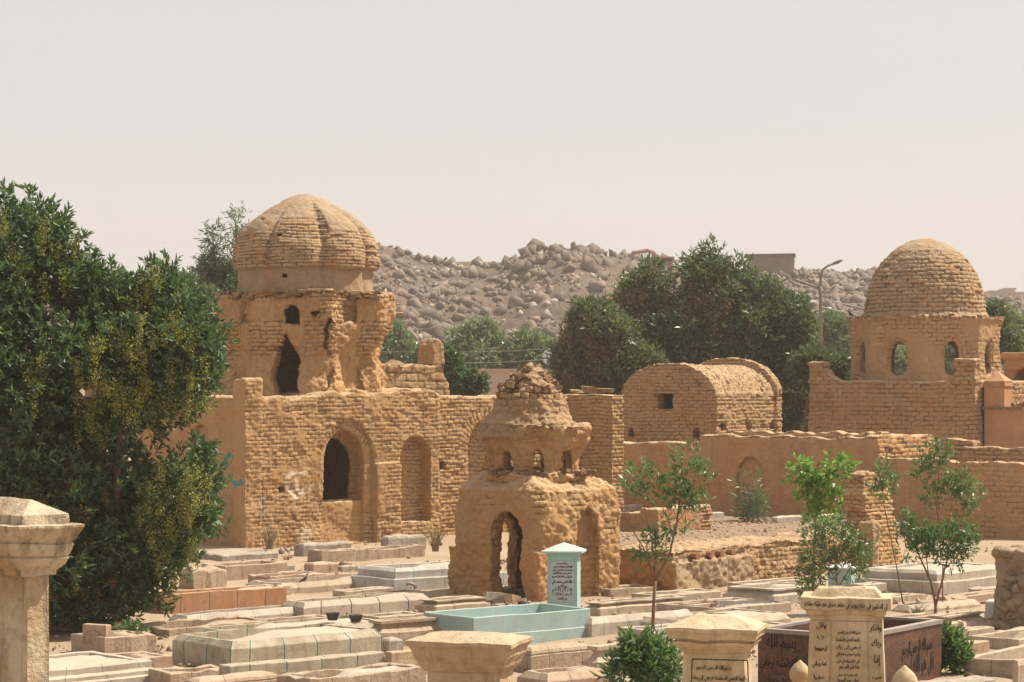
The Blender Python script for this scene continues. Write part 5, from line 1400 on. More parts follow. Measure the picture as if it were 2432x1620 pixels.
def shape(s):
    out = []; prev = False; i = 0
    while i < len(s):
        ch = s[i]
        if ch not in FORMS:
            run = ch
            if ch.isdigit():
                while i + 1 < len(s) and s[i + 1].isdigit(): i += 1; run += s[i]
            out.append(run); prev = False; i += 1; continue
        if ch == 'ل' and i + 1 < len(s) and s[i + 1] in LA:
            out.append(chr(LA[s[i + 1]] + (1 if prev else 0))); prev = False; i += 2; continue
        code, n = FORMS[ch]
        nxt = i + 1 < len(s) and s[i + 1] in FORMS
        if n == 2: k = 1 if prev else 0; prev = False
        else:
            k = (3 if nxt else 1) if prev else (2 if nxt else 0); prev = nxt
        out.append(chr(code + k)); i += 1
    return ''.join(out[::-1])
def text_verts(s, arabic=True):
    c = bpy.data.curves.new('lettering', 'FONT'); c.body = shape(s) if arabic else s; c.resolution_u = 2
    o = bpy.data.objects.new('lettering', c); COL.objects.link(o)
    bpy.context.view_layer.update()
    dg = bpy.context.evaluated_depsgraph_get()
    me = bpy.data.meshes.new_from_object(o.evaluated_get(dg))
    V = np.array([v.co[:] for v in me.vertices]); Fc = [tuple(p.vertices) for p in me.polygons]
    bpy.data.objects.remove(o); bpy.data.curves.remove(c); bpy.data.meshes.remove(me)
    return V, Fc
def inscription(lines, mat, parent, org, ex, ey, en, name="inscription", tilt=0.0, squash=1.0, fat=0.0):
    """lines: (text, centre x, baseline y, wanted width, height factor) on the plane org + ex*x + ey*y, lifted along en"""
    V_, F_, n = [], [], 0
    for s_, cx0, y0, wd, hf in lines:
        V, Fc = text_verts(s_)
        x0, x1 = V[:, 0].min(), V[:, 0].max(); k = wd / (x1 - x0)
        X_ = (V[:, 0] - (x0 + x1) / 2) * k; Y_ = V[:, 1] * k * hf
        offs = ((0, 0),) if not fat else ((0, 0), (fat, fat * .6), (-fat, -fat * .3))
        for q, (ax, ay) in enumerate(offs):
            p = np.array(org)[None] + (X_ + cx0 + ax)[:, None] * np.array(ex) + (Y_ + y0 + ay + tilt * X_)[:, None] * np.array(ey) + (.004 + .0006 * q) * np.array(en)
            V_ += [tuple(v) for v in p]; F_ += [tuple(i + n for i in f) for f in Fc]; n += len(V)
    me = bpy.data.meshes.new(name); me.from_pydata(V_, [], F_); me.update()
    return link_mesh(name, me, M[mat], parent)

# on the headstone (its face looks along -U, letters run along -V, i.e. left to right as seen)
t_, hw, hh_ = HS
org = (0, hw, 0)
rnd_l = [("بسم الله", hw * .45, hh_ - .24, hw * .42, 1.2), ("الرحمن الرحيم", hw * .45, hh_ - .34, hw * .46, 1.2)]
inscription(rnd_l + [("ياأيتها النفس المطمئنة", hw * .45, hh_ - .50, hw * .86, 1.6)], 'ink_brown', t_, org, (0, -1, 0), (0, 0, 1), (-1, 0, 0), fat=.002)
mm = MB(); cc = Vector((-.004, hw - hw * .45, hh_ - .23))
for k in range(18):
    a = k / 18 * 6.283
    mm.tube([cc + Vector((0, math.cos(a) * .17, math.sin(a) * .14)), cc + Vector((0, math.cos(a + .22) * .17, math.sin(a + .22) * .14))], .005, 5)
mm.build("roundel", M['ink_brown'], t_)

# ------------------------------------------------------------------ steles
def stele(name, label, px, Y, G, We, Du, ztop, capprof, shaft_off, taper, mat, hip, zb=None, matcap=None):
    """near corner of the cap at px,Y. We: width of the face that looks at the camera (along V), Du: depth along U"""
    fr_ = Frame(px, Y, G, 0)
    zb = float(gz(0, Y)) - .3 if zb is None else zb
    t_ = thing(name, label, "stele", (fr_.o.x, fr_.o.y, 0), fr_.G)
    # shaft: offset grows less downwards
    zc = ztop - capprof[-1][1]
    prof = [(shaft_off - taper * (zc - zb), zb), (shaft_off, zc)]
    prof = [(shaft_off - taper * (zc - z), z) for z in np.linspace(zb, zc, 12)]
    V, Q, UV, _ = sweep(Du, We, prof, seg=.12, noise=.003, wav=0); link_mesh("shaft", to_mesh("shaft", V, Q, UV), M[mat], t_)
    pr = [(shaft_off + .05, zc), ] + [(o, ztop - d) for o, d in capprof[::-1]]
    # hip on top
    pr += hip(ztop)
    V, Q, UV, _ = sweep(Du, We, pr, seg=.05, noise=.009, wav=0, seed=px); link_mesh("cap", to_mesh("cap", V, Q, UV), M[matcap or mat], t_)
    return t_, fr_, zc
def s_(px): return px
# teal tomb and its stele
tt = tomb(1125, 1468, 1532, 1402, 1006, 'teal_paint', 'tealbox', "pale teal painted tomb with a roofed headstone, in the centre foreground", w=.05, fill='teal_paint', deep=.30, ramp=1.4, G=42, noise=.004, wav=.012)
fr_ = Frame(1371, 43.0, 80); zt_ = ZY(1311, 43.3)
ts = thing("teal_headstone", "teal headstone with pyramid roof and white written plate standing in the teal tomb", "headstone", (fr_.o.x, fr_.o.y, 0), fr_.G)
hw = (1371 - 1300) / F * 43 / math.sin(R(80)); du = .42
V, Q, UV, _ = sweep(du, hw, [(0, .02), (0, .35), (0, zt_)], seg=.12, noise=.004, wav=0); link_mesh("shaft", to_mesh("shaft", V, Q, UV), M['teal_stele'], ts)
V, Q, UV, _ = sweep(du, hw, [(.0, zt_), (-.10, zt_ + .0), (-.105, zt_ + .035), (.05, zt_ + .10), (.28, zt_ + .185)], seg=.1, noise=.003, wav=0); link_mesh("roof", to_mesh("roof", V, Q, UV), M['teal_light'], ts)
mm = MB(); zp0, zp1 = ZY(1430, 43), ZY(1333, 43); mm.box((-.004, hw / 2, (zp0 + zp1) / 2), (.016, hw * .80, zp1 - zp0)); pt = mm.build("plate", M['marble_plate'], ts)
ph = zp1 - zp0
ln = [("بسم الله الرحمن الرحيم", 0, .925, .52, 1.5), ("ياأيتها النفس المطمئنة ارجعي إلى", 0.03, .845, .82, 1.7), ("ربك راضية مرضية فادخلي في عبادي", .02, .765, .86, 1.7), ("وادخلي جنتي صدق الله العظيم", .0, .685, .80, 1.7),
      ("توفي إلى رحمة الله تعالى المرحوم", 0, .60, .86, 1.7), ("خالد فتحي محمد علي", 0, .465, .88, 1.9), ("يوم الاثنين", 0, .36, .42, 1.4), ("١٩ / ٢ / ٢٠٢٤ م", 0, .255, .88, 1.3), ("٩ رجب ١٤٤٥ هـ", 0, .16, .84, 1.3), ("في القاهرة", 0, .06, .40, 1.3)]
inscription([(s, c * hw * .8, zp0 + b * ph, w * hw * .76, q) for s, c, b, w, q in ln], 'ink', pt, (-.0125, hw / 2, 0), (0, -1, 0), (0, 0, 1), (-1, 0, 0), fat=.0022)

# P2: blunt cap in the middle foreground
Yp = 18.0; zt_ = ZY(1531, Yp)
stele("stone_stele", "broad blank stele with sandy flat cap in the middle foreground", 1214, Yp, 73, (1214 - 960) / F * Yp / math.sin(R(73)), .62, zt_,
      [(0, 0), (.0, .03), (.02, .05), (.035, .075), (.045, .12), (.075, .17), (.085, .20), (.11, .235), (.125, .245)], .135, .01, 'cap_yellow', lambda z: [(.01, z + .004), (.12, z + .03), (.26, z + .05), (.42, z + .058)], matcap='cap_yellow')
# P3: stele with framed text
Yp = 17.9; zt_ = ZY(1497, Yp); We = (1800 - 1582) / F * Yp / math.sin(R(76)); Du = .60
t3, f3, zc = stele("stone_stele", "cream stele with hipped cap and framed Arabic text in front of the granite tomb", 1800, Yp, 76, We, Du, zt_,
      [(0, 0), (.0, .028), (.012, .035), (.02, .06), (.028, .088), (.068, .092), (.068, .108), (.045, .114), (.055, .135), (.085, .165), (.105, .18), (.108, .195)], .125, .03, 'cap_cream', lambda z: [(.012, z + .003), (.02, z + .004), (.21, z + .085), (.28, z + .09)])
zz = lambda y: ZY(y, Yp)
def onface(fr_, Yp, px): return fr_.v(px)
x_off = .125
def tmat(off, tp, zc_): return off
V0, V1 = f3.v(1770), f3.v(1638)
fz = zz(1574)
mm = MB()
for a, b in (((V0, fz), (V1, fz)), ((V0, fz), (V0 - .02, fz - .5)), ((V1, fz), (V1 + .02, fz - .5))):
    off = lambda z: x_off - .03 * (zc - z) - .001
    mm.tube([(off(a[1]), a[0], a[1]), (off(b[1]), b[0], b[1])], .005, 6)
mm.build("panel_frame", M['ink_brown'], t3)
nrm = Vector((-1, 0, 0))
inscription([("بسم الله الرحمن الرحيم", -.045, zz(1597), .27, 1.45), ("ياأيتها النفس المطمئنة ارجعي إلى ربك", .0, zz(1622), .43, 1.7), ("راضية مرضية فادخلي في عبادي", 0, zz(1648), .4, 1.5)], 'ink_brown', t3,
            (x_off - .03 * .12 - .010, (V0 + V1) / 2, 0), (0, -1, 0), (0, 0, 1), (-1, 0, 0), fat=.0015)
# P4: stele with three columns of text
Yp = 18.4; zt_ = ZY(1423, Yp); We = (2117 - 1905) / F * Yp / math.sin(R(80)); Du = .52
t4, f4, zc = stele("stone_stele", "cream stele with three columns of Arabic text and a written cap between two finials", 2117, Yp, 80, We, Du, zt_,
      [(0, 0), (.0, .088), (.035, .095), (.04, .108), (.045, .135), (.065, .145), (.07, .17), (.072, .182), (.072, .19)], .072, .035, 'cap_cream', lambda z: [(.01, z + .004), (.075, z + .006), (.13, z + .07), (.21, z + .072)])
zz4 = lambda y: ZY(y, Yp)
fx4 = lambda z: .072 - .035 * (zc - z)
inscription([("إن المتقين في جنات ونهر في مقعد صدق عند مليك مقتدر", 0, zz4(1444), .66, 2.0)], 'ink_brown', t4, (-.001, We / 2, 0), (0, -1, 0), (0, 0, 1), (-1, 0, 0), name="cap_inscription", tilt=-.03, fat=.0012)
def cen(px): return -(f4.v(px) - We / 2)
zl = zz4(1550); sl = .035
ey = Vector((-sl, 0, 1)); fxo = fx4(0)   # the face leans out downwards
inscription([("بسم الله الرحمن الرحيم", cen(2016), zz4(1509), .175, 1.75), ("ياأيتها النفس المطمئنة", cen(2013), zz4(1527), .19, 1.75), ("ارجعي إلى ربك", cen(2015), zz4(1545), .19, 1.35), ("راضية مرضية فادخلي", cen(2014), zz4(1561), .19, 1.7),
             ("في عبادي وادخلي جنتي", cen(2013), zz4(1577), .185, 1.7), ("هذا قبر المرحوم", cen(2016), zz4(1592), .16, 1.7), ("عامر موسى محمد عمرى", cen(2013), zz4(1609), .15, 1.8), ("توفي يوم الجمعة", cen(2013), zz4(1624), .17, 1.7)], 'ink_brown', t4,
            (fxo, We / 2, 0), (0, -1, 0), (.035, 0, 1), (-1, 0, 0), fat=.0009)
inscription([("وقل", cen(1950), zz4(1496), .075, 1.3), ("رب", cen(1948), zz4(1521), .05, 1.6), ("ارحمهما", cen(1949), zz4(1550), .095, 1.6), ("كما ربياني", cen(1946), zz4(1586), .115, 1.6), ("صغيرا", cen(1945), zz4(1618), .08, 1.4),
             ("واذكر", cen(2079), zz4(1500), .090, 1.5), ("ربك", cen(2081), zz4(1537), .075, 1.5), ("إذا", cen(2083), zz4(1577), .045, 1.8), ("نسيت", cen(2082), zz4(1615), .07, 1.3)], 'ink_brown', t4,
            (fxo, We / 2, 0), (0, -1, 0), (.035, 0, 1), (-1, 0, 0), name="side_inscription", fat=.0016)
mm = MB()
for pa, pb_ in ((1974, 1970), (2060, 2063)):
    za, zb_ = zz4(1482), zz4(1640)
    mm.tube([(fx4(za) - .001, f4.v(pa), za), (fx4(zb_) - .001, f4.v(pb_), zb_)], .006, 6)
mm.build("rib", M['cap_yellow'], t4)
# P1: big cap at the left edge
Yp = 12.0; zt_ = ZY(1253, Yp)
stele("stone_stele", "weathered marbled stele with pyramid cap and mouldings cut by the left edge", 46, Yp, 45, .80, .405, zt_,
      [(0, 0), (.0, .012), (.032, .075), (.048, .095), (.038, .10), (.043, .13), (.058, .16), (.07, .168), (.060, .177), (.075, .21), (.108, .245), (.110, .268)], .135, .0, 'cap_marbled', lambda z: [(.012, z + .002), (.055, z + .006), (.062, z + .055), (.20, z + .14)])
# P5: a stele whose cap tip shows at the right edge
Yp = 17.5; zt_ = ZY(1395, Yp)
stele("stone_stele", "yellow stele cap whose tip shows at the right edge before the rubble stub", 2625, Yp, 60, .60, .5, zt_,
      [(0, 0), (.0, .05), (.03, .07), (.06, .12), (.08, .15)], .09, .02, 'cap_yellow', lambda z: [(.01, z + .004), (.1, z + .06), (.25, z + .1)])
# onion finials
for px, y, Yo, r_, lab in ((1900, 1568, 19.4, .088, "onion-shaped stone finial left of the three-column stele"), (2149, 1581, 17.8, .100, "onion-shaped stone finial right of the three-column stele")):
    z_ = ZY(y, Yo); k = r_
    t_ = thing("stone_finial", lab, "finial", ((px - CX) / F * Yo, Yo, 0), .3, "stone finials beside the stele")
    mm = MB(); mm.lathe([(.45 * k, z_ - 2.6 * k), (.5 * k, z_ - 2.3 * k), (.8 * k, z_ - 2.0 * k), (.97 * k, z_ - 1.6 * k), (1.0 * k, z_ - 1.25 * k), (.93 * k, z_ - .95 * k), (.72 * k, z_ - .6 * k), (.42 * k, z_ - .3 * k), (.16 * k, z_ - .08 * k), (.01, z_)], 28); mm.build("bulb", M['cap_cream'], t_, True)
    mm = MB(); mm.box((0, 0, (z_ - 2.6 * k + float(gz(0, Yo)) - .2) / 2), (2.0 * k, 2.0 * k, z_ - 2.6 * k - float(gz(0, Yo)) + .2)); mm.build("post", M['cap_cream'], t_)
# granite tomb
Yg = 33.4
fg = Frame(2045, Yg, 55); Lg, Wg = fg.u(2236), fg.v(1800); hg = ZY(1508, Yg)
gt = thing("granite_tomb", "dark red granite tomb with pale rim and Arabic writing behind the cream steles", "tomb", fg.o, fg.G)
V, Q, UV, _ = sweep(Lg, Wg, [(0, -.2), (0, hg - .06)], noise=0, wav=0); link_mesh("wall", to_mesh("wall", V, Q, UV), M['granite'], gt)
V, Q, UV, _ = sweep(Lg, Wg, [(.0, hg - .06), (-.02, hg - .06), (-.02, hg), (.10, hg), (.10, hg - .04)], noise=.001, wav=0); link_mesh("rim", to_mesh("rim", V, Q, UV), M['granite_edge'], gt)
V, Q, UV, _ = sweep(Lg, Wg, [(.10, hg - .04), (.10, hg - .5), (1.5, hg - .5)], noise=0, wav=0); link_mesh("inner_wall", to_mesh("inner_wall", V, Q, UV), M['granite'], gt)
zg = lambda y, px: None
ug = lambda px: fg.u(px)
inscription([("بسم الله الرحمن الرحيم", (ug(2130) + ug(2225)) / 2, hg - .42, 1.05, 2.3), ("قل هو الله أحد", (ug(2140) + ug(2225)) / 2, hg - .72, 1.0, 2.0)], 'ink', gt, (0, 0, 0), (1, 0, 0), (0, 0, 1), (0, -1, 0), fat=.003)
v_a, v_b = fg.v(1925), fg.v(1815)
inscription([("بسم الله", -(v_a + v_b) / 2 - .1, hg - .27, .5, 1.7), ("النفس المطمئنة ارجعي", -(v_a + v_b) / 2, hg - .55, .9, 2.0), ("عبادي وادخلي جنتي", -(v_a + v_b) / 2, hg - .85, .8, 2.0)], 'ink', gt, (0, 0, 0), (0, -1, 0), (0, 0, 1), (-1, 0, 0), name="front_inscription", fat=.003)
# small pale-blue stele behind the shrubs
Yb = GY(1408); fb_ = Frame(2022, Yb, 70)
bs = thing("pale_blue_headstone", "pale blue headstone with pointed white roof half hidden behind the leafy sapling", "headstone", fb_.o, fb_.G)
hb = ZY(1352, Yb); wb = (2022 - 1970) / F * Yb / math.sin(R(70))
V, Q, UV, _ = sweep(.35, wb, [(0, -.2), (0, hb)], noise=.003, wav=0); link_mesh("shaft", to_mesh("shaft", V, Q, UV), M['teal_stele'], bs)
V, Q, UV, _ = sweep(.35, wb, [(0, hb), (-.07, hb), (-.07, hb + .03), (.17, hb + .15)], noise=.003, wav=0); link_mesh("roof", to_mesh("roof", V, Q, UV), M['white_paint'], bs)

n_ = 2600
st_ = RNG.random((n_, 2)); Pt = A00 * ((1 - st_[:, :1]) * (1 - st_[:, 1:])) + A1 * (st_[:, :1] * (1 - st_[:, 1:])) + B0 * ((1 - st_[:, :1]) * st_[:, 1:]) + B1 * (st_[:, :1] * st_[:, 1:])
tg = rubble("terrace_gravel", np.concatenate([Pt, terz(Pt[:, 1:]) + .03], 1), .02 + .08 * RNG.random(n_) ** 5, M['rock_wall'], flat=.7)
tg['label'] = "gravel and crumbs on the terrace"; tg['category'] = "gravel"

# ------------------------------------------------------------------ foliage
def unit(v): return v / (np.linalg.norm(v, axis=1)[:, None] + 1e-9)
def leaf_mesh(name, P, D, Ln, Wd, mat, parent, droop=.0, smooth=False):
    n = len(P)
    D = unit(D + np.array([0, 0, -droop]))
    S_ = unit(np.cross(D, RNG.normal(size=(n, 3))))
    Nn = np.cross(D, S_)
    Ln = np.broadcast_to(Ln, (n,))[:, None]; Wd = np.broadcast_to(Wd, (n,))[:, None]
    mid = P + D * Ln * .5
    V = np.stack([P, mid + S_ * Wd, P + D * Ln - Nn * Ln * .12, mid - S_ * Wd], 1).reshape(-1, 3)
    V[1::4] += (Nn * Wd * .35); V[3::4] += (Nn * Wd * .35)
    Q = np.arange(n * 4).reshape(-1, 4)
    r = np.repeat(RNG.random(n), 4)
    return link_mesh(name, np_mesh(name, V, Q, attrs={'rnd': r}), mat, parent)
def blob_pts(blobs, n, Y, depth, shell=.75, seed=0, gap=0.25, gf=1.2):
    """points in the crowns: blobs are (px, py, rx, ry[, dY]) in photo pixels at distance Y"""
    s = Y / F
    bb = []
    for b in blobs:
        if min(b[2], b[3]) * s < .55 or gf > 2: bb.append(b); continue
        dy = b[4] if len(b) > 4 else 0.0
        bb.append((b[0], b[1], b[2] * .80, b[3] * .80, dy))
        for _ in range(13):
            u_ = unit(RNG.normal(size=(1, 3)))[0]; q = .26 + .18 * RNG.random()
            bb.append((b[0] + u_[0] * b[2] * .80, b[1] + u_[2] * b[3] * .80, b[2] * q, b[3] * q, dy + u_[1] * min(b[2], b[3]) * s * depth * .8))
    blobs = bb
    w = np.array([b[2] * b[3] for b in blobs], float); w /= w.sum()
    out, nr = [], []
    k = RNG.choice(len(blobs), size=int(n * 2.2), p=w)
    B_ = np.array([(b[0], b[1], b[2], b[3], (b[4] if len(b) > 4 else 0.0)) for b in blobs])[k]
    d = unit(RNG.normal(size=(len(k), 3)))
    r = shell + (1 - shell) * RNG.random(len(k)); inner = RNG.random(len(k)) < .30; r = np.where(inner, r * RNG.random(len(k)) ** .5, r)
    lump = 1 + .30 * fbm(d * 1.3 + B_[:, :3] * .013, 1.3, 3, seed)
    r = r * lump
    rx, rz = B_[:, 2] * s, B_[:, 3] * s; ry = np.minimum(rx, rz) * depth
    x = (B_[:, 0] - CX) * s + d[:, 0] * r * rx; z = CZ - (B_[:, 1] - HY) * s + d[:, 2] * r * rz; y = Y + B_[:, 4] + d[:, 1] * r * ry
    P = np.stack([x, y, z], 1)
    keep = fbm(P, gf, 3, seed + 4) > -1 + gap * 2 - .35
    keep &= P[:, 2] > -.1
    P, d = P[keep][:n], d[keep][:n]
    return P, d
def shoots(P, d, per, spread, ln, wd, up=.35):
    n = len(P)
    ax = unit(d + np.array([0, 0, up]) + RNG.normal(size=(n, 3)) * .35)
    A_ = np.repeat(ax, per, 0); 
    t_ = np.tile(np.linspace(0, 1, per), n)
    PP = np.repeat(P, per, 0) + A_ * (t_ * ln * 1.1)[:, None]
    D = unit(A_ * (.35 + .5 * t_[:, None]) + RNG.normal(size=(n * per, 3)) * spread)
    return PP, D, ln * (.7 + .6 * RNG.random(n * per)), wd * (.8 + .4 * RNG.random(n * per))
def trunk(name, paths, mat, parent, n=8):
    m = MB()
    for pts, r0, r1 in paths:
        pts = [Vector(p) for p in pts]; q = []
        for a, b in zip(pts[:-1], pts[1:]):
            q += [a.lerp(b, t_) + Vector([random.uniform(-1, 1) * r0 * .35 for _ in range(3)]) * (1 if t_ > 0 else 0) for t_ in (0, .33, .66)]
        q.append(pts[-1]); k = len(q) - 1
        m.tube(q, [r0 + (r1 - r0) * i / k for i in range(k + 1)], n)
    return m.build(name, mat, parent, True)
def tree(name, label, blobs, Y, n, ln, wd, mat, per=9, depth=.9, trunks=(), bark='bark', flowers=None, group=None, cat="tree", spread=.5, gap=.25, extra=None, base=None, shell=.75, gf=1.2, up=.35):
    bx_ = base or (blobs[0][0], Y)
    org = Vector(((bx_[0] - CX) / F * Y, Y, 0))
    t_ = thing(name, label, cat, org, 0, group)
    o_ = np.array(org)
    P, d = blob_pts(blobs, n, Y, depth, shell, len(label) % 9, gap, gf)
    PP, D, L_, W_ = shoots(P, d, per, spread, ln, wd, up)
    leaf_mesh("crown", PP - o_, D, L_, W_, M[mat], t_)
    PP0 = PP
    if flowers:
        for nm, fm, cnt, size, per_, drop, fb in flowers:
            P, d = blob_pts(fb or blobs, cnt, Y, depth * 1.02, .97, 3, gap=.0)
            CP = PP0
            for i_ in range(len(P)):       # hang each cluster on the outside of the crown
                near = CP[(np.abs(CP[:, 0] - P[i_, 0]) < .22) & (np.abs(CP[:, 2] - P[i_, 2]) < .22)]
                if len(near): P[i_, 1] = np.quantile(near[:, 1], .03) - .02
            kp = P[:, 1] < Y + 1.0; P, d = P[kp], d[kp]
            k = per_
            t2 = np.tile(np.linspace(0, 1, k), len(P))
            PP = np.repeat(P, k, 0) + np.repeat(unit(d), k, 0) * .05
            PP[:, 2] -= t2 * drop * np.repeat(.5 + RNG.random(len(P)), k)
            PP += RNG.normal(size=PP.shape) * (drop * .19 * (1 - .6 * t2))[:, None]
            leaf_mesh(nm, PP - o_, RNG.normal(size=PP.shape), size, size * .45, M[fm], t_)
    if trunks:
        trunk("trunk", [([Vector(p) - org for p in pts], a, b) for pts, a, b in trunks], M[bark], t_)
    return t_, org

# the big tree on the left
YT = 42.0
BT = [(-80, 800, 190, 330), (40, 640, 120, 160), (30, 520, 62, 62), (110, 560, 60, 60), (170, 660, 75, 90), (250, 700, 90, 75), (340, 720, 85, 85), (385, 665, 45, 50), (300, 860, 190, 160), (440, 800, 82, 100),
      (455, 900, 66, 90), (140, 960, 230, 200), (390, 940, 70, 60), (60, 1250, 220, 260), (240, 1180, 190, 170), (400, 1170, 88, 84), (480, 1150, 48, 56), (470, 1240, 58, 50), (400, 1320, 70, 66), (300, 1380, 110, 90), (170, 1400, 150, 90), (480, 1075, 28, 34), (505, 840, 20, 60),
      (70, 470, 12, 26), (12, 480, 10, 40), (410, 596, 26, 7)]
tr = []
for a, b, c, e in ((-20, 150, 330, 700), (60, 260, 300, 800), (120, 60, 90, 560), (-40, -120, -80, 650)):
    tr.append(([PT(60, 1507, YT), PT(b, 1300, YT + .4), PT((b + c) / 2, 1100, YT - .3), PT(c, e, YT)], .13, .025))
FB = [(385, 720, 60, 75), (455, 850, 40, 120), (105, 590, 80, 70), (230, 960, 40, 70), (300, 880, 120, 100), (110, 880, 30, 60), (480, 1160, 46, 70), (395, 1180, 60, 90), (430, 1300, 40, 60), (60, 560, 60, 60), (340, 760, 60, 60), (420, 940, 60, 50)]
T1, org1 = tree("flowering_tree", "large dark green tree with hanging yellow-green flower clusters filling the left side", BT, YT, 8600, .15, .024, 'leaf_dark', per=11, depth=1.0, trunks=tr, base=(60, YT), spread=.42, gap=.22, cat="tree",
     flowers=[("flower_cluster", 'flower', 135, .034, 120, .40, FB), ("dead_leaf_cluster", 'dead_leaf', 24, .06, 26, .2, [(150, 1300, 150, 170), (180, 1150, 100, 100), (330, 1400, 60, 50)])])
# inner foliage so that the heart of the crown is opaque
P, d = blob_pts([(b[0], b[1], b[2] * .72, b[3] * .76, .3) for b in BT[:-3]], 22000, YT + .2, .7, .2, 2, -.3, gf=2.01)
leaf_mesh("inner_crown", P - np.array(org1), d + RNG.normal(size=d.shape) * .8, .20, .05, M['leaf_dark'], T1)

# tree clump behind the vaulted tomb
YC = 96.0
BC = [(1680, 660, 46, 50), (1690, 730, 80, 80), (1620, 790, 100, 90), (1790, 770, 86, 86), (1868, 770, 50, 60), (1690, 598, 12, 22), (1643, 640, 24, 28), (1758, 650, 24, 26), (1520, 700, 44, 52), (1552, 660, 28, 34), (1484, 705, 16, 22), (1740, 870, 150, 100), (1888, 830, 44, 60),
      (1880, 930, 70, 90), (1790, 700, 44, 40), (1560, 840, 110, 90), (1860, 1000, 50, 40), (1905, 752, 20, 24)]
tree("evergreen_tree", "tall bushy dark evergreen with several pointed tops behind the vaulted tomb", BC, YC, 9500, .30, .042, 'leaf_mid', per=8, depth=.9, base=(1720, YC), gap=.28, gf=.6,
     trunks=[([PT(1720, 1150, YC), PT(1730, 950, YC), PT(1690, 640, YC)], .28, .06), ([PT(1715, 1150, YC), PT(1600, 900, YC), PT(1530, 660, YC)], .2, .05)],
     flowers=[("seed_tuft", 'seed_brown', 150, .10, 40, .8, [(1690, 740, 90, 90), (1500, 700, 40, 50), (1640, 720, 90, 90), (1850, 900, 40, 60), (1560, 680, 50, 60)])])
BL = [(1405, 765, 44, 44), (1440, 820, 66, 70), (1375, 860, 50, 50), (1410, 910, 70, 44), (1500, 890, 80, 60), (1350, 830, 30, 30)]
tree("evergreen_tree", "rounder brownish-green evergreen left of the tall one and above the brick wall", BL, YC - 3, 3300, .30, .042, 'leaf_olive', per=8, base=(1430, YC - 3), gap=.28, gf=.6,
     trunks=[([PT(1430, 1150, YC - 3), PT(1430, 950, YC - 3), PT(1410, 800, YC - 3)], .22, .05)], flowers=[("seed_tuft", 'seed_brown', 80, .10, 40, .7, [(1370, 830, 50, 60), (1420, 800, 60, 60)])])
BR = [(1955, 876, 46, 26), (2000, 880, 32, 20), (1925, 870, 36, 34)]
tree("evergreen_tree", "low spreading evergreen branch left of the brick-dome drum", BR, YC - 2, 900, .28, .04, 'leaf_mid', per=8, base=(1940, YC - 2), gf=.6,
     trunks=[([PT(1900, 1140, YC - 2), PT(1920, 950, YC - 2), PT(1960, 850, YC - 2)], .15, .04)])
# thin trees behind the ribbed dome
YS = 92.0
def slim(px, label, blobs, n=700):
    tree("eucalyptus_tree", label, blobs, YS, n, .26, .026, 'leaf_grey', per=6, depth=.8, base=(px, YS), gap=.35, gf=.8, spread=.8, up=-.1,
         trunks=[([PT(px, 1170, YS), PT(px + 2, 850, YS), PT(px, blobs[0][1], YS)], .10, .03)], group="slim trees behind the ribbed dome")
slim(506, "slim feathery tree standing clear of the ribbed dome on its left", [(508, 570, 18, 32), (503, 605, 14, 26), (498, 650, 34, 34), (520, 690, 36, 50), (490, 700, 26, 30)], 620)
slim(560, "taller slim tree touching the left edge of the ribbed dome", [(566, 530, 16, 34), (562, 575, 16, 28), (556, 620, 22, 34), (550, 680, 34, 50), (560, 760, 40, 60)], 760)
tree("leafy_tree", "bushy mid-green tree between the flowering tree and the ribbed dome", [(440, 720, 50, 60), (490, 760, 50, 70), (500, 850, 40, 80), (420, 780, 50, 70)], YS - 6, 1500, .26, .04, 'leaf_mid', per=8, base=(460, YS - 6),
     trunks=[([PT(460, 1180, YS - 6), PT(460, 800, YS - 6)], .18, .05)], gf=.8)
# hazy trees at the foot of the hill
YH = 150.0
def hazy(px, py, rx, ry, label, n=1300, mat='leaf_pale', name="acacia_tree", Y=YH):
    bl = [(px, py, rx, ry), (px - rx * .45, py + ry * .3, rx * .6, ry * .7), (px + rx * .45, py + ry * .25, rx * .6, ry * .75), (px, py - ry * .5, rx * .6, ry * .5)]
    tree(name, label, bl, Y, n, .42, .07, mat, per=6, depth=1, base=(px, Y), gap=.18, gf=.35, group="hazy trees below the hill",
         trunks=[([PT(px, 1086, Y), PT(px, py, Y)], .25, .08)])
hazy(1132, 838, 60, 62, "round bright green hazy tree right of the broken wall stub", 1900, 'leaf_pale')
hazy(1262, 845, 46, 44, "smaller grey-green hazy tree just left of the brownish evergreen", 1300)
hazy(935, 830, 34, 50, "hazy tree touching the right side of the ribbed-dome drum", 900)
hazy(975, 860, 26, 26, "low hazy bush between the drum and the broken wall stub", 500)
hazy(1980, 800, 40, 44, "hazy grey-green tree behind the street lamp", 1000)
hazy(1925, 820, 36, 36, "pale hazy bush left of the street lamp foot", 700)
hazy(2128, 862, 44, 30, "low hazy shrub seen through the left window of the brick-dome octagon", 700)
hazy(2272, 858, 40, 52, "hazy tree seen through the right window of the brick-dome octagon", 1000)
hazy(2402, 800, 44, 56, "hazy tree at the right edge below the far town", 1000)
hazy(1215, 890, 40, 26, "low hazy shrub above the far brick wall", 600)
tree("leafy_tree", "dark leafy tree close to the right shoulder of the brick dome", [(2360, 780, 40, 46), (2385, 820, 40, 34), (2340, 750, 20, 24)], 100, 900, .28, .045, 'leaf_mid', per=8, base=(2370, 100), trunks=[([PT(2370, 1130, 100), PT(2365, 800, 100)], .16, .05)], gf=.6)
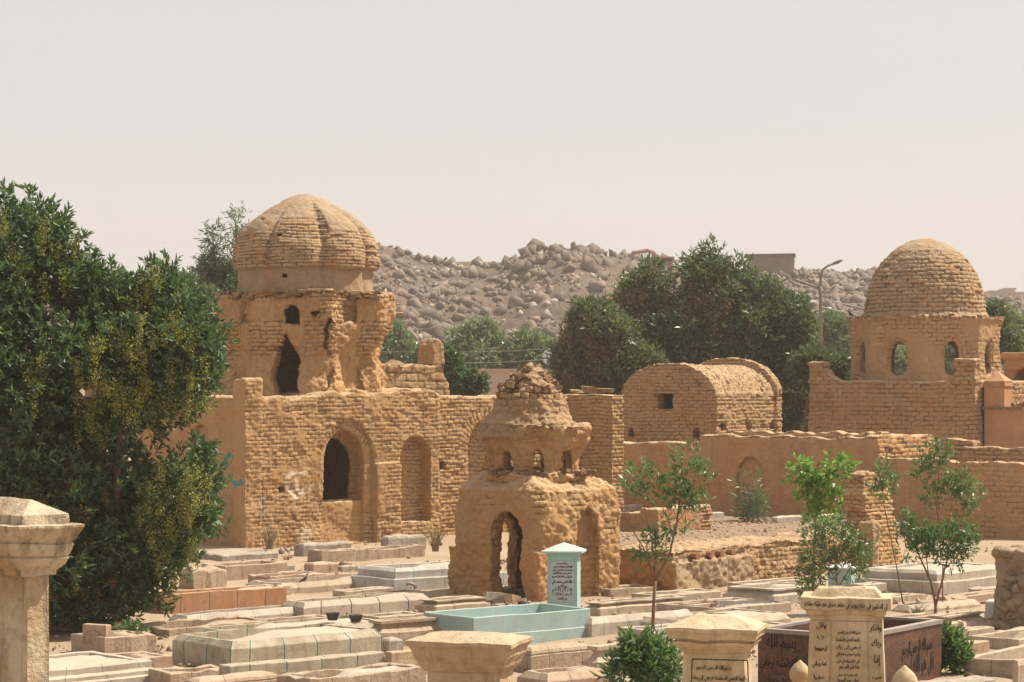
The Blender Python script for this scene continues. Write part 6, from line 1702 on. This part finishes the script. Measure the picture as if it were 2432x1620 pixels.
tree("orange_tree", "dark glossy small tree behind the rear brick wall and its stub", [(1070, 900, 22, 44), (1060, 930, 40, 22), (1126, 910, 22, 14), (1014, 847, 15, 17), (1066, 858, 12, 24), (1098, 940, 34, 20)], 88, 900, .24, .045, 'leaf_dark', per=9, base=(1080, 88), gf=.8,
     trunks=[([PT(1080, 1190, 88), PT(1085, 950, 88), PT(1080, 860, 88)], .12, .04)])

# far walls below the hazy trees
fw = Frame(1040, 128, 4)
w_ = thing("far_brick_wall", "long pale brick wall in the haze behind the small shrine", "wall", fw.o, fw.G)
mm = MB(); mm.box((9, .3, ZY(881, 128) / 2), (20, .4, ZY(881, 128))); mm.build("wall", M['far_wall'], w_)
mm = MB(); mm.box((9, .3, ZY(881, 128) + .06), (20.2, .55, .12)); mm.build("coping", M['far_wall'], w_)
fw = Frame(1040, 116, 3)
w_ = thing("pink_wall", "plain pink plastered wall in front of the far brick wall", "wall", fw.o, fw.G)
mm = MB(); mm.box((6, .3, ZY(910, 116) / 2), (16, .5, ZY(910, 116))); mm.build("wall", M['pink_wall'], w_)
mm = MB(); mm.box((6, .3, ZY(910, 116) + .04), (16.2, .6, .08)); mm.build("coping", M['pink_wall'], w_)
fw = Frame(1955, 104, 6)
w_ = thing("far_brick_wall", "bit of sunlit brick wall showing left of the octagonal drum", "wall", fw.o, fw.G)
mm = MB(); mm.box((1.2, .2, ZY(868, 104) / 2), (3.4, .4, ZY(868, 104))); mm.build("wall", M['far_wall'], w_)
mm = MB(); mm.box((1.2, .2, ZY(868, 104) + .05), (3.5, .5, .1)); mm.build("coping", M['far_wall'], w_)
dsh = thing("satellite_dish", "white satellite dish at the left edge of the brownish evergreen", "satellite dish", PT(1312, 850, 110))
mm = MB(); mm.lathe([(.02, 0), (.25, .03), (.40, .10), (.46, .17), (.45, .19), (.38, .12), (.02, .03)], 20); o = mm.build("reflector", M['dish'], dsh, True); o.rotation_euler = (R(70), 0, R(-10))
mm = MB(); mm.tube([(0, .05, -3.6), (0, .05, -.1)], .05); mm.build("mast", M['pole'], dsh)

# ------------------------------------------------------------------ saplings, bushes, dry plants
def sapling(name, label, stems, blobs, Y, n, ln, wd, mat, per=8, bark='bark_red', spread=.45, r0=.035, gap=.3, base=None, depth=.9, cat="sapling"):
    paths = []
    for pts in stems:
        paths.append(([PT(x, y, Y + dy) for x, y, dy in pts[0]], pts[1], pts[2]))
    t_, org = tree(name, label, blobs, Y, n, ln, wd, mat, per=per, depth=depth, trunks=paths, bark=bark, base=base, spread=spread, gap=gap, cat=cat, shell=.5, gf=2.5, up=.5)
    return t_
# thin sapling right of the teal tomb
Y_ = 38.5
sapling("sapling", "thin forked sapling with small leaf tufts right of the teal headstone",
        [([(1548, 1590, 0), (1550, 1500, 0), (1556, 1380, 0)], .036, .026), ([(1556, 1380, 0), (1590, 1320, .1), (1608, 1240, .1), (1620, 1150, .1), (1618, 1070, 0)], .024, .007), ([(1556, 1380, 0), (1556, 1320, 0), (1558, 1260, 0)], .016, .006),
         ([(1552, 1372, 0), (1528, 1300, -.1), (1490, 1240, -.1), (1465, 1190, 0)], .014, .004), ([(1556, 1330, 0), (1545, 1270, .1), (1525, 1180, .1)], .010, .004), ([(1608, 1240, 0), (1640, 1200, 0), (1660, 1185, 0)], .009, .003), ([(1600, 1270, 0), (1575, 1210, .1), (1570, 1160, .1)], .009, .003), ([(1618, 1130, 0), (1650, 1120, 0)], .007, .003), ([(1545, 1300, 0), (1520, 1325, 0)], .007, .003)],
        [(1530, 1135, 44, 28), (1500, 1160, 28, 26), (1630, 1085, 34, 30), (1655, 1130, 34, 34), (1615, 1140, 30, 30), (1660, 1190, 34, 12), (1600, 1245, 34, 22), (1550, 1310, 42, 24), (1520, 1335, 20, 14), (1575, 1195, 26, 18), (1625, 1180, 30, 20), (1560, 1260, 18, 16)],
        Y_, 210, .125, .018, 'leaf_sap', per=7, base=(1548, Y_))
# bush at its foot
sapling("bush", "dense green oleander-like bush at the foot of the thin sapling",
        [([(1530, 1625, 0), (1500, 1560, 0)], .02, .006), ([(1532, 1625, 0), (1560, 1550, 0)], .02, .006)],
        [(1530, 1585, 50, 40), (1480, 1603, 30, 24), (1583, 1592, 26, 28), (1520, 1545, 30, 22), (1497, 1540, 12, 22), (1560, 1545, 16, 26), (1460, 1585, 10, 14), (1600, 1570, 10, 16)], 32.0, 260, .15, .018, 'leaf_bush', per=9, base=(1530, 32.0), gap=.25, cat="bush")
# bright green sapling
Y_ = 47.0
sapling("moringa_sapling", "bright fresh-green sapling with feathery crown before the plastered niche",
        [([(1928, 1440, 0), (1932, 1330, 0), (1938, 1220, 0), (1945, 1150, 0)], .035, .012), ([(1935, 1240, 0), (1905, 1170, 0), (1895, 1120, 0)], .012, .004), ([(1940, 1190, 0), (1975, 1130, 0), (1990, 1100, 0)], .012, .004)],
        [(1905, 1118, 26, 26), (1985, 1108, 28, 22), (1945, 1135, 40, 20), (1950, 1175, 40, 24), (1905, 1200, 26, 18), (1965, 1200, 26, 26), (1900, 1145, 26, 14), (1940, 1235, 22, 22)],
        Y_, 120, .15, .032, 'leaf_fresh', per=9, base=(1928, Y_), bark='bark_red', spread=.8)
sapling("olive_shrub", "airy olive-green shrub with many fine twigs below the bright green sapling",
        [([(1990, 1420, 0), (1985, 1350, 0), (1980, 1280, 0)], .02, .005), ([(1988, 1400, 0), (2030, 1330, 0), (2050, 1280, 0)], .014, .004), ([(1986, 1380, 0), (1945, 1300, 0)], .012, .004), ([(1985, 1350, 0), (2010, 1280, 0)], .010, .003), ([(1930, 1440, 0), (1920, 1380, 0), (1925, 1300, 0)], .016, .005)],
        [(1985, 1280, 50, 40), (2035, 1285, 36, 40), (1945, 1320, 40, 50), (1925, 1390, 34, 34), (2010, 1340, 50, 30), (2045, 1330, 26, 24), (1960, 1250, 30, 20), (1915, 1260, 16, 30), (1930, 1350, 30, 40)],
        45.5, 340, .11, .017, 'leaf_sap', per=7, base=(1988, 45.5), gap=.35)
# twin-stemmed sapling
Y_ = 45.0
sapling("sapling", "twin-stemmed reddish sapling with green tufts in front of the wide white tomb",
        [([(2222, 1465, 0), (2222, 1440, 0)], .035, .03), ([(2222, 1440, 0), (2210, 1380, 0), (2192, 1340, 0), (2170, 1290, 0), (2150, 1270, 0)], .026, .006), ([(2222, 1440, 0), (2240, 1370, 0), (2252, 1320, 0), (2262, 1260, 0), (2268, 1230, 0)], .024, .006),
         ([(2205, 1365, 0), (2198, 1300, 0), (2215, 1260, 0)], .012, .004), ([(2246, 1350, 0), (2290, 1300, 0)], .010, .004), ([(2192, 1340, 0), (2140, 1320, 0)], .008, .003), ([(2250, 1330, 0), (2235, 1280, 0), (2225, 1230, 0)], .010, .003), ([(2160, 1280, 0), (2150, 1230, 0)], .006, .003)],
        [(2225, 1275, 60, 26), (2285, 1265, 38, 34), (2175, 1265, 36, 28), (2280, 1310, 36, 26), (2150, 1310, 22, 16), (2220, 1310, 40, 18), (2150, 1240, 14, 24), (2255, 1335, 30, 14), (2300, 1290, 24, 22), (2190, 1295, 40, 20)],
        Y_, 360, .11, .016, 'leaf_bush', per=7, base=(2222, Y_), gap=.25)
sapling("sapling", "leafy pale-green sapling tops floating before the lower orange wall",
        [([(2235, 1330, 0), (2225, 1200, 0), (2230, 1100, 0)], .014, .005), ([(2230, 1200, 0), (2290, 1150, 0)], .008, .003), ([(2228, 1160, 0), (2200, 1120, 0)], .006, .003), ([(2235, 1220, 0), (2210, 1190, 0)], .006, .003), ([(2240, 1340, 0), (2238, 1462, 0)], .016, .014)],
        [(2235, 1075, 46, 20), (2210, 1105, 34, 16), (2280, 1150, 40, 28), (2300, 1170, 30, 20), (2255, 1170, 30, 20), (2215, 1180, 16, 24), (2305, 1200, 14, 12), (2190, 1130, 20, 12)],
        46.5, 200, .125, .018, 'leaf_sap', per=7, base=(2235, 46.5))
sapling("sapling", "small leaf tufts on a thin stem beside the leaning wall stub",
        [([(2150, 1460, 0), (2120, 1300, 0), (2095, 1180, 0), (2100, 1100, 0)], .014, .004)],
        [(2098, 1115, 14, 24), (2108, 1140, 24, 14), (2080, 1160, 20, 14), (2100, 1165, 18, 12)],
        46.0, 64, .115, .017, 'leaf_sap', per=7, base=(2150, 46.0))
sapling("bush", "round glossy green bush right of the granite tomb",
        [([(2262, 1598, 0), (2265, 1550, 0)], .02, .006)],
        [(2262, 1550, 28, 40), (2252, 1520, 18, 30), (2275, 1560, 22, 26), (2262, 1575, 28, 20)], 36.0, 170, .125, .02, 'leaf_bush', per=9, base=(2262, 36.0), gap=.05, cat="bush")
# leafy plant in the niche
sapling("reed_plant", "tall tufted reed-like plant growing in front of the left plastered niche",
        [([(1775, 1235, 0), (1768, 1180, 0), (1764, 1125, 0)], .02, .008), ([(1780, 1235, 0), (1782, 1180, 0), (1790, 1135, 0)], .018, .006)],
        [(1782, 1222, 26, 12), (1790, 1190, 10, 24), (1766, 1155, 6, 26), (1797, 1150, 5, 14), (1800, 1212, 12, 14)], 69.5, 130, .28, .015, 'leaf_olive', per=7, base=(1778, 69.5), gap=.1, cat="plant", bark='dry')
sapling("small_shrub", "small dark weed at the end of the terrace by the wall stub",
        [([(1995, 1250, 0), (1997, 1225, 0)], .01, .004)], [(1998, 1228, 16, 18)], 66.0, 40, .11, .015, 'leaf_olive', per=7, base=(1995, 66.0), cat="plant")
sapling("small_shrub", "sprig of green leaves at the foot of the flowering tree beside the headstone",
        [([(300, 1520, 0), (305, 1500, 0)], .01, .004)], [(305, 1496, 30, 10), (330, 1494, 12, 8)], 40.5, 46, .09, .014, 'leaf_bush', per=7, base=(300, 40.5), cat="plant")

def blades(name, label, px, py, Y, n, h, spread, mat, w=.012, cat="dry plant", z0=0.0):
    o = PT(px, py, Y); t_ = thing(name, label, cat, o)
    Vs, Qs, k = [], [], 0
    for i in range(n):
        a = random.uniform(0, 6.28); s = random.uniform(.2, 1) * spread; hh = h * random.uniform(.55, 1.0); b = random.uniform(-.06, .06)
        p0 = np.array((random.uniform(-.08, .08), random.uniform(-.08, .08), -.05)); sd_ = np.array((math.sin(a), -math.cos(a), 0))
        if abs(sd_[0]) < .5: sd_ = np.array((1.0, .2, 0))
        for j in range(5):
            t2 = j / 4; c = p0 + np.array((math.cos(a) * s * t2 ** 1.5, math.sin(a) * s * t2 ** 1.5, hh * (t2 - .18 * t2 * t2 * s / spread)))
            ww = w * (1 - t2 * .92); Vs += [c + sd_ * ww, c - sd_ * ww]
        Qs += [(k + 2 * j, k + 2 * j + 1, k + 2 * j + 3, k + 2 * j + 2) for j in range(4)]; k += 10
    V = np.array(Vs)
    link_mesh("blade_tuft", np_mesh("blade_tuft", V, np.array(Qs), attrs={'rnd': np.repeat(RNG.random(len(V) // 10), 10)}), M[mat], t_)
blades("dry_agave", "spiky dry agave-like plant against the mausoleum wall left of its doorway", 640, 1300, 60.5, 44, .88, .5, 'dry', .020)
blades("dry_agave", "spiky dry plant between the blind niche and the small shrine", 1035, 1305, 58.5, 70, .78, .45, 'dry', .016)
blades("dry_grass", "tuft of dry yellowish grass left of the twin-stemmed sapling", 2178, 1456, 44.6, 60, .30, .34, 'dry', .007)
blades("dry_grass", "thin dry weed on the terrace edge above the log ends", 1782, 1250, 66.0, 24, .16, .14, 'dry', .004)
blades("dry_grass", "low dry reddish weeds beside the grey slab at the mausoleum wall", 680, 1325, 58.5, 40, .20, .25, 'dead_leaf', .006)

# ------------------------------------------------------------------ lamps, wires, birds
def lamp(px, ytop, ybase, Y, arms, label, r=.085):
    t_ = thing("street_lamp", label, "street lamp", ((px - CX) / F * Y, Y, 0), 0, "street lamps")
    ox = (px - CX) / F * Y; loc = lambda x, y: ((x - CX) / F * Y - ox, 0, ZY(y, Y))
    mm = MB(); mm.tube([(0, 0, 0), (0, 0, ZY(700, Y)), loc(*arms[0][0])], [r * 1.15, r, r * .85], 10); mm.build("pole", M['pole'], t_, True)
    for pts in arms:
        mm = MB(); mm.tube([loc(*p) for p in pts], r * .62, 8); mm.build("arm", M['pole'], t_, True)
        a, b = Vector(loc(*pts[-1])), Vector(loc(*pts[-2])); d_ = (a - b).normalized()
        mm = MB(); mm.tube([a - d_ * .05, a + d_ * .25, a + d_ * .5], [.05, .09, .05], 8); mm.build("lamp_head", M['pole'], t_, True)
    return t_
lt = lamp(1949, 625, 830, 112, [[(1949, 680), (1949, 655), (1954, 640), (1966, 632), (1978, 627)], [(1949, 712), (1946, 690), (1938, 682), (1918, 675), (1906, 671)]], "tall steel street lamp with two arms left of the brick dome")
lamp(404, 632, 800, 118, [[(406, 690), (406, 650), (402, 634), (394, 632)]], "small hooked street lamp rising behind the flowering tree", .06)
lamp(1600, 646, 800, 130, [[(1601, 700), (1600, 656), (1592, 648), (1586, 646)]], "street lamp hook peeking out between the tops of the tall evergreen", .05)
def wire(p0, p1, sag, label, r=.012):
    a, b = Vector(p0), Vector(p1); mm = MB()
    mm.tube([a.lerp(b, t_) - Vector((0, 0, sag * 4 * t_ * (1 - t_))) for t_ in np.linspace(0, 1, 12)], r, 5)
    o = mm.build("overhead_wire", M['wire']); tag(o, label, "wire", "overhead wires")
wire(PT(1950, 709, 112), PT(2330, 775, 118), .15, "upper wire running from the two-armed lamp behind the brick dome", .03)
wire(PT(1950, 728, 112), PT(2330, 800, 118), .15, "lower wire running from the two-armed lamp behind the brick dome", .03)
wire(PT(900, 835, 120), PT(1320, 828, 122), .1, "upper thin wire crossing before the hazy green trees")
wire(PT(1070, 861, 118), PT(1330, 850, 120), .1, "lower thin wire crossing before the hazy green trees")

def bird(label, p, k, face, mats, pose='perch', cat="bird"):
    t_ = thing("bird", label, cat, p, face)
    # body profile along x (beak +x)
    body = [(-.14, .002, .012), (-.12, .012, .012), (-.07, .034, .006), (0.0, .047, .0), (.05, .044, .012), (.085, .028, .035), (.105, .025, .05), (.125, .022, .053), (.142, .010, .050), (.150, .003, .048)]
    V, Q = [], []; n = 10
    for i, (x, r, z) in enumerate(body):
        for j in range(n):
            a = 6.283 * j / n; V.append((x * k, math.cos(a) * r * .85 * k, (z + math.sin(a) * r) * k))
    Q = [(i * n + j, i * n + (j + 1) % n, (i + 1) * n + (j + 1) % n, (i + 1) * n + j) for i in range(len(body) - 1) for j in range(n)]
    o = link_mesh("body", np_mesh("body", V, Q), M[mats[0]], t_, True)
    parts = [o]
    mm = MB(); mm.add([(.148 * k, -.004 * k, .052 * k), (.148 * k, .004 * k, .052 * k), (.185 * k, 0, .044 * k), (.148 * k, 0, .043 * k)], [(0, 1, 2), (0, 2, 3), (1, 3, 2), (0, 3, 1)]); parts.append(mm.build("beak", M['beak'], t_))
    mm = MB(); mm.box((-.19 * k, 0, .0), (.16 * k, .045 * k, .008 * k)); parts.append(mm.build("tail", M[mats[1]], t_))
    for s in (-1, 1):
        mm = MB()
        if pose == 'fly':
            mm.add([(.05 * k, s * .03 * k, .02 * k), (-.05 * k, s * .03 * k, .02 * k), (-.10 * k, s * .20 * k, .13 * k), (-.02 * k, s * .30 * k, .17 * k), (.04 * k, s * .16 * k, .10 * k),
                    (.05 * k, s * .03 * k, .012 * k), (-.05 * k, s * .03 * k, .012 * k), (-.10 * k, s * .20 * k, .125 * k), (-.02 * k, s * .30 * k, .165 * k), (.04 * k, s * .16 * k, .092 * k)],
                   [(0, 1, 2, 3, 4), (9, 8, 7, 6, 5), (0, 5, 6, 1), (1, 6, 7, 2), (2, 7, 8, 3), (3, 8, 9, 4), (4, 9, 5, 0)])
        else:
            mm.add([(.05 * k, s * .038 * k, .03 * k), (.0, s * .046 * k, .035 * k), (-.15 * k, s * .02 * k, .018 * k), (-.06 * k, s * .045 * k, -.012 * k), (.03 * k, s * .046 * k, -.005 * k),
                    (.04 * k, s * .02 * k, .02 * k), (-.10 * k, s * .01 * k, .01 * k)], [(0, 1, 2, 3, 4), (0, 4, 5), (4, 3, 6, 5), (3, 2, 6), (2, 1, 5, 6), (1, 0, 5)])
        parts.append(mm.build("wing", M[mats[1]], t_))
    if pose == 'perch':
        for s in (-1, 1):
            mm = MB(); mm.tube([(.0, s * .015 * k, -.035 * k), (.01 * k, s * .016 * k, -.10 * k)], .004 * k, 5); mm.tube([(-.015 * k, s * .016 * k, -.10 * k), (.035 * k, s * .016 * k, -.10 * k)], .003 * k, 5); mm.build("leg", M['beak'], t_)
        for o in parts: o.rotation_euler = (0, R(-32), 0)
    return t_
Yb_ = GY(1408) + .6
bird("small brown bird perched on the rim of a beige tomb", PT(724, 1374, 50.8), .95, R(30), ('feather', 'feather_dark'))
bird("dark bird standing on the cornice left of the brick dome", PT(2020, 746, 89.2) , 1.2, R(170), ('feather_dark', 'feather_dark'))
bird("brown and pale bird flying across the dark flowering tree", PT(208, 945, 39.9), .95, R(25), ('feather_dark', 'feather'), 'fly')

# loose stones on the ground among the tombs
labs = ["small loose stone lying in the dust by the mausoleum wall", "small loose stone lying in the dust among the tombs at the right", "small loose stone lying in the dust before the small shrine"]
for i in range(60):
    k = i % 3
    x, y = [(random.uniform(640, 1040), random.uniform(1300, 1345)), (random.uniform(2100, 2400), random.uniform(1400, 1470)), (random.uniform(1120, 1290), random.uniform(1425, 1470))][k]
    V, T_ = HULLS[i % len(HULLS)]
    me = blocks[(i % len(HULLS)) * 3 + 1][1]
    o = bpy.data.objects.new("loose_stone", me); COL.objects.link(o)
    Y = GY(y); o.location = PT(x, y, Y); s = random.uniform(.06, .17); o.scale = (s, s, s * .7); o.rotation_euler = (random.random(), random.random(), random.random() * 6)
    tag(o, labs[k], "stone", ("loose stones by the mausoleum", "loose stones at the right", "loose stones before the shrine")[k])

# ------------------------------------------------------------------ dusty air
zt = 60.0
bm = bmesh.new()
v = [bm.verts.new(p) for p in ((-640, -60, -3), (640, -60, -3), (640, 640, -3), (-640, 640, -3), (-640, -60, zt), (640, -60, zt), (640, 640, zt), (-640, 640, zt))]
for q in ((0, 3, 2, 1), (4, 5, 6, 7), (0, 1, 5, 4), (1, 2, 6, 5), (2, 3, 7, 6), (3, 0, 4, 7)): bm.faces.new([v[i] for i in q])
me = bpy.data.meshes.new("haze"); bm.to_mesh(me); bm.free()
hm = bpy.data.materials.new("dusty_air"); hm.use_nodes = True
nt = hm.node_tree; nt.nodes.clear()
o_ = nt.nodes.new('ShaderNodeOutputMaterial'); pv = nt.nodes.new('ShaderNodeVolumePrincipled')
pv.inputs['Color'].default_value = (0.93, 0.84, 0.76, 1); pv.inputs['Density'].default_value = 0.00042; pv.inputs['Anisotropy'].default_value = 0.25
nt.links.new(pv.outputs[0], o_.inputs['Volume'])
hz_ = link_mesh("haze", me, hm); tag(hz_, kind='stuff')
for o in list(COL.objects):
    if o.name.startswith('haze'): o['label'] = "dusty haze in the air"; o['category'] = "haze"
